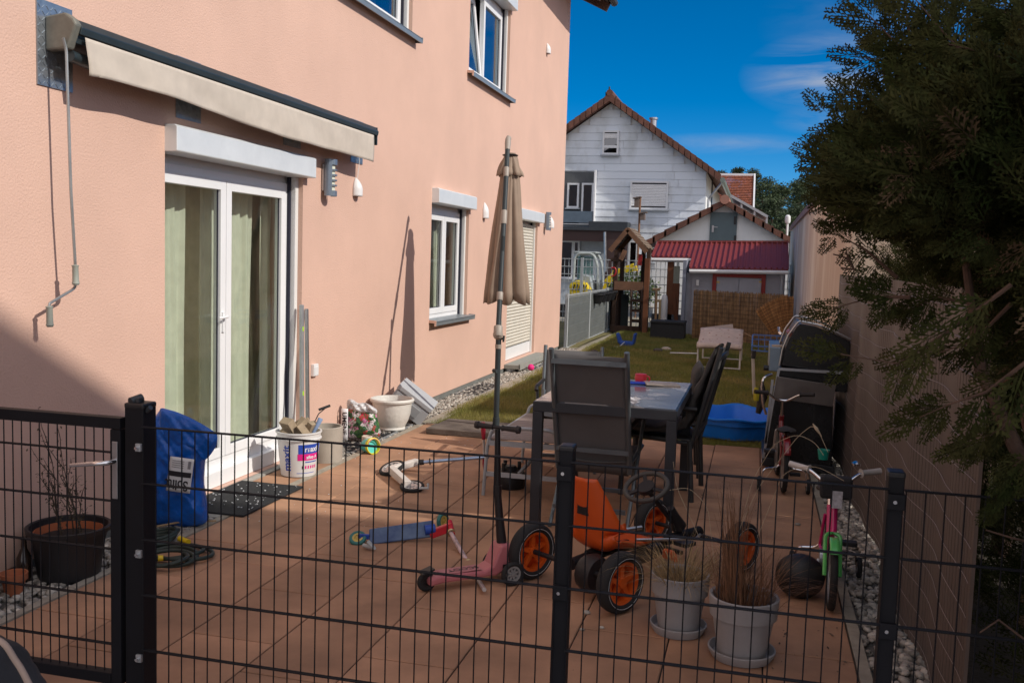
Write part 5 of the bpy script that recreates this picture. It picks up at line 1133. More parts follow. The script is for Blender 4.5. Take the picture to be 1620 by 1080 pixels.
def chair(name, label, loc, rz, fm, fab, w=.54, top=1.12, tilt=.20, cushion=False, straight=False, group='high backed garden chairs round the table'):
    """local: +Y is where the sitter looks; origin on the ground under the seat centre"""
    t = thing(name, label, 'chair', loc, (0, 0, rz), group); hw = w/2; sy0, sy1 = -.24, .24; sz = .43
    B = lambda z: sy0-.02-(z-sz)*tilt/.68*1.0   # back line y at height z
    for s in (-1, 1):
        g = MB(); g.tube([(s*hw, B(sz-.08), sz-.08), (s*hw, B(top), top)], .0165, 10); g.build('back_stile', fm, t, smooth=40)
        g = MB(); g.tube(soft([(s*hw, sy0-.04, sz+.22), (s*(hw+.015), sy1-.02, sz+.23), (s*(hw+.015), sy1+.01, sz+.20)], .05), .016, 10); g.build('armrest', M_black, t, smooth=40)
        q0, q1, q2, q3 = ((sy0-.03, sy0+.0, sy1+.0, sy1-.02) if straight else (sy0-.12, sy1-.02, sy1+.06, sy0+.02)); rr_ = .019 if straight else .0125
        g = MB(); g.tube([(s*(hw+.012), q0, 0), (s*(hw+.012), q1, sz+(.0 if straight else .21))], rr_, 8); g.build('leg', fm, t, smooth=40)
        g = MB(); g.tube([(s*(hw-.015), q2, 0), (s*(hw-.015), q3, sz+(.22 if straight else .14))], rr_, 8); g.build('leg', fm, t, smooth=40)
        g = MB(); g.tube([(s*hw, sy0, sz-.02), (s*hw, sy1+.02, sz+.01)], .014, 8); g.build('seat_rail', fm, t, smooth=40)
    for (y, z) in (() if straight else ((sy0-.095, .13), (sy1+.01, .12))): g = MB(); g.bar((-hw, y, z), (hw, y, z), .022, .026); g.build('crossbar', fm, t)
    for z in (top-.075, sz+.06): g = MB(); g.bar((-hw, B(z)-.012, z), (hw, B(z)-.012, z), .018, .03); g.build('back_rail', fm, t)
    def bf(u, v):
        z = sz-.10+(top-.035-sz+.10)*v; y = B(z)+.010+.022*math.sin(math.pi*u)*(1-.3*v); return (-hw+.008+(w-.016)*u, y, z)
    g = MB(); g.grid(bf, 14, 16); g.build('backrest', fab, t, smooth=True, solid=.003)
    g = MB(); g.grid(lambda u, v: (-hw+.008+(w-.016)*u, sy0-.02+(sy1-sy0+.05)*v, sz+.0-.02*math.sin(math.pi*u)+.01*v), 14, 10); g.build('seat', fab, t, smooth=True, solid=.003)
    if cushion:
        g = MB(); prof = []
        path = [(B(top)+.04, top-.01), (B(.9)+.055, .9), (B(.72)+.085, .72), (B(.55)+.07, .56), (sy0+.08, sz+.075), (0, sz+.05), (sy1, sz+.06), (sy1+.08, sz+.0)]
        pts = [Vector((0, y, z)) for y, z in path]; pts = soft(pts, .08, 3)
        def cf(u, v):
            i = v*(len(pts)-1); a = int(min(i, len(pts)-2)); p = pts[a].lerp(pts[a+1], i-a); d = (pts[a+1]-pts[a]).normalized(); nr = Vector((0, d.z, -d.y))
            th = .030*(1+.25*math.sin(v*40))*math.sin(math.pi*min(1, max(0, (v*.98+.01))))**.25; ang = 2*math.pi*u
            return p + Vector((1, 0, 0))*((hw-.02)*math.copysign(abs(math.cos(ang))**.35, math.cos(ang))) + nr*(th*math.copysign(abs(math.sin(ang))**.6, math.sin(ang)))
        g.grid(cf, 28, 60); g.build('cushion', mat('black_seat_pad', (.05, .047, .045), .9, var=.2, vs=9, bump=.3, bs=40), t, smooth=True, local=True)
    for ch in t.children: pass
    return t
_build = MB.build
def chair_local(*a, **k):
    def lb(s, name, mats, parent=None, **kw): kw['local'] = True; return _build(s, name, mats, parent, **kw)
    MB.build = lb
    try: return chair(*a, **k)
    finally: MB.build = _build
c0 = P(942, 800, 'y', 5.95)
chair_local('garden_chair', 'high backed garden chair seen from behind, nearest the fence', (-.925, 6.13, 0), R(-2), M_chf, M_sling, w=.455, top=1.13, tilt=.26)
chair_local('garden_chair', 'garden chair with thick black cushion on the right side of the table', (-.62, 7.02, 0), R(86), M_chd, M_sling, w=.52, top=1.09, tilt=.17, cushion=True, straight=True)
chair_local('garden_chair', 'low dark garden chair with black pad, half hidden behind the cushioned chair', (-.66, 7.75, 0), R(96), M_chd, M_sling, w=.50, top=.74, tilt=.08, cushion=True, straight=True)
chair_local('garden_chair', 'grey armed garden chair on the left far side, hidden by the nearest chair', (-1.42, 7.62, 0), R(-172), M_chf, M_sling, w=.48, top=.93, tilt=.2)

# slatted bench
bn = thing('slatted_bench', 'silver framed slatted bench left of the garden table', 'bench', (-1.62, 7.0, 0))
M_slt = mat('taupe_slats', (.30, .24, .215), .6, var=.08); BX0, BX1, BY0, BY1, BZ = -1.765, -1.23, 6.40, 7.55, .405
for y in (BY0, BY1):
    g = MB(); g.tube(soft([(BX0-.02, y, 0), (BX0-.0, y, BZ-.05), (BX0+.03, y, BZ+.065), (BX0+.10, y, BZ+.085), (BX1-.08, y, BZ+.085), (BX1, y, BZ+.02), (BX1, y, 0)], .06, 5), .0125, 10); g.build('leg_frame', M_rotrail, bn, smooth=40)
    g = MB(); g.bar((BX0+.01, y, BZ-.03), (BX1, y, BZ-.03), .022, .035); g.build('end_rail', M_rotrail, bn); 
g = MB(); g.bar((BX0, BY0, .155), (BX1, BY0, .155), .02, .03); g.build('crossbar', M_rotrail, bn)
g = MB(); g.bar((BX0+.22, BY0+.05, .16), (BX0+.36, BY1-.2, BZ-.03), .02, .02); g.build('diagonal_brace', M_rotrail, bn)
for x in (BX0+.01, BX1-.01): g = MB(); g.bar((x, BY0, BZ-.012), (x, BY1, BZ-.012), .022, .03); g.build('side_rail', M_rotrail, bn)
n = 17
for i in range(n): y = BY0+.03+i*(BY1-BY0-.06)/(n-1); g = MB(); g.box(BX0+.02, BX1-.02, y-.028, y+.028, BZ-.004, BZ+.006); g.build('slat', M_slt, bn)

# things on the table
g = MB(); c = P(1010, 603, 'z', TZ+.03); g.lathe([(.0, 0), (.035, 0), (.045, .03), (.04, .045), (.042, .06), (.0, .065)], (c.x, 6.95, TZ+.008), n=16); g.torus((c.x+.045, 6.95, TZ+.035), .02, .006, (0, 1, 0), 14, 6); tag(g.build('toy_cup', mat('coral_red_plastic', (.65, .04, .06), .4), smooth=40), 'coral red toy cup on the far edge of the garden table', 'toy')
c = P(1008, 610, 'z', TZ+.01); g = MB(); g.box(-.74-.16, -.74+.02, 6.80, 6.88, TZ+.008, TZ+.022, rot=Euler((0, 0, .2))); tag(g.build('toy_tray', mat('royal_blue_plastic', (.01, .05, .40), .4), bevel=.006), 'small royal blue toy tray beside the coral cup on the table', 'toy')
g = MB(); g.box(-.74, -.50, 6.78, 6.95, TZ+.008, TZ+.020, rot=Euler((0, .03, .25))); mg = g.build('serving_tray', mat('cream_tray', (.42, .36, .30), .6, var=.3, vs=25), bevel=.004); tag(mg, 'cream rectangular tray with dark crumbs on the table corner', 'tray')
g = MB()
def clf(u, v): return (-.84+.17*u+.02*math.sin(v*9), 5.78+.15*v+.015*math.sin(u*11), TZ+.012+.022*abs(math.sin(u*7+v*5))+.015*math.sin(u*3)*v)
g.grid(clf, 12, 10); tag(g.build('cleaning_cloth', mat('grey_white_cloth', (.45, .44, .46), .9), smooth=True, solid=.002), 'crumpled grey white cloth at the near edge of the garden table', 'cloth')

# black weight under the bench
g = MB(); g.lathe([(.105, 0), (.112, .015), (.112, .105), (.10, .125), (.06, .13), (.04, .16)], (-1.67, 6.70, 0), n=28); o = g.build('parasol_weight', M_black, smooth=40); tag(o, 'round black parasol foot weight under the slatted bench', 'parasol base')
for a in (.6, 2.4, 4.2): g = MB(); g.cyl((-1.67+.07*math.cos(a), 6.70+.07*math.sin(a), .12), (-1.67+.07*math.cos(a), 6.70+.07*math.sin(a), .185), .014, 8); g.build('knob', M_black, o)

# ================================================================== wheels and vehicles for children
def wheel(parent, c, ax, r, w, tyre, rim=None, spokes=5, sp='star', name='wheel', hub=None, rimr=.72, local=True, line=False, thick=None):
    x, y, z = basis(ax); tr = thick or w/2
    g = MB(); N = 40; M_ = 12; vs = []
    for i in range(N):
        a = 2*math.pi*i/N; d = x*math.cos(a)+y*math.sin(a)
        for k in range(M_): b = 2*math.pi*k/M_; vs.append(Vector(c)+d*(r-tr+tr*math.cos(b)*1.0)+z*(w/2*math.copysign(abs(math.sin(b))**.7, math.sin(b))))
    g.add(vs, [(i*M_+k, i*M_+(k+1) % M_, ((i+1) % N)*M_+(k+1) % M_, ((i+1) % N)*M_+k) for i in range(N) for k in range(M_)])
    o = g.build(name, tyre, parent, smooth=True, local=local)
    if rim:
        g = MB(); rr = r-2*tr+.004
        g.lathe([(rr-.012, -w*.32), (rr+.004, -w*.36), (rr+.004, w*.36), (rr-.012, w*.32), (rr-.012, -w*.32)], c, tuple(Vector(ax).normalized()), 32)
        g.cyl(Vector(c)-z*(w*.30), Vector(c)+z*(w*.30), rr*.24, 14)
        if sp == 'star':
            for k in range(spokes):
                a = 2*math.pi*k/spokes+.3; d = x*math.cos(a)+y*math.sin(a); n_ = z.cross(d)
                g.prism([(rr*.12, -rr*.15), (rr*.96, -rr*.085), (rr*.96, rr*.085), (rr*.12, rr*.15)], Vector(c)-z*(w*.16), d, n_, z*(w*.32))
        elif sp == 'disc': g.cyl(Vector(c)-z*(w*.1), Vector(c)+z*(w*.1), rr, 24)
        else:
            for k in range(spokes):
                a = 2*math.pi*k/spokes; d = x*math.cos(a)+y*math.sin(a); d2 = x*math.cos(a+.25)+y*math.sin(a+.25); g.tube([Vector(c)+d2*rr*.15+z*(.012*(1 if k % 2 else -1)), Vector(c)+d*rr], .0012, 4)
        g.build('rim', rim, o, smooth=35, local=local)
    if line:
        for s in (-1, 1): g = MB(); g.torus(Vector(c)+z*(s*w*.475), r-tr*1.05, .0022, tuple(z), 40, 5); g.build('reflex_line', mat('reflex_white', (.6, .62, .65), .4), o, local=local)
    return o
# ---- pedal go-kart (local +Y forward)
M_orange = mat('orange_plastic', (.58, .085, .012), .38, var=.06); M_org2 = mat('orange_rim', (.58, .09, .01), .4, var=.06)
KA = R(-33.5)
kt = thing('pedal_go_kart', 'child pedal go-kart with orange bucket seat and orange spoked wheels', 'go-kart', (-.81, 4.62, 0), (0, 0, KA))
for (x, y, r) in ((-.305, 0, .148), (.305, 0, .148), (-.31, .98, .140), (.31, .98, .140)):
    wheel(kt, (x, y, r), (1, 0, 0), r, .072, M_rubber, M_org2, 5, thick=.026, line=True)
def kb(nm, m, bevel=0, smooth=None, **k):
    return g.build(nm, m, kt, local=True, bevel=bevel, smooth=smooth, **k)
g = MB(); g.cyl((-.29, 0, .148), (.29, 0, .148), .013, 10); kb('rear_axle', M_black, smooth=40)
g = MB(); g.cyl((-.28, .98, .14), (.28, .98, .14), .012, 10); kb('front_axle', M_black, smooth=40)
g = MB(); g.tube(soft([(0, -.02, .16), (0, .30, .19), (0, .75, .15), (0, 1.02, .15)], .08), .030, 10); kb('main_tube', M_blackmetal, smooth=40)
g = MB(); g.lathe([(.02, -.05), (.085, -.045), (.10, 0), (.085, .045), (.02, .05)], (.10, .03, .13), (1, 0, 0), 18); kb('gear_housing', M_black, smooth=40)
g = MB(); g.bar((.10, .05, .13), (.06, .6, .14), .05, .08); kb('chain_case', M_black, bevel=.02)
# bucket seat
def seatf(u, v):
    # v 0 front lip -> 1 top of the back ; u across
    w_ = .168-.03*abs(v-.45)-.20*max(0, v-.60)**1.1; x = (u-.5)*2
    if v < .42: t_ = v/.42; y = .50-.34*t_; z = .215+.012*t_-.02*math.sin(t_*3.1)
    elif v < .56: t_ = (v-.42)/.14; y = .16-.075*math.sin(t_*1.57); z = .227-.02+.075*(1-math.cos(t_*1.57))+.02*t_
    else: t_ = (v-.56)/.44; y = .085-.075*t_; z = .302+.29*t_
    side = abs(x)**3.0; y += side*(.10 if v > .5 else .0)*(1-max(0, v-.6)*1.3); z += side*(.075 if v < .56 else .0)*(.4+v)
    return (x*w_, y, z)
g = MB(); g.grid(seatf, 22, 36); st_ = kb('seat', M_orange, smooth=True, solid=.012)
g = MB(); g.prism([(-.035, 0), (.035, 0), (.03, .09), (-.03, .09)], (0, .045, .40), (1, 0, 0), (0, -.05, 1), (0, .012, 0)); g.build('seat_slot', M_black, st_, local=True)
g = MB(); g.tube(soft([(-.0, .10, .18), (0, .22, .20)], .02), .03, 8); kb('seat_bracket', M_black)
# steering
sc_c = Vector((-.03, .57, .46)); sdv = Vector((0, -.55, .83)).normalized()
g = MB(); g.tube([(0, .86, .16), sc_c-sdv*.02], .014, 10); g.lathe([(.045, -.05), (.03, .02), (.02, .09)], (0, .80, .25), tuple(sdv), 12); kb('steering_column', M_black, smooth=40)
g = MB(); g.torus(sc_c, .125, .0135, tuple(sdv), 36, 8, sx=.85); swl = kb('steering_wheel', mat('grey_rubber_wheel', (.06, .055, .05), .7), smooth=True)
g = MB(); x_, y_, z_ = basis(sdv); g.cyl(sc_c-sdv*.018, sc_c+sdv*.008, .048, 18)
for a in (0, 2.2, 4.1): g.bar(sc_c, sc_c+x_*math.cos(a)*.12+y_*math.sin(a)*.10, .02, .01, sdv)
g.build('steering_hub', M_black, swl, local=True, smooth=40)
g = MB(); g.prism([(-.05, 0), (.05, 0), (.03, .06), (-.03, .06)], (.26, .42, .16), (1, 0, 0), (0, -.35, 1), (0, .03, 0)); kb('orange_lever', M_orange, bevel=.012)
g = MB(); g.box(-.12, .12, .70, .72, .10, .12)
for s in (-1, 1): g.box(s*.14-.04, s*.14+.04, .66, .75, .12+.04*s, .14+.04*s)
kb('pedals', M_black)
g = MB(); g.tube([(-.26, .45, .17), (-.20, .75, .17)], .012, 7); g.tube([(.14, .30, .26), (.27, .62, .24), (.24, .70, .24)], .008, 7); kb('side_bar', M_steel, smooth=40)

# ---- pink kick scooter standing (local +Y forward)
M_pinkp = mat('pink_plastic', (.46, .145, .16), .45, var=.06)
p_r, p_f = Vector((-1.515, 4.43, 0)), Vector((-1.215, 4.71, 0)); hd_ = (p_f-p_r); ang = math.atan2(-hd_.x, hd_.y)
ps_ = thing('kick_scooter', 'pink three wheeled child scooter with black upright handlebar, standing', 'scooter', p_r, (0, 0, ang), 'kick scooters on the patio'); L_ = .44
def sb_(nm, m, bevel=0, smooth=None, **k): return g.build(nm, m, ps_, local=True, bevel=bevel, smooth=smooth, **k)
g = MB(); g.prism([(0, .035), (.0, .075), (.05, .085), (.30, .078), (.345, .10), (.39, .20), (.455, .20), (.47, .16), (.42, .07), (.37, .045), (.07, .045)], (-.055, 0, 0), (0, 1, 0), (0, 0, 1), (.11, 0, 0)); dk = sb_('deck', M_pinkp, bevel=.012)
g = MB(); g.box(-.040, .040, .07, .29, .0845, .0865); g.build('deck_pad', mat('dusty_pink_pad', (.42, .17, .18), .7), dk, local=True)
text_part('SCOOT', .05, 'lettering', M_black, dk, Matrix.Translation((-.0, .20, .088)) @ Matrix.Rotation(R(-90), 4, 'Z'), local=True)
g = MB(); g.box(-.03, .03, -.035, .035, .098, .108, rot=Euler((.3, 0, 0))); sb_('brake', M_black, bevel=.003)
wheel(ps_, (0, 0, .048), (1, 0, 0), .048, .03, M_rubber, M_black, 6, thick=.012)
for s in (-1, 1): wheel(ps_, (s*.105, .43, .062), (1, 0, 0), .062, .028, M_rubber, mat('grey_hub', (.25, .25, .25), .5), 8, thick=.011)
g = MB(); g.cyl((-.09, .43, .062), (.09, .43, .062), .01, 8); g.box(-.06, .06, .40, .46, .05, .10); sb_('front_axle', M_black)
ht = ps_.matrix_basis.inverted() if False else None
g = MB(); g.tube([(0, .42, .19), (0, .40, .34), (0, .385, .48), (0, .375, .79)], [.027, .021, .018, .014], 12); sb_('stem', M_black, smooth=40)
g = MB(); g.cyl((0, .385, .455), (0, .385, .50), .022, 12); sb_('clamp', M_black)
M_grip = mat('dark_rubber_grip', (.03, .025, .024), .75)
Rl = Matrix.Rotation(-ang, 3, 'Z'); hb = Rl @ Vector((1.0, -.13, -.02)); hb.normalize(); hc = Vector((0, .375, .80))
g = MB(); g.tube([hc-hb*.10, hc+hb*.10], .009, 8); bar_ = sb_('handlebar', M_black)
for s in (-1, 1):
    g = MB(); e = hc+hb*(s*.115); i_ = hc+hb*(s*.025); g.tube([i_, i_.lerp(e, .15), i_.lerp(e, .8), e-hb*(s*.012), e-hb*(s*.01), e+hb*(s*.008)], [.016, .0125, .0145, .016, .0205, .018], 12); g.build('grip', M_grip, bar_, local=True, smooth=40)

# ---- blue scooter lying
bs_ = thing('kick_scooter', 'blue decked child scooter with red joint lying on its side', 'scooter', G(640, 850), None, 'kick scooters on the patio')
M_blue = mat('blue_scooter_deck', (.012, .07, .30), .4, var=.5, vs=8, col2=(.10, .16, .27)); M_redp2 = mat('red_scooter_joint', (.50, .015, .03), .35); M_teal = mat('teal_wheel', (.03, .16, .15), .5); M_yrim = mat('yellow_rim', (.55, .40, .10), .5)
yd = 5.12; A_, B_, C_, D_ = P(584, 836, 'y', yd-.02), P(686, 822, 'y', yd+.14), P(686, 848, 'y', yd+.10), P(584, 861, 'y', yd-.06)
g = MB(); nrm = (B_-A_).cross(D_-A_).normalized()*.02; vs = [A_, B_, C_, D_]; vs2 = [v+nrm for v in vs]
if nrm.y < 0: vs2 = [v-nrm for v in vs]; 
g.add(vs+vs2, [(0, 1, 2, 3), (7, 6, 5, 4), (0, 4, 5, 1), (1, 5, 6, 2), (2, 6, 7, 3), (3, 7, 4, 0)]); g.build('deck', M_blue, bs_, bevel=.006)
wa = Vector((.10, -.55, .75))
c = G(566, 851, .028); wheel(bs_, c, wa, .050, .026, M_teal, M_yrim, 9, local=False, thick=.011)
g = MB(); g.bar(c+Vector((.0, 0, .012)), (A_+D_)/2, .018, .03); g.build('rear_fork', mat('blue_plastic', (.01, .06, .35), .4), bs_, bevel=.004)
g = MB(); g.tube([G(575, 862, .02), G(592, 866, .02), G(582, 856, .05)], .012, 8); g.build('mudguard', mat('grey_plastic', (.40, .42, .42), .5), bs_, smooth=40)
c = P(704, 836, 'y', 5.55); wheel(bs_, (c.x, 5.50, .05), (1, -.35, .1), .052, .026, M_teal, M_yrim, 9, local=False, thick=.011)
j = P(697, 842, 'y', 5.25); g = MB(); g.bar(P(680, 845, 'y', 5.22), P(716, 832, 'y', 5.27), .035, .05); g.cyl(P(716, 845, 'y', 5.2), P(711, 824, 'y', 5.3), .016, 12); g.build('folding_joint', M_redp2, bs_, bevel=.005)
g = MB(); g.cyl(P(672, 838, 'y', 5.21), P(688, 836, 'y', 5.24), .03, 12); g.build('pivot', mat('blue_plastic', (.01, .06, .35), .4), bs_, smooth=40)
s0, s1, s2 = P(713, 842, 'y', 5.20), P(740, 890, 'y', 4.98), G(766, 932, .03)
M_silv = mat('silver_tube', (.60, .60, .60), .3, .7); g = MB(); g.tube([s0, s1], .013, 10); g.build('stem', mat('red_white_stem', (.55, .40, .40), .4, var=.5, vs=25), bs_, smooth=40)
g = MB(); g.tube([s1, s2], .011, 10); g.build('inner_stem', M_silv, bs_, smooth=40)
for q in (s0, s1): g = MB(); d = (s1-s0).normalized(); g.torus(q, .020, .007, tuple(d), 18, 6); g.build('collar', mat('brass_collar', (.50, .40, .22), .4, .6), bs_, smooth=40)
# ---- white scooter lying
ws = thing('kick_scooter', 'white and silver scooter with big black wheels lying on its side in the sun', 'scooter', G(660, 750), None, 'kick scooters on the patio')
M_wsc = mat('cream_white_metal', (.62, .58, .54), .4, var=.1, vs=15)
c1_, c2_ = G(604, 741, .035), G(652, 769, .028)
wheel(ws, c1_+Vector((.08, 0, .012)), (-.25, -.35, 1), .10, .03, M_rubber, M_silv, 12, local=False, thick=.014)
wheel(ws, c2_, (.05, -.2, 1), .088, .028, M_rubber, M_silv, 10, local=False, thick=.013)
d0, d1 = G(619, 742, .055), G(645, 766, .045); g = MB(); g.bar(d0, d1, .05, .055); g.build('deck', M_wsc, ws, bevel=.006)
d2 = G(660, 730, .07); g = MB(); g.bar(d0, d2, .045, .05); g.bar(G(640, 740, .04), G(664, 733, .06), .02, .02); g.build('neck', M_wsc, ws, bevel=.006)
g = MB(); g.tube([G(662, 772, .03), G(677, 772, .035), G(677, 765, .06)], .010, 8); g.build('mudguard', mat('grey_plastic', (.40, .42, .42), .5), ws, smooth=40)
e0, e1 = G(664, 731, .08), P(760, 716, 'y', 7.0); e1 = Vector((-1.92, 7.02, .14)); g = MB(); g.tube([e0, e1], .014, 12); g.build('stem', mat('blue_silver_stem', (.35, .45, .62), .25, .6), ws, smooth=40)
g = MB(); g.cyl(e0, e0.lerp(e1, .06), .022, 12); g.cyl(e0.lerp(e1, .14), e0.lerp(e1, .155), .026, 12); g.build('clamp', M_black, ws, smooth=40)
hA, hB = P(764, 668, 'y', 6.98), P(767, 758, 'y', 7.05); hB.z = max(hB.z, .02)
g = MB(); g.tube([hA, hB], .010, 10); hbw = g.build('handlebar', M_silv, ws, smooth=40)
for (a, b) in ((hA, hA.lerp(hB, .34)), (hA.lerp(hB, .68), hB)): g = MB(); g.tube([a, a.lerp(b, .5), b], [.014, .019, .013], 12); g.build('grip', mat('dark_red_grip', (.35, .01, .03), .6), hbw, smooth=40)

# ---- small bike further back (rear wheel towards us) and pink green bike
def bike(name, label, loc, rz, r, cols, wb=.56, hz=.66, sz=.50, hw=.18, grips=None, back=False):
    t = thing(name, label, 'bicycle', loc, (0, 0, rz), 'children bicycles with training wheels')
    def b(g, nm, m, p=None, **k): return g.build(nm, m, p or t, local=True, **k)
    fr, fk, rimm = cols
    wheel(t, (0, 0, r), (1, 0, 0), r, .036, M_rubber, rimm, 18, 'wire', thick=.019); wheel(t, (0, wb, r), (1, 0, 0), r, .036, M_rubber, rimm, 18, 'wire', thick=.019)
    hb0 = Vector((0, wb-.11, r+.19)); ht_ = Vector((0, wb-.145, r+.30)); bb = Vector((0, .20, r-.02)); stt = Vector((0, .06, sz-.06))
    g = MB(); g.tube([hb0, ht_], .019, 12); b(g, 'head_tube', fr, smooth=40)
    g = MB(); g.tube([ht_-Vector((0, 0, .05)), bb], .016, 10); b(g, 'down_tube', fr, smooth=40); g = MB(); g.tube([bb, stt], .014, 10); b(g, 'seat_tube', fr, smooth=40)
    for s in (-1, 1):
        g = MB(); g.tube(soft([(0, hb0.y, hb0.z), (s*.035, hb0.y+.01, hb0.z-.015), (s*.036, wb, r)], .02), .010, 8); b(g, 'fork_blade', fk, smooth=40)
        g = MB(); g.tube([(s*.02, bb.y, bb.z), (s*.034, 0, r)], .008, 8); g.tube([(s*.02, stt.y, stt.z-.05), (s*.034, 0, r)], .008, 8); b(g, 'rear_stay', fr, smooth=40)
    hd2 = Vector((0, wb-.165, hz-.04)); g = MB(); g.tube([ht_, hd2], .012, 10); b(g, 'stem', M_chrome, smooth=40)
    g = MB(); g.tube(soft([(-hw, wb-.27, hz+.03), (-hw*.6, wb-.22, hz+.02), (-.04, hd2.y, hd2.z), (.04, hd2.y, hd2.z), (hw*.6, wb-.22, hz+.02), (hw, wb-.27, hz+.03)], .04), .010, 10); hbb = b(g, 'handlebar', M_chrome, smooth=40)
    for s in (-1, 1):
        g = MB(); q0, q1 = Vector((s*hw*.62, wb-.225, hz+.022)), Vector((s*(hw+.02), wb-.275, hz+.032)); g.tube([q0, q0.lerp(q1, .1), q1], [.024, .015, .016], 12); b(g, 'grip', grips or M_grip, hbb, smooth=40)
    g = MB(); g.tube([stt, (0, .04, sz)], .012, 8); b(g, 'seat_post', M_chrome)
    g = MB()
    def sf(u, v):
        a = 2*math.pi*u; w_ = (.075 if v < .4 else .075-.05*min(1, (v-.4)/.4))*math.sin(math.pi*min(1, max(.02, v*.97+.02)))**.45
        return (w_*math.cos(a), -.08+.23*v, sz+.02+.022*math.sin(a)*math.sin(math.pi*min(1, max(.03, v)))**.5)
    g.grid(sf, 20, 16); b(g, 'saddle', M_grip, smooth=True)
    g = MB(); g.cyl((.02, bb.y, bb.z), (.045, bb.y, bb.z), .055, 18); g.bar((.05, bb.y, bb.z), (.055, bb.y+.03, bb.z-.09), .01, .015); g.bar((-.05, bb.y, bb.z), (-.055, bb.y-.03, bb.z+.09), .01, .015); b(g, 'crank', M_steel)
    for (s, y, z) in ((1, bb.y+.03, bb.z-.09), (-1, bb.y-.03, bb.z+.09)): g = MB(); g.box(s*.06, s*.14, y-.028, y+.028, z-.012, z+.012); b(g, 'pedal', M_black, bevel=.004)
    for s in (-1, 1):
        g = MB(); g.tube(soft([(s*.04, 0, r), (s*.06, -.01, r-.02), (s*.15, -.02, r-.03), (s*.165, -.02, .06)], .03), .006, 7); b(g, 'stabiliser_arm', M_chrome, smooth=40)
        wheel(t, (s*.175, -.02, .056), (1, 0, 0), .056, .026, M_rubber, mat('white_hub', (.6, .6, .6), .5), 5, 'disc', name='training_wheel', thick=.012)
    return t, hbb
M_red = mat('bike_red', (.20, .008, .012), .3, coat=.5); M_hot = mat('hot_pink_paint', (.62, .01, .16), .3, coat=.6); M_lime = mat('lime_green_paint', (.10, .52, .12), .35, coat=.5); M_pgrip = mat('pale_grip', (.50, .48, .46), .6)
b1, h1b = bike('child_bicycle', 'small red child bicycle with training wheels in front of the grill', (.262, 7.30, 0), R(3), .20, (M_red, M_silv, M_silv), wb=.60, hz=.66, sz=.44, hw=.20)
g = MB()
for k in range(13):
    pass
g.grid(lambda u, v: ((u-.5)*.05, .0-.222*math.cos(R(30+v*110)), .20+.222*math.sin(R(30+v*110))), 3, 14); g.build('mudguard', M_red, b1, local=True, solid=.003, smooth=True)
b2, h2b = bike('child_bicycle', 'pink and lime green child bicycle with pale grips facing the fence', (.435, 5.38, 0), R(179), .165, (M_hot, M_lime, M_silv), wb=.54, hz=.615, sz=.46, hw=.20, grips=M_pgrip)
g = MB(); g.box(-.075, .075, .41, .49, .53, .64); g.build('handlebar_bag', mat('black_bag_fabric', (.015, .015, .018), .85), b2, local=True, bevel=.015)
g = MB(); g.box(-.03, .02, .4915, .4935, .49, .575); g.build('number_plate', mat('pale_tag', (.42, .42, .46), .6, var=.3, vs=60), b2, local=True)
g = MB(); g.prism([(-.05, 0), (.02, .01), (.035, .10), (.0, .16), (-.04, .15)], (-.055, .16, .11), (0, 1, 0), (0, 0, 1), (.012, 0, 0)); g.build('chain_guard', mat('pale_pink_guard', (.52, .42, .44), .5), b2, local=True, bevel=.004)
g = MB(); g.lathe([(.0, 0), (.022, .0), (.030, .05), (.026, .05), (.018, .006)], (.06, .30, .69), n=14); g.build('green_horn', mat('teal_plastic', (.0, .20, .15), .4), h2b, local=True, smooth=40)
g = MB(); g.lathe([(.022, 0), (.024, .012), (.010, .022), (0, .024)], (-.10, .315, .675), n=16); g.build('bell', M_chrome, h2b, local=True, smooth=40)
g = MB(); g.grid(lambda u, v: ((u-.5)*.045, .54+.185*math.cos(R(50+v*70)), .165+.185*math.sin(R(50+v*70))), 3, 10); g.build('mudguard', M_lime, b2, local=True, solid=.003, smooth=True)
# black round helmet on the tiles
g = MB(); g.ball((.285, 4.98, .105), .122, 24, (1, .85, .92)); o = g.build('riding_helmet', mat('matt_black_shell', (.008, .008, .009), .5), smooth=True); tag(o, 'round black helmet lying on the tiles beside the pink and green bicycle', 'helmet')
g = MB(); g.torus((.285, 5.02, .105), .112, .008, (0, 1, .1), 30, 6, sx=.9); g.build('rim_band', M_grip, o, smooth=True)
# ================================================================== things along the pink wall
def inflate(out, thick, nrm, n=14, power=.5, wr=.006, seed=1, flat=1.0):
    """closed pillow over an outline of 3-D points, bulging both ways along nrm"""
    rnd = random.Random(seed); N = len(out); c = sum(out, Vector())/N; nrm = Vector(nrm).normalized(); g = MB(); ph = [rnd.uniform(0, 6.28) for _ in range(8)]
    for s in (1, -1):
        vs = []
        for j in range(n+1):
            f = j/n
            for i in range(N):
                p = c.lerp(out[i], f); h = thick*(max(0, 1-f**3.2))**power
                q = p-c; w_ = wr*(math.sin(q.x*38+ph[0]+q.z*22)+math.sin(q.z*47+ph[1]-q.x*19)+.7*math.sin((q.x+q.z)*80+ph[2])+.5*math.sin((q.x-q.z)*120+ph[3]))*(1-f**6)
                vs.append(p+nrm*(s*(h*flat)+w_))
        fs = [(j*N+i, j*N+(i+1) % N, (j+1)*N+(i+1) % N, (j+1)*N+i) for j in range(n) for i in range(N)]
        g.add(vs, fs if s < 0 else [tuple(reversed(q)) for q in fs])
    return g
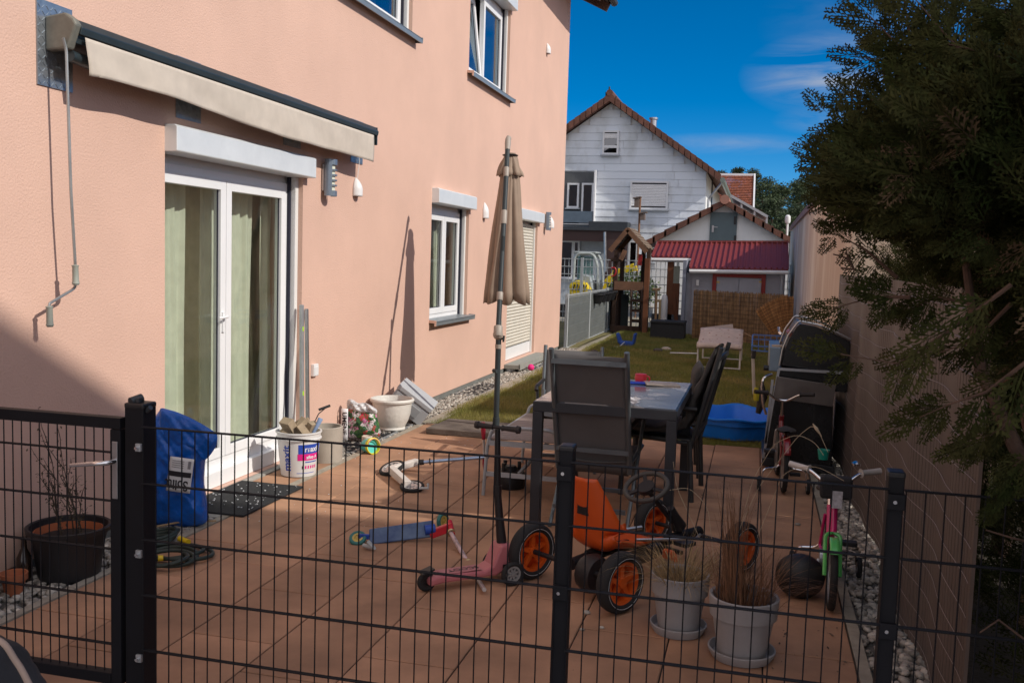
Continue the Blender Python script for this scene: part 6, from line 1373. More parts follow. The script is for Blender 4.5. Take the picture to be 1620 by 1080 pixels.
def outline(pts, y, sub=4, ysl=0):
    P3 = [P(a, b, 'y', y+ysl*(a-pts[0][0])) for a, b in pts]; out = []
    N = len(P3)
    for i in range(N):
        p0, p1, p2, p3 = P3[i-1], P3[i], P3[(i+1) % N], P3[(i+2) % N]
        for k in range(sub):
            t = k/sub; out.append(.5*((2*p1)+(p2-p0)*t+(2*p0-5*p1+4*p2-p3)*t*t+(3*p1-p0-3*p2+p3)*t**3))
    return out
M_sack = mat('blue_plastic_sack', (.002, .10, .46), .32, var=.25, vs=5, bump=.9, bs=16, bdist=.02, detail=3)
bs0 = thing('grit_sack', 'bright blue plastic sack of grit standing left of the door mat', 'sack', (-3.28, 5.0, 0))
o = outline([(231, 822), (228, 775), (231, 720), (238, 678), (250, 652), (262, 648), (285, 655), (312, 668), (330, 690), (324, 730), (322, 770), (328, 810), (322, 829), (280, 834)], 5.03)
inflate(o, .105, (.25, -1, 0), wr=.007, seed=3, n=20).build('body', M_sack, bs0, smooth=True)
o = outline([(252, 650), (268, 648), (300, 660), (335, 680), (344, 692), (338, 712), (322, 728), (312, 712), (296, 706), (262, 700)], 4.95)
inflate(o, .03, (.25, -1, 0), wr=.006, seed=5).build('folded_top', M_sack, bs0, smooth=True)
tl, tr_, bl = P(270, 721, 'y', 4.885), P(308, 726, 'y', 4.905), P(263, 775, 'y', 4.885)
M_lab = mat('white_label', (.62, .64, .66), .5, var=.05); M_ink = mat('black_ink', (.015, .015, .02), .5)
g = MB(); ux, uy = (tr_-tl), (bl-tl); nn = ux.cross(uy).normalized(); nn = nn if nn.y < 0 else -nn
def lf(u, v): return tl+ux*u+uy*v+nn*(.004+.006*math.sin(u*3.1)*math.sin(v*3.1))
g.grid(lf, 8, 10); lb_ = g.build('label', M_lab, bs0, smooth=True, solid=.001)
def on_label(u, v, w_, h_, m, nm):
    g = MB(); g.grid(lambda a, b: lf(u+a*w_, v+b*h_)+nn*.002, 6, 2); g.build(nm, m, lb_)
on_label(.04, .40, .92, .15, M_ink, 'printed_band')
for k in range(4): on_label(.12, .10+k*.06, .5, .012, M_ink, 'print_line')
on_label(.78, .08, .12, .22, mat('grey_ink', (.2, .2, .22), .6), 'print_block')
Ml = frame_mat(lf(.42, .78)+nn*.004, -ux, uy*1.0)
text_part('Splitt', .085, 'lettering', M_ink, lb_, Ml, squash=.80, bold=.0012)
# door mat
g = MB(); g.box(-3.50, -3.02, 5.30, 6.12, .004, .016); dm = g.build('door_mat', mat('black_fibre_mat', (.020, .021, .023), .95, var=.35, vs=60, bump=.8, bs=250), bevel=.003); tag(dm, 'black door mat with white crumbs in front of the terrace door', 'door mat')
g = MB()
for i in range(70): x, y = random.uniform(-3.48, -3.05), random.uniform(5.35, 6.1); s = random.uniform(.0015, .0045); g.box(x-s, x+s, y-s, y+s, .0165, .017+s)
tag(g.build('crumbs', M_lab, dm), kind='stuff')
# plaster bucket with rubble
BC = Vector((-3.25, 6.50, .006)); bk = thing('plaster_bucket', 'white plaster bucket with blue and magenta print full of wood scraps', 'bucket', BC)
M_buck = mat('white_bucket', (.66, .66, .65), .4, var=.04)
br = lambda h: .128+.034*h/.32
g = MB(); g.lathe([(.05, .0), (.126, 0), (.128, .006), (br(.27), .27), (.168, .272), (.168, .280), (br(.29), .283), (br(.32), .315), (.170, .318), (.170, .328), (.157, .328), (.150, .25), (.12, .02), (.0, .02)], BC, n=48); bb_ = g.build('body', M_buck, bk, smooth=35)
view_a = math.atan2(-BC.y, -BC.x)   # from the bucket towards the camera
def wrapb(a0, z0, rot=0):
    def f(p):
        x, y = p.x, p.y
        if rot: x, y = -p.y, p.x
        h = z0+y; r = br(h)+.0015+p.z; a = view_a+a0+x/r; return Vector((BC.x+r*math.cos(a), BC.y+r*math.sin(a), BC.z+h))
    return f
def patch_b(a0, a1, z0, z1, m, nm, slant=0.0, off=.0008):
    g = MB(); g.grid(lambda u, v: (lambda h, a: (BC.x+(br(h)+off)*math.cos(view_a+a), BC.y+(br(h)+off)*math.sin(view_a+a), BC.z+h))(z0+(z1-z0)*v+slant*u, a0+(a1-a0)*u), 14, 2); return g.build(nm, m, bb_, smooth=True)
M_bblue = mat('print_blue', (.02, .07, .42), .5); M_mag = mat('print_magenta', (.65, .01, .22), .5)
patch_b(-.02, 1.35, .175, .245, M_bblue, 'blue_print'); patch_b(-.06, 1.35, .125, .174, M_mag, 'magenta_print')
for k in range(6): a_ = .18+k*.16; patch_b(a_, a_+.09, .062, .085, M_mag if k else M_ink, 'print_dot')
patch_b(.35, 1.1, .108, .116, M_bblue, 'print_line'); patch_b(-.1, 1.0, .028, .032, M_bblue, 'print_line')
M_pw = mat('print_white', (.72, .72, .74), .5)
text_part('maxit', .085, 'lettering', M_bblue, bb_, None, wrap=wrapb(-.62, .14, 1), bold=.002)
text_part('maxit', .058, 'lettering', M_pw, bb_, None, wrap=wrapb(.72, .208), bold=.0015, extrude=.0012)
text_part('silco A', .034, 'lettering', M_pw, bb_, None, wrap=wrapb(.72, .148), bold=.001, extrude=.0012)
M_scrap = mat('wood_scraps', (.36, .28, .19), .9, var=.4, vs=9, island=.3); rnd = random.Random(5)
for i in range(13):
    g = MB(); a = rnd.uniform(0, 6.28); r = rnd.uniform(0, .08); c = BC+Vector((r*math.cos(a), r*math.sin(a), .29+rnd.uniform(0, .07))); s = [rnd.uniform(.02, .05), rnd.uniform(.02, .035), rnd.uniform(.06, .11)]
    g.box(c.x-s[0], c.x+s[0], c.y-s[1], c.y+s[1], c.z-s[2], c.z+s[2]*.8, rot=Euler((rnd.uniform(-.7, .7), rnd.uniform(-.7, .7), rnd.uniform(0, 3)))); g.build('wood_scrap', M_scrap, bk, bevel=.002)
g = MB(); g.tube([BC+Vector((.10, .02, .30)), BC+Vector((.15, .03, .40)), BC+Vector((.155, .04, .42))], [.012, .018, .02], 10); g.build('blue_bottle', mat('clear_blue_plastic', (.25, .35, .55), .3), bk, smooth=40)
g = MB(); g.tube([BC+Vector((.06, .05, .30)), BC+Vector((.10, .12, .44)), BC+Vector((.16, .16, .50))], .004, 6); g.tube([BC+Vector((.10, .12, .47)), BC+Vector((.17, .17, .50))], .010, 8); g.build('brush', M_black, bk)
# pipe, cream tube
g = MB(); pc_ = Vector((-3.275, 7.03, .0)); g.lathe([(.128, 0), (.130, .275), (.124, .28), (.112, .278), (.110, .02), (.0, .02)], pc_, n=40); tag(g.build('pipe_section', mat('beige_concrete_pipe', (.36, .32, .27), .85, var=.1, vs=7, bump=.2, bs=60), smooth=35), 'short wide beige pipe section standing beside the plaster bucket', 'pipe')
g = MB(); g.lathe([(.045, 0), (.045, .13), (.038, .135), (.036, .02), (0, .02)], (-3.13, 7.52, -.01), n=24); tag(g.build('cream_pot', mat('cream_ceramic', (.60, .50, .42), .6), smooth=35), 'small cream cylinder pot between the pipe section and the soil bag', 'pot')
# bag of flower soil
sbg = thing('soil_bag', 'open bag of flower soil printed with pink and white blossoms', 'bag', (-3.32, 7.85, 0))
M_flow = bpy.data.materials.new('blossom_print'); M_flow.use_nodes = True; t_ = M_flow.node_tree; bsd = t_.nodes['Principled BSDF']; bsd.inputs['Roughness'].default_value = .4
tcn = t_.nodes.new('ShaderNodeTexCoord'); vo = t_.nodes.new('ShaderNodeTexVoronoi'); vo.inputs['Scale'].default_value = 26
r1_ = t_.nodes.new('ShaderNodeValToRGB'); r1_.color_ramp.interpolation = 'CONSTANT'; el = r1_.color_ramp.elements; el[0].color = (.02, .07, .035, 1); el[1].position = .30; el[1].color = (.62, .20, .40, 1)
for p_, c_ in ((.45, (.68, .55, .62, 1)), (.60, (.08, .20, .04, 1)), (.72, (.55, .03, .07, 1)), (.86, (.70, .62, .66, 1))): q = el.new(p_); q.color = c_
sp_ = t_.nodes.new('ShaderNodeSeparateColor'); t_.links.new(tcn.outputs['Object'], vo.inputs[0]); t_.links.new(vo.outputs['Color'], sp_.inputs[0]); t_.links.new(sp_.outputs[0], r1_.inputs[0])
nz2 = t_.nodes.new('ShaderNodeTexNoise'); nz2.inputs['Scale'].default_value = 60; mxx = t_.nodes.new('ShaderNodeMix'); mxx.data_type = 'RGBA'; mxx.inputs['B'].default_value = (.05, .14, .04, 1)
mrr = t_.nodes.new('ShaderNodeMapRange'); mrr.inputs['From Min'].default_value = .45; mrr.inputs['From Max'].default_value = .62; t_.links.new(tcn.outputs['Object'], nz2.inputs[0]); t_.links.new(nz2.outputs[0], mrr.inputs[0]); t_.links.new(mrr.outputs[0], mxx.inputs['Factor']); t_.links.new(r1_.outputs[0], mxx.inputs['A']); t_.links.new(mxx.outputs['Result'], bsd.inputs['Base Color'])
o = outline([(545, 650), (552, 644), (575, 645), (592, 650), (598, 665), (602, 688), (590, 692), (558, 694), (548, 690), (543, 670)], 7.85)
inflate(o, .075, (.2, -1, 0), wr=.004, seed=8).build('body', M_flow, sbg, smooth=True)
g = MB(); a, b = P(541, 645, 'y', 7.79), P(553, 696, 'y', 7.79); g.grid(lambda u, v: (a.x+.065*u, 7.775-.012*math.sin(u*3.1), b.z+(a.z-b.z)*v), 5, 6); sd_ = g.build('side_panel', M_pw, sbg, smooth=True, solid=.002)
text_part('UMENE', .062, 'lettering', M_ink, sd_, Matrix(((0, 1, 0, a.x+.036), (0, 0, -1, 7.760), (-1, 0, 0, (a.z+b.z)/2+.01), (0, 0, 0, 1))), bold=.001)
g = MB(); rt_ = outline([(549, 634), (556, 631), (566, 637), (578, 637), (590, 643), (597, 650), (592, 657), (576, 654), (560, 650), (550, 645)], 7.83); inflate(rt_, .045, (.1, -1, .2), wr=.013, seed=11, n=16).build('crumpled_top', mat('silver_white_film', (.55, .55, .56), .35, var=.3, vs=25, bump=1, bs=25, bdist=.02), sbg, smooth=True)
g = MB(); g.tube(soft([P(550, 672, 'y', 7.74), P(562, 662, 'y', 7.72), P(561, 655, 'y', 7.72)], .02), .004, 6); g.build('handle_loop', M_pw, sbg)
# white planter
g = MB(); c = Vector((-3.29, 8.50, .006)); g.lathe([(.12, 0), (.128, .01), (.128, .02), (.122, .03), (.155, .09), (.176, .16), (.185, .24), (.188, .262), (.205, .268), (.210, .285), (.203, .298), (.188, .298), (.180, .27), (.172, .24), (0, .24)], c, n=48)
wp = g.build('white_planter', mat('white_planter_glaze', (.62, .61, .57), .5, var=.06, bump=.4, bs=28), smooth=35); tag(wp, 'large round white planter pot on the grating by the wall', 'plant pot')
g = MB(); g.lathe([(.0, .245), (.178, .245)], c, n=30); g.build('soil', mat('red_brown_liner', (.22, .09, .045), .9), wp)
# grey foam box tipped on edge
gb = thing('grey_box', 'tipped grey box with recessed side leaning by the white planter', 'box', (-3.25, 8.95, .15)); M_gb = mat('grey_foam_box', (.40, .42, .44), .7, var=.04)
rot = Euler((R(6), R(36), R(12))).to_matrix(); cc_ = Vector((-3.26, 8.98, .20)); T_ = Matrix.Translation(cc_) @ rot.to_4x4()
g = MB(); g.T = T_; g.box(-.20, .20, -.16, .16, -.105, .055); g.box(-.205, .205, -.165, .165, .068, .115); g.box(-.19, .19, -.15, .15, .055, .068); g.build('shell', M_gb, gb, bevel=.008)
g = MB(); g.T = T_; g.box(-.15, .12, -.168, -.160, -.07, .03); g.build('side_panel', mat('grey_box_panel', (.34, .36, .38), .6), gb, bevel=.004)
# toy bucket lying
g = MB(); c = Vector((-3.06, 7.42, .062)); d = Vector((.75, -.45, .12)).normalized(); g.lathe([(.0, -.06), (.052, -.06), (.062, .0), (.064, .02)], c, tuple(d), 22); tb_ = g.build('toy_bucket', mat('turquoise_plastic', (.10, .55, .52), .4), smooth=35); tag(tb_, 'turquoise and yellow toy bucket lying at the edge of the tiles', 'toy bucket')
g = MB(); g.lathe([(.066, .018), (.070, .05), (.064, .052), (.060, .02), (0, .015)], c, tuple(d), 22); g.build('rim', mat('yellow_plastic', (.72, .62, .01), .4), tb_, smooth=35)
g = MB(); g.tube(arc(c+d*.05+Vector((0, 0, .0)), .062, 10, 170, 12, (.5, .8, 0), (0, -.1, 1)), .005, 6); g.build('handle', mat('salmon_plastic', (.60, .28, .18), .5), tb_, smooth=True)
# dark slabs at the grass edge
M_dslab = mat('dark_weathered_slab', (.095, .075, .062), .9, var=.25, vs=5, bump=.5, bs=60, col2=(.17, .14, .115))
for (x0, x1, y0, y1, z0, lb) in ((-2.92, -2.12, 8.42, 8.70, .003, 'dark slab step at the grass edge, nearer one'), (-2.90, -2.14, 8.705, 9.02, .002, 'dark slab step at the grass edge, farther one')):
    g = MB(); g.box(x0, x1, y0, y1, z0, .058, rot=Euler((0, 0, -.02))); tag(g.build('paving_slab', M_dslab, bevel=.006), lb, 'slab', 'dark slabs at the grass edge')
# aluminium straightedges leaning by the door
for (a, b, w_, lb, nm) in (((-3.500, 7.02, 1.235), (-3.40, 6.86, .006), .036, 'long aluminium straightedge with green level vial leaning by the door', 0), ((-3.497, 7.10, 1.20), (-3.39, 6.945, .006), .028, 'narrower aluminium rail leaning just behind the straightedge', 1)):
    a, b = Vector(a), Vector(b); g = MB(); g.bar(b, a, .024, w_, (0, 1, 0)); o = g.build('straightedge' if nm == 0 else 'aluminium_rail', M_steel if nm else mat('satin_aluminium', (.45, .47, .49), .35, .6), bevel=.002); tag(o, lb, 'tool')
    if nm == 0:
        for f, m in ((.28, mat('lime_vial', (.35, .65, .02), .4)), (.90, mat('lime_vial', (.35, .65, .02), .4))): c = b.lerp(a, 1-f) if f < .5 else b.lerp(a, f); c = a.lerp(b, .55) if f < .5 else a.lerp(b, .14); g = MB(); g.bar(c, c+(b-a).normalized()*.035, .027, .02, (0, 1, 0)); g.build('vial', m, o)

# near left: black pot with dead plant, terracotta pots, bottle, hose
bp_ = thing('black_plant_pot', 'large black pot with a dead branching plant by the pink wall', 'plant pot', (-3.30, 4.08, -.012)); c = Vector((-3.30, 4.08, -.012))
g = MB(); g.lathe([(.135, 0), (.145, .01), (.178, .235), (.200, .238), (.203, .262), (.196, .266), (.184, .262), (.175, .20), (0, .19)], c, n=48); g.build('pot', mat('black_pot_plastic', (.014, .014, .016), .45, var=.2), bp_, smooth=35)
g = MB(); g.lathe([(.160, .18), (.166, .238), (.160, .240), (.152, .20), (0, .20)], c, n=40); g.build('inner_pot', mat('terracotta', (.42, .12, .045), .8), bp_, smooth=35)
g = MB(); g.lathe([(.0, .208), (.150, .203)], c, n=30); g.build('soil', mat('dark_soil', (.03, .022, .018), .95, bump=1, bs=60), bp_)
M_dead = mat('dead_stems', (.055, .040, .028), .85, var=.3, vs=20); rnd = random.Random(12); g = MB(); V = []; lf_items = []
def twig(p, d, l, r, dep):
    pts = [p]; q = p.copy(); dd = d.copy()
    for k in range(6): dd = (dd+Vector((rnd.gauss(0, .10), rnd.gauss(0, .10), .06))).normalized(); q = q+dd*l/6; pts.append(q.copy())
    g.tube(pts, [r*(1-.7*k/6) for k in range(7)], 5)
    for k in range(1, 7):
        for _ in range(2): lf_items.append((pts[k]+Vector((rnd.gauss(0, .01), rnd.gauss(0, .01), 0)), Vector((rnd.gauss(0, 1), rnd.gauss(0, 1), rnd.gauss(-.3, .6)))))
        if dep and rnd.random() < .75: twig(pts[k], (dd+Vector((rnd.gauss(0, .6), rnd.gauss(0, .5), .2))).normalized(), l*rnd.uniform(.25, .5), r*.6, dep-1)
for (dx, dy, hh) in ((-.045, 0, .46), (.01, .02, .34), (.05, -.01, .47), (.075, .0, .30), (-.02, -.02, .26), (.03, .03, .24), (-.06, .02, .30)): twig(c+Vector((dx, dy, .19)), Vector((dx*1.3, dy, 1)).normalized(), hh, .0045, 1)
g.build('stems', M_dead, bp_)
V = []
for (p, d) in lf_items:
    d = d.normalized(); s = d.cross(Vector((0, 0, 1))).normalized()*.005; l = rnd.uniform(.012, .024); V += [p, p+d*l*.5+s, p+d*l, p+d*l*.5-s]
quads_obj(np.array([tuple(v) for v in V]), 'withered_leaves', mat('withered_leaves', (.07, .055, .03), .9, island=.4), bp_)
M_terr = mat('terracotta_pot', (.36, .12, .055), .85, var=.15, vs=14)
for (x, y, r, h, m, lb) in ((-3.36, 3.77, .062, .105, M_terr, 'small terracotta pot beside the big black pot'), (-3.375, 3.60, .068, .12, mat('pale_terracotta', (.36, .22, .12), .85, var=.15, vs=14), 'pale clay pot at the very left edge of the picture')):
    g = MB(); g.lathe([(r*.62, 0), (r*.85, h*.68), (r, h*.70), (r*1.02, h), (r*.9, h), (r*.78, h*.6), (0, h*.55)], (x, y, -.01), n=32); tag(g.build('clay_pot', m, smooth=35), lb, 'plant pot', 'small clay pots by the pink wall')
g = MB(); g.lathe([(.034, 0), (.036, .01), (.036, .12), (.014, .17), (.013, .21), (.016, .215), (.016, .225), (0, .225)], (-3.44, 3.93, -.01), n=24); tag(g.build('brown_bottle', mat('brown_glass', (.020, .012, .008), .15, spec=.8), smooth=35), 'dark brown bottle standing behind the terracotta pot', 'bottle')
g = MB(); g.box(-3.50, -3.35, 3.2, 5.15, -.02, .03); 
M_hose = mat('dark_green_hose', (.018, .030, .024), .55, var=.2, vs=20); g = MB(); pts = []
for k in range(150):
    t = k/149; a = t*6.28*4.2; r = .165-.035*math.sin(t*9)-.03*t; pts.append(Vector((-2.985+.07*t+r*math.cos(a)*1.05, 4.42+.10*math.sin(t*5)+r*math.sin(a)*.9, .014+.030*t+.010*math.sin(a*1.3))))
g.tube(pts, .0115, 8); hs_ = g.build('garden_hose', M_hose, smooth=True); tag(hs_, 'dark green garden hose coiled on the tiles and gravel with yellow couplings', 'hose')
g = MB(); pts = [Vector((-3.20+.10*math.cos(k*.55)*(1-.1*math.sin(k)), 4.62+.12*math.sin(k*.55)+.002*k, .02+.01*math.sin(k*1.1)+.0012*k)) for k in range(36)]; g.tube(pts, .0115, 8); g.build('hose_loops', M_hose, hs_, smooth=True)
M_yc = mat('yellow_coupling', (.60, .42, .01), .45)
for i in (3, 92): p, q = pts[0] if i == 3 else pts[20], None
for (a, b) in ((Vector((-2.955, 4.60, .05)), Vector((-3.03, 4.63, .055))), (Vector((-2.93, 4.33, .045)), Vector((-2.95, 4.315, .045)))): g = MB(); g.cyl(a, b, .016, 10); g.build('coupling', M_yc, hs_, smooth=40)
g = MB(); g.tube([(-3.42, 4.78, .02), (-3.25, 4.98, .035), (-3.10, 5.12, .02)], .006, 6); tag(g.build('dry_stick', mat('pale_stick', (.35, .24, .13), .9)), 'thin pale stick on the gravel before the blue sack', 'stick')

# ================================================================== two pots of dry grass behind the fence
M_pot = mat('grey_white_pot', (.30, .295, .30), .7, var=.12, vs=5, bump=.15, bs=60); M_straw = mat('dry_straw', (.34, .24, .12), .8, var=.3, vs=6, island=.45, trans=.15); M_straw2 = mat('brown_dry_stalks', (.19, .095, .05), .8, var=.3, vs=6, island=.4, trans=.1)
def blade_obj(items, nm, m, parent):
    V = []
    for (p, d, l, w_, bend, side) in items:
        q = Vector(p); dd = Vector(d).normalized(); s = Vector(side).normalized(); prev = (q-s*w_, q+s*w_)
        for k in range(6):
            dd = (dd+Vector(bend)*(.35+k*.25)).normalized(); q = q+dd*l/6; ww = w_*(1-(k+1)/6.3); cur = (q-s*ww, q+s*ww); V += [prev[0], prev[1], cur[1], cur[0]]; prev = cur
    return quads_obj(np.array([tuple(v) for v in V]), nm, m, parent)
def grass_pot(c, r, h, label, seed, tall, nb):
    rnd = random.Random(seed); c = Vector(c); t = thing('grass_pot', label, 'plant pot', c, group='white pots of dry grass behind the fence')
    g = MB(); g.lathe([(r*.70, .018), (r*.72, .03), (r*.90, h*.66), (r*.985, h*.68), (r*1.03, h*.985), (r*1.0, h), (r*.93, h*.985), (r*.88, h*.8), (0, h*.78)], c, n=56); g.build('pot', M_pot, t, smooth=32)
    g = MB(); g.lathe([(0, .002), (r*.86, .002), (r*.98, .028), (r*1.0, .042), (r*.95, .044), (r*.84, .016), (0, .016)], c, n=56); g.build('saucer', M_pot, t, smooth=32)
    g = MB(); g.lathe([(0, h*.80), (r*.88, h*.79)], c, n=30); g.build('soil', mat('dark_soil', (.03, .022, .018), .95, bump=1, bs=60), t)
    it = []
    for k in range(nb):
        a = rnd.uniform(0, 6.28); rr = r*.8*rnd.random()**.5; out = Vector((math.cos(a), math.sin(a), 0)); sp = rnd.uniform(.05, .9) if not tall else rnd.uniform(.0, .35)
        b_ = rnd.uniform(.0, .38) if not tall else rnd.uniform(0, .08); l = rnd.uniform(.10, .34) if not tall else rnd.uniform(.15, .34)
        it.append((c+out*rr+Vector((0, 0, h*.78)), out*sp+Vector((0, 0, 1)), l, rnd.uniform(.0013, .0028), out*b_+Vector((rnd.gauss(0, .08), rnd.gauss(0, .08), -b_*.9)), (rnd.gauss(0, 1), rnd.gauss(0, 1), .2)))
    blade_obj(it, 'dry_grass', M_straw if not tall else M_straw2, t); return t, rnd
P1, P2 = (-.268, 4.31, .0), (.014, 4.11, .0)
t1, rnd = grass_pot(P1, .128, .272, 'white pot of bushy straw coloured dry grass, left of the pair', 21, False, 520)
it = []
for k in range(60): a = rnd.uniform(0, 6.28); out = Vector((math.cos(a), math.sin(a), 0)); it.append((Vector(P1)+out*.05+Vector((0, 0, .22)), out*rnd.uniform(.3, 1.3)+Vector((0, 0, 1)), rnd.uniform(.25, .42), .0008, out*.15+Vector((0, 0, -.16)), (rnd.gauss(0, 1), rnd.gauss(0, 1), .2)))
blade_obj(it, 'fine_stalks', mat('pale_fine_straw', (.44, .36, .25), .8, island=.3), t1)
t2, rnd = grass_pot(P2, .142, .272, 'white pot of tall brown dry stalks, right of the pair', 22, True, 260)
it = []; B2 = Vector(P2)+Vector((0, 0, .21))
for k in range(70): it.append((B2+Vector((rnd.gauss(-.045, .022), rnd.gauss(0, .03), 0)), Vector((rnd.gauss(-.05, .05), rnd.gauss(0, .05), 1)), rnd.uniform(.35, .56), .0030, Vector((rnd.gauss(0, .03), 0, 0)), (1, rnd.gauss(0, .3), 0)))
for k in range(46): it.append((B2+Vector((rnd.gauss(.03, .04), rnd.gauss(0, .04), 0)), Vector((rnd.gauss(.25, .2), rnd.gauss(0, .2), 1)), rnd.uniform(.25, .44), .0018, Vector((rnd.uniform(0, .22), 0, -.16*rnd.random())), (rnd.gauss(0, 1), rnd.gauss(0, 1), 0)))
for k in range(26): it.append((B2+Vector((rnd.gauss(.05, .04), rnd.gauss(0, .04), 0)), Vector((rnd.uniform(.3, .9), rnd.gauss(-.2, .2), 1)), rnd.uniform(.4, .62), .0015, Vector((.12, -.02, -.38)), (0, 1, 0)))
blade_obj(it, 'tall_stalks', M_straw2, t2)
M_pale = mat('pale_fine_straw', (.44, .36, .25), .8, island=.3)
for path in ([(1150, 880), (1200, 770), (1235, 725), (1262, 690), (1285, 672), (1296, 684), (1310, 715)], [(1160, 880), (1190, 760), (1225, 700), (1262, 686), (1290, 700), (1303, 720)], [(1190, 870), (1240, 745), (1290, 735), (1335, 760)], [(1130, 890), (1120, 800), (1090, 770), (1060, 775)], [(1120, 880), (1070, 770), (1065, 730)]):
    pts = [P(a, b, 'y', 4.2-.10*i/len(path)) for i, (a, b) in enumerate(path)]; g = MB(); g.tube(soft(pts, .05, 4), .0011, 5); g.build('arching_stalk', M_pale, t2)
g = MB(); sd0, sd1 = P(1286, 670, 'y', 4.12), P(1300, 690, 'y', 4.12); g.tube([sd0, sd0.lerp(sd1, .4), sd1], [.002, .007, .001], 8); g.build('seed_head', M_pale, t2)

# ================================================================== pool, grill, rack
pl0 = Vector((-.13, 9.62, 0)); M_pool = mat('blue_pool_plastic', (.01, .18, .72), .38, var=.08); g = MB()
def pw_(a, k=1): return 1+.035*math.cos(a*8)+.015*math.cos(a*3)
prof = [(0, .006), (.40, .0), (.43, .02), (.455, .10), (.465, .150), (.495, .156), (.50, .205), (.53, .212), (.53, .225), (.50, .228), (.48, .222), (.455, .16), (.42, .03), (0, .02)]
n = 72; vs = []
for (r, h) in prof:
    for k in range(n):
        a = 2*math.pi*k/n; q = r*(pw_(a) if r > .1 else 1); lip = .018*math.cos(a*8)*(h > .19); vs.append((pl0.x+q*1.02*math.cos(a), pl0.y+q*1.0*math.sin(a), h+lip*.6))
g.add(vs, [(i*n+k, i*n+(k+1) % n, (i+1)*n+(k+1) % n, (i+1)*n+k) for i in range(len(prof)-1) for k in range(n)]); tag(g.build('paddling_pool', M_pool, smooth=35), 'bright blue hard plastic paddling pool at the end of the tiles', 'paddling pool')

gr_ = thing('gas_grill', 'big black and steel gas grill wagon seen end-on by the privacy screen', 'grill', (.42, 8.5, 0)); M_gst = mat('dark_brushed_steel', (.16, .14, .13), .35, .7, var=.15, vs=4); M_gbl = mat('black_enamel', (.010, .010, .011), .25, var=.2)
YG = 8.1
def gx(px, py): p = P(px, py, 'y', YG); return (p.x, p.z)
g = MB(); pr = [gx(1236, 578), gx(1240, 556), gx(1248, 536), gx(1260, 517), gx(1266, 512), gx(1290, 516), gx(1315, 526), gx(1345, 540), gx(1350, 592)]; g.prism(pr, (0, YG, 0), (1, 0, 0), (0, 0, 1), (0, .85, 0)); hd = g.build('hood', M_gbl, gr_, bevel=.008)
g = MB(); a_ = [gx(1233, 578), gx(1238, 552), gx(1247, 530), gx(1262, 510), (gx(1266, 508)[0], gx(1266, 508)[1]), gx(1292, 513), gx(1318, 523), gx(1348, 538)]
for y in (YG-.012, YG+.85): g = MB(); g.tube([(x, y, z) for x, z in a_], .009, 6); g.build('hood_trim', M_steel, hd, smooth=40)
g = MB(); q = gx(1246, 530); g.tube([(q[0]-.05, YG+.1, q[1]), (q[0]-.06, YG+.1, q[1]+.01), (q[0]-.06, YG+.75, q[1]+.01), (q[0]-.05, YG+.75, q[1])], .012, 8); g.build('hood_handle', M_chrome, hd, smooth=40)
g = MB(); q = gx(1254, 524); g.box(q[0]-.03, q[0]+.0, YG+.02, YG+.3, q[1]-.06, q[1]+.0, rot=Euler((0, R(-35), 0))); g.build('badge_panel', mat('dull_red_panel', (.30, .09, .07), .4), hd)
g = MB(); b0, b1 = gx(1232, 583), gx(1345, 590); g.bar((b0[0], YG-.005, b0[1]), (b1[0], YG-.005, b1[1]), .02, .02); g.bar((b0[0], YG+.3, b0[1]-.005), (b1[0], YG+.3, b1[1]-.005), .6, .018); g.build('firebox_rim', M_steel, gr_)
g = MB(); g.prism([gx(1232, 586), gx(1345, 594), gx(1340, 622), gx(1232, 612)], (0, YG+.04, 0), (1, 0, 0), (0, 0, 1), (0, .8, 0)); g.build('firebox', M_gbl, gr_)
g = MB(); g.prism([gx(1229, 594), gx(1322, 608), gx(1316, 642), gx(1223, 628)], (0, YG-.05, 0), (1, 0, 0), (0, 0, 1), (0, .018, 0)); g.build('folded_side_shelf', M_gst, gr_, bevel=.003)
for (a, b) in ((gx(1232, 584), gx(1206, 730)), (gx(1222, 600), gx(1211, 700)),): g = MB(); g.bar((a[0], YG-.02, a[1]), (b[0], YG-.02, b[1]), .02, .02); g.build('frame_post', M_steel, gr_)
g = MB(); g.prism([gx(1226, 628), gx(1318, 642), gx(1316, 742), gx(1209, 726)], (0, YG+.0, 0), (1, 0, 0), (0, 0, 1), (0, .80, 0)); g.build('cabinet', M_gbl, gr_, bevel=.006)
g = MB(); g.prism([gx(1205, 722), gx(1320, 738), gx(1320, 750), gx(1205, 735)], (0, YG-.03, 0), (1, 0, 0), (0, 0, 1), (0, .86, 0)); g.build('base_shelf', M_black, gr_, bevel=.004)
for (x, y) in ((.18, YG), (.60, YG), (.18, YG+.75), (.60, YG+.75)): wheel(gr_, (x, y, .032), (1, 0, 0), .032, .022, M_rubber, local=False, name='castor')
g = MB(); g.tube(soft([P(1222, 592, 'y', YG-.03), P(1208, 596, 'y', YG-.06), P(1205, 612, 'y', YG-.06), P(1207, 640, 'y', YG-.05), P(1212, 655, 'y', YG-.03)], .04), .011, 8); g.build('side_handle', M_chrome, gr_, smooth=40)
g = MB(); q0, q1 = gx(1220, 588), gx(1234, 550); g.box(q0[0]-.02, q0[0]+.07, YG+.05, YG+.75, q0[1], q1[1]); g.build('control_panel', mat('blue_grey_panel2', (.20, .26, .32), .35, .5), gr_, bevel=.006)
g = MB(); q = P(1233, 549, 'y', YG+.1); g.lathe([(.06, 0), (.062, .015), (.0, .018)], (q.x, YG+.12, q.z), n=22); g.build('side_plate', mat('tan_wood_plate', (.42, .33, .24), .6), gr_)
g = MB(); q = P(1218, 583, 'y', YG+.05); g.cyl((q.x-.05, YG+.1, q.z), (q.x, YG+.1, q.z), .022, 12); g.build('knob', M_black, gr_)
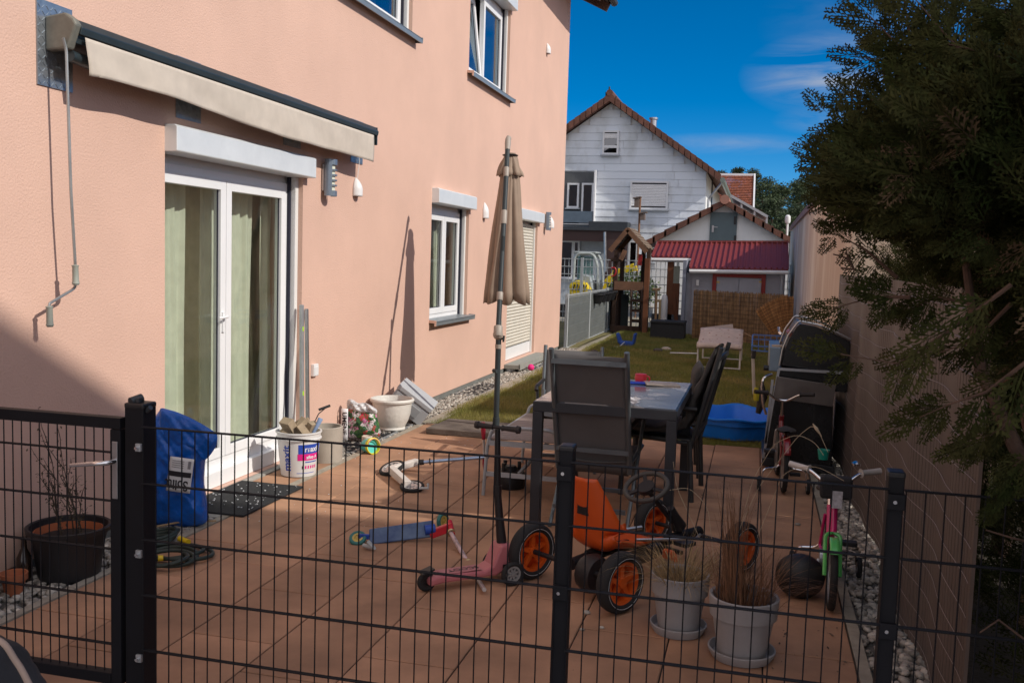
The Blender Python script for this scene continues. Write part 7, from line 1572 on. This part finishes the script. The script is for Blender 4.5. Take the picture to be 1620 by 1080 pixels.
g = MB(); q = P(1197, 624, 'y', YG+.2); g.tube([(q.x-.01, YG+.2, q.z+.06), (q.x, YG+.2, q.z+.02), (q.x, YG+.2, q.z-.05)], [.012, .028, .022], 8); gl = g.build('work_gloves', mat('yellow_glove', (.50, .42, .02), .8), smooth=40); tag(gl, 'yellow and black work gloves hanging at the left side of the grill', 'gloves')
g = MB(); g.tube([(q.x+.04, YG+.22, q.z+.10), (q.x+.05, YG+.22, q.z-.02), (q.x+.02, YG+.22, q.z-.16)], [.014, .04, .022], 8); g.build('black_cuff', M_grip, gl, smooth=40)
# rack on a pole
YK = 12.6; rk = thing('drying_rack', 'blue wire rack on a pale pole standing on the lawn left of the grill', 'rack', (.03, YK, 0)); M_blr = mat('blue_rack_paint', (.08, .16, .38), .45)
a, b = P(1193, 628, 'y', YK), P(1191, 560, 'y', YK); g = MB(); g.cyl((a.x, YK, -.01), (b.x, YK, b.z), .022, 10); g.build('pole', mat('pale_pole', (.45, .42, .38), .6), rk)
zt = P(1191, 547, 'y', YK).z; g = MB(); x0, x1 = P(1191, 547, 'y', YK).x-.01, P(1262, 550, 'y', YK).x
for (y, z) in ((YK, zt-.06), (YK, zt+.0), (YK+.9, zt+.02), (YK+.9, zt+.08)): g.bar((x0, y, z), (x1, y, z), .018, .018)
for x in (x0, x1): g.bar((x, YK, zt-.03), (x, YK+.9, zt+.05), .018, .06)
n = 7
for i in range(n+1): x = x0+(x1-x0)*i/n; g.bar((x, YK, zt-.06), (x, YK, zt+.0), .012, .012); g.bar((x, YK+.9, zt+.02), (x, YK+.9, zt+.08), .012, .012); g.bar((x, YK, zt-.05), (x, YK+.9, zt+.03), .008, .008)
g.build('wire_frame', M_blr, rk); g = MB(); a = P(1192, 562, 'y', YK); g.cyl((a.x, YK, zt-.16), (a.x, YK, zt-.06), .03, 10); g.build('bracket', M_black, rk)

# ================================================================== lounger and things on the lawn
YL = 15.5; lx0, lx1 = P(1104, 560, 'y', YL).x, P(1171, 560, 'y', YL).x; lo = thing('sun_lounger', 'white framed lounger with pale floral cushion on the lawn', 'sun lounger', ((lx0+lx1)/2, YL+.8, 0)); M_wf = mat('white_tube', (.62, .60, .58), .4)
for (y, zt_) in ((YL, .34), (YL+1.55, .34)):
    for x in (lx0, lx1): g = MB(); g.tube([(x, y, .02), (x, y, zt_)], .014, 8); g.build('leg', M_wf, lo, smooth=40)
    g = MB(); g.tube([(lx0, y, .03), (lx1, y, .03)], .012, 8); g.build('foot_bar', M_wf, lo)
for x in (lx0, lx1): g = MB(); g.tube([(x, YL-.06, .34), (x, YL+1.7, .35)], .015, 8); g.build('side_rail', M_wf, lo, smooth=40)
M_flo = mat('floral_cushion', (.50, .42, .38), .9, var=.12, vs=8)
t_ = M_flo.node_tree; vo = t_.nodes.new('ShaderNodeTexVoronoi'); vo.inputs['Scale'].default_value = 11; tcn = [n for n in t_.nodes if n.type == 'TEX_COORD'][0]; rr_ = t_.nodes.new('ShaderNodeValToRGB'); rr_.color_ramp.elements[0].color = (1, 1, 1, 1); rr_.color_ramp.elements[0].position = .10; rr_.color_ramp.elements[1].color = (0, 0, 0, 1); rr_.color_ramp.elements[1].position = .22
mxx = t_.nodes.new('ShaderNodeMix'); mxx.data_type = 'RGBA'; mxx.inputs['B'].default_value = (.22, .07, .06, 1); bsd = t_.nodes['Principled BSDF']; src = bsd.inputs['Base Color'].links[0].from_socket
t_.links.new(tcn.outputs['Object'], vo.inputs[0]); t_.links.new(vo.outputs['Distance'], rr_.inputs[0]); t_.links.new(rr_.outputs[0], mxx.inputs['Factor']); t_.links.new(src, mxx.inputs['A']); t_.links.new(mxx.outputs['Result'], bsd.inputs['Base Color'])
g = MB()
def cu(u, v):
    y = YL-.10+1.2*v; z = .385+.012*math.sin(u*3.14)+.01*math.sin(v*9)+ (.17*max(0, (v-.35)/.65)); return (lx0-.02+(lx1-lx0+.04)*u, y, z-(.04 if v < .03 else 0))
g.grid(cu, 10, 20); g.build('cushion', M_flo, lo, smooth=True, solid=.05)
g = MB(); a_, b_, c_, d_ = P(1108, 519, 'y', YL+1.3), P(1159, 513, 'y', YL+1.35), P(1164, 540, 'y', YL+.95), P(1108, 536, 'y', YL+.9); g.add([a_, b_, c_, d_]+[q+Vector((0, .02, .005)) for q in (a_, b_, c_, d_)], [(0, 3, 2, 1), (4, 5, 6, 7), (0, 1, 5, 4), (1, 2, 6, 5), (2, 3, 7, 6), (3, 0, 4, 7)]); tag(g.build('cardboard_sheet', mat('grey_cardboard', (.33, .28, .25), .9, var=.06)), 'grey brown cardboard sheet leaning on the floral lounger', 'cardboard')
g = MB(); g.tube([G(1060, 558, .025), G(1104, 559, .03)], .013, 8); tag(g.build('metal_rod', M_wf), 'thin pale metal rod lying on the lawn left of the lounger', 'rod')
g = MB(); g.tube([P(1163, 519, 'y', 17.0), P(1192, 534, 'y', 16.5)], .008, 6); tag(g.build('thin_cane', mat('cane_tan', (.32, .2, .10), .8)), 'thin tan cane sticking up behind the floral lounger', 'cane')
for (px, py, r, m, lb) in ((1054, 552, .075, mat('pale_stone', (.46, .40, .33), .9, var=.15, bump=.4, bs=20), 'pale round stone on the lawn by the metal rod'), (1041, 554, .07, mat('dark_stone', (.08, .07, .06), .9, bump=.4, bs=20), 'dark flat stone on the lawn beside the pale stone'), (940, 556, .055, mat('dark_stone', (.08, .07, .06), .9), 'small dark stone at the sunlit lawn corner')):
    c = G(px, py, .03); g = MB(); g.ball(c, r, 14, (1.3, 1, .6)); tag(g.build('stone', m, smooth=True), lb, 'stone')
sw = thing('swing_seat', 'blue plastic baby swing seat lying on the lawn before the play tower', 'swing seat', (-2.43, 18.8, 0)); M_bsw = mat('blue_swing_plastic', (.01, .07, .36), .4)
Y_ = 18.7; g = MB(); pr = [P(a, b, 'y', Y_) for a, b in ((974, 527), (977, 527), (982, 540), (1000, 541), (1002, 528), (1006, 528), (1003, 543), (999, 548), (982, 549), (977, 541))]
g.prism([(p.x, max(p.z, .01)) for p in pr], (0, Y_, 0), (1, 0, 0), (0, 0, 1), (0, .26, 0)); g.build('seat', M_bsw, sw, bevel=.015)
g = MB(); g.tube([G(979, 549, .02), P(988, 541, 'y', Y_-.05)], .008, 6); g.tube([G(972, 549, .015), G(981, 549, .015)], .02, 6); g.build('rope', M_lab, sw)
# small things by the gravel strip
g = MB(); c = G(840, 581, .045); g.ball(c, .05, 16); pb = g.build('pink_ball', mat('bright_pink_foam', (.80, .02, .22), .6, bump=.6, bs=40), smooth=True); tag(pb, 'small bright pink ball on the gravel near the far step', 'ball')
g = MB(); c = G(807, 585, .02); g.lathe([(.075, 0), (.078, .02), (.075, .10), (.068, .10), (.066, .02), (0, .015)], (c.x, c.y, .0), n=28); tag(g.build('metal_tin', M_galv, smooth=35), 'small galvanised tin standing beside the far step', 'tin')
g = MB(); c = Vector((-2.46, 11.75, .10)); g.ball(c, .115, 22, (1, 1, .95)); tag(g.build('pale_ball', mat('dusty_pink_ball', (.40, .27, .22), .7, var=.15, vs=9), smooth=True), 'dusty pink ball on the grass behind the nearest chair', 'ball')
# pebbles strayed onto the tiles, crumbs of leaves
for i, (px, py, r, lb) in enumerate(((928, 968, .014, 'white pebble on the tiles under the go-kart wheel'), (921, 995, .009, 'tiny pebble by the second fence post'), (952, 992, .009, 'tiny pebble right of the second fence post'), (1262, 829, .014, 'grey pebble between the pots and the bicycle'), (972, 830, .017, 'dark grey pebble behind the go-kart seat'))):
    c = G(px, py, r*.5); g = MB(); g.ball(c, r, 10, (1.4, 1, .75)); tag(g.build('pebble', M_peb, smooth=True), lb, 'pebble', 'pebbles strayed onto the tiles')
g = MB(); rnd = random.Random(77)
def litter(n, xr, yr, s0, s1):
    for i in range(n):
        x, y = rnd.uniform(*xr), rnd.uniform(*yr); s = rnd.uniform(s0, s1); a = rnd.uniform(0, 3.1); u = Vector((math.cos(a), math.sin(a), rnd.uniform(-.2, .4)))*s; v = Vector((-math.sin(a), math.cos(a), rnd.uniform(-.2, .2)))*s*rnd.uniform(.3, .8); c = Vector((x, y, .003+s*.3)); g.add([c-u, c+v, c+u, c-v], [(0, 1, 2, 3)])
litter(160, (-3.1, .45), (3.2, 8.9), .002, .006); litter(60, (-.35, .1), (6.4, 7.6), .003, .009); litter(70, (.1, .5), (3.2, 4.6), .003, .012); litter(60, (-3.1, -2.2), (5.6, 8.2), .002, .006)
tag(g.build('leaf_litter', mat('litter', (.10, .07, .05), .9, island=.7)), 'scattered crumbs, leaf bits and soil on the terracotta tiles', 'litter', kind='stuff')
g = MB()
for i in range(90): x, y = rnd.uniform(-3.1, -2.0), rnd.uniform(5.2, 8.3); s = rnd.uniform(.001, .0035); g.box(x-s, x+s, y-s, y+s, .001, .001+s)
tag(g.build('plaster_crumbs', M_lab), 'white plaster crumbs scattered on the sunny tiles', 'crumbs', kind='stuff')
# quilted bag at the lower left in front of the gate
o = outline([(-60, 1010), (-20, 1008), (5, 1018), (22, 1042), (38, 1068), (55, 1110), (70, 1200), (-80, 1200)], 1.7, 5); qb = thing('dark_bag', 'dark rounded bag with tan edge at the lower left corner before the gate', 'bag', (o[0].x, 1.7, -.0))
inflate(o, .09, (0, -1, .2), wr=.003, seed=31).build('bag_body', mat('dark_quilted_cloth', (.030, .030, .034), .9, var=.4, vs=6, bump=.5, bs=30), qb, smooth=True)
g = MB(); g.tube([q for q in o[:30]], .008, 8); g.build('sunlit_edge', mat('sunlit_edge', (.42, .31, .25), .8), qb, smooth=True)  # tan tube paints in the sunlit top edge of the form
lowz = min(q.z for q in o); g = MB(); g.box(o[0].x-.10, o[0].x+.12, 1.6, 1.85, -.06, lowz+.02); g.build('bag_base', M_black, qb, bevel=.01)
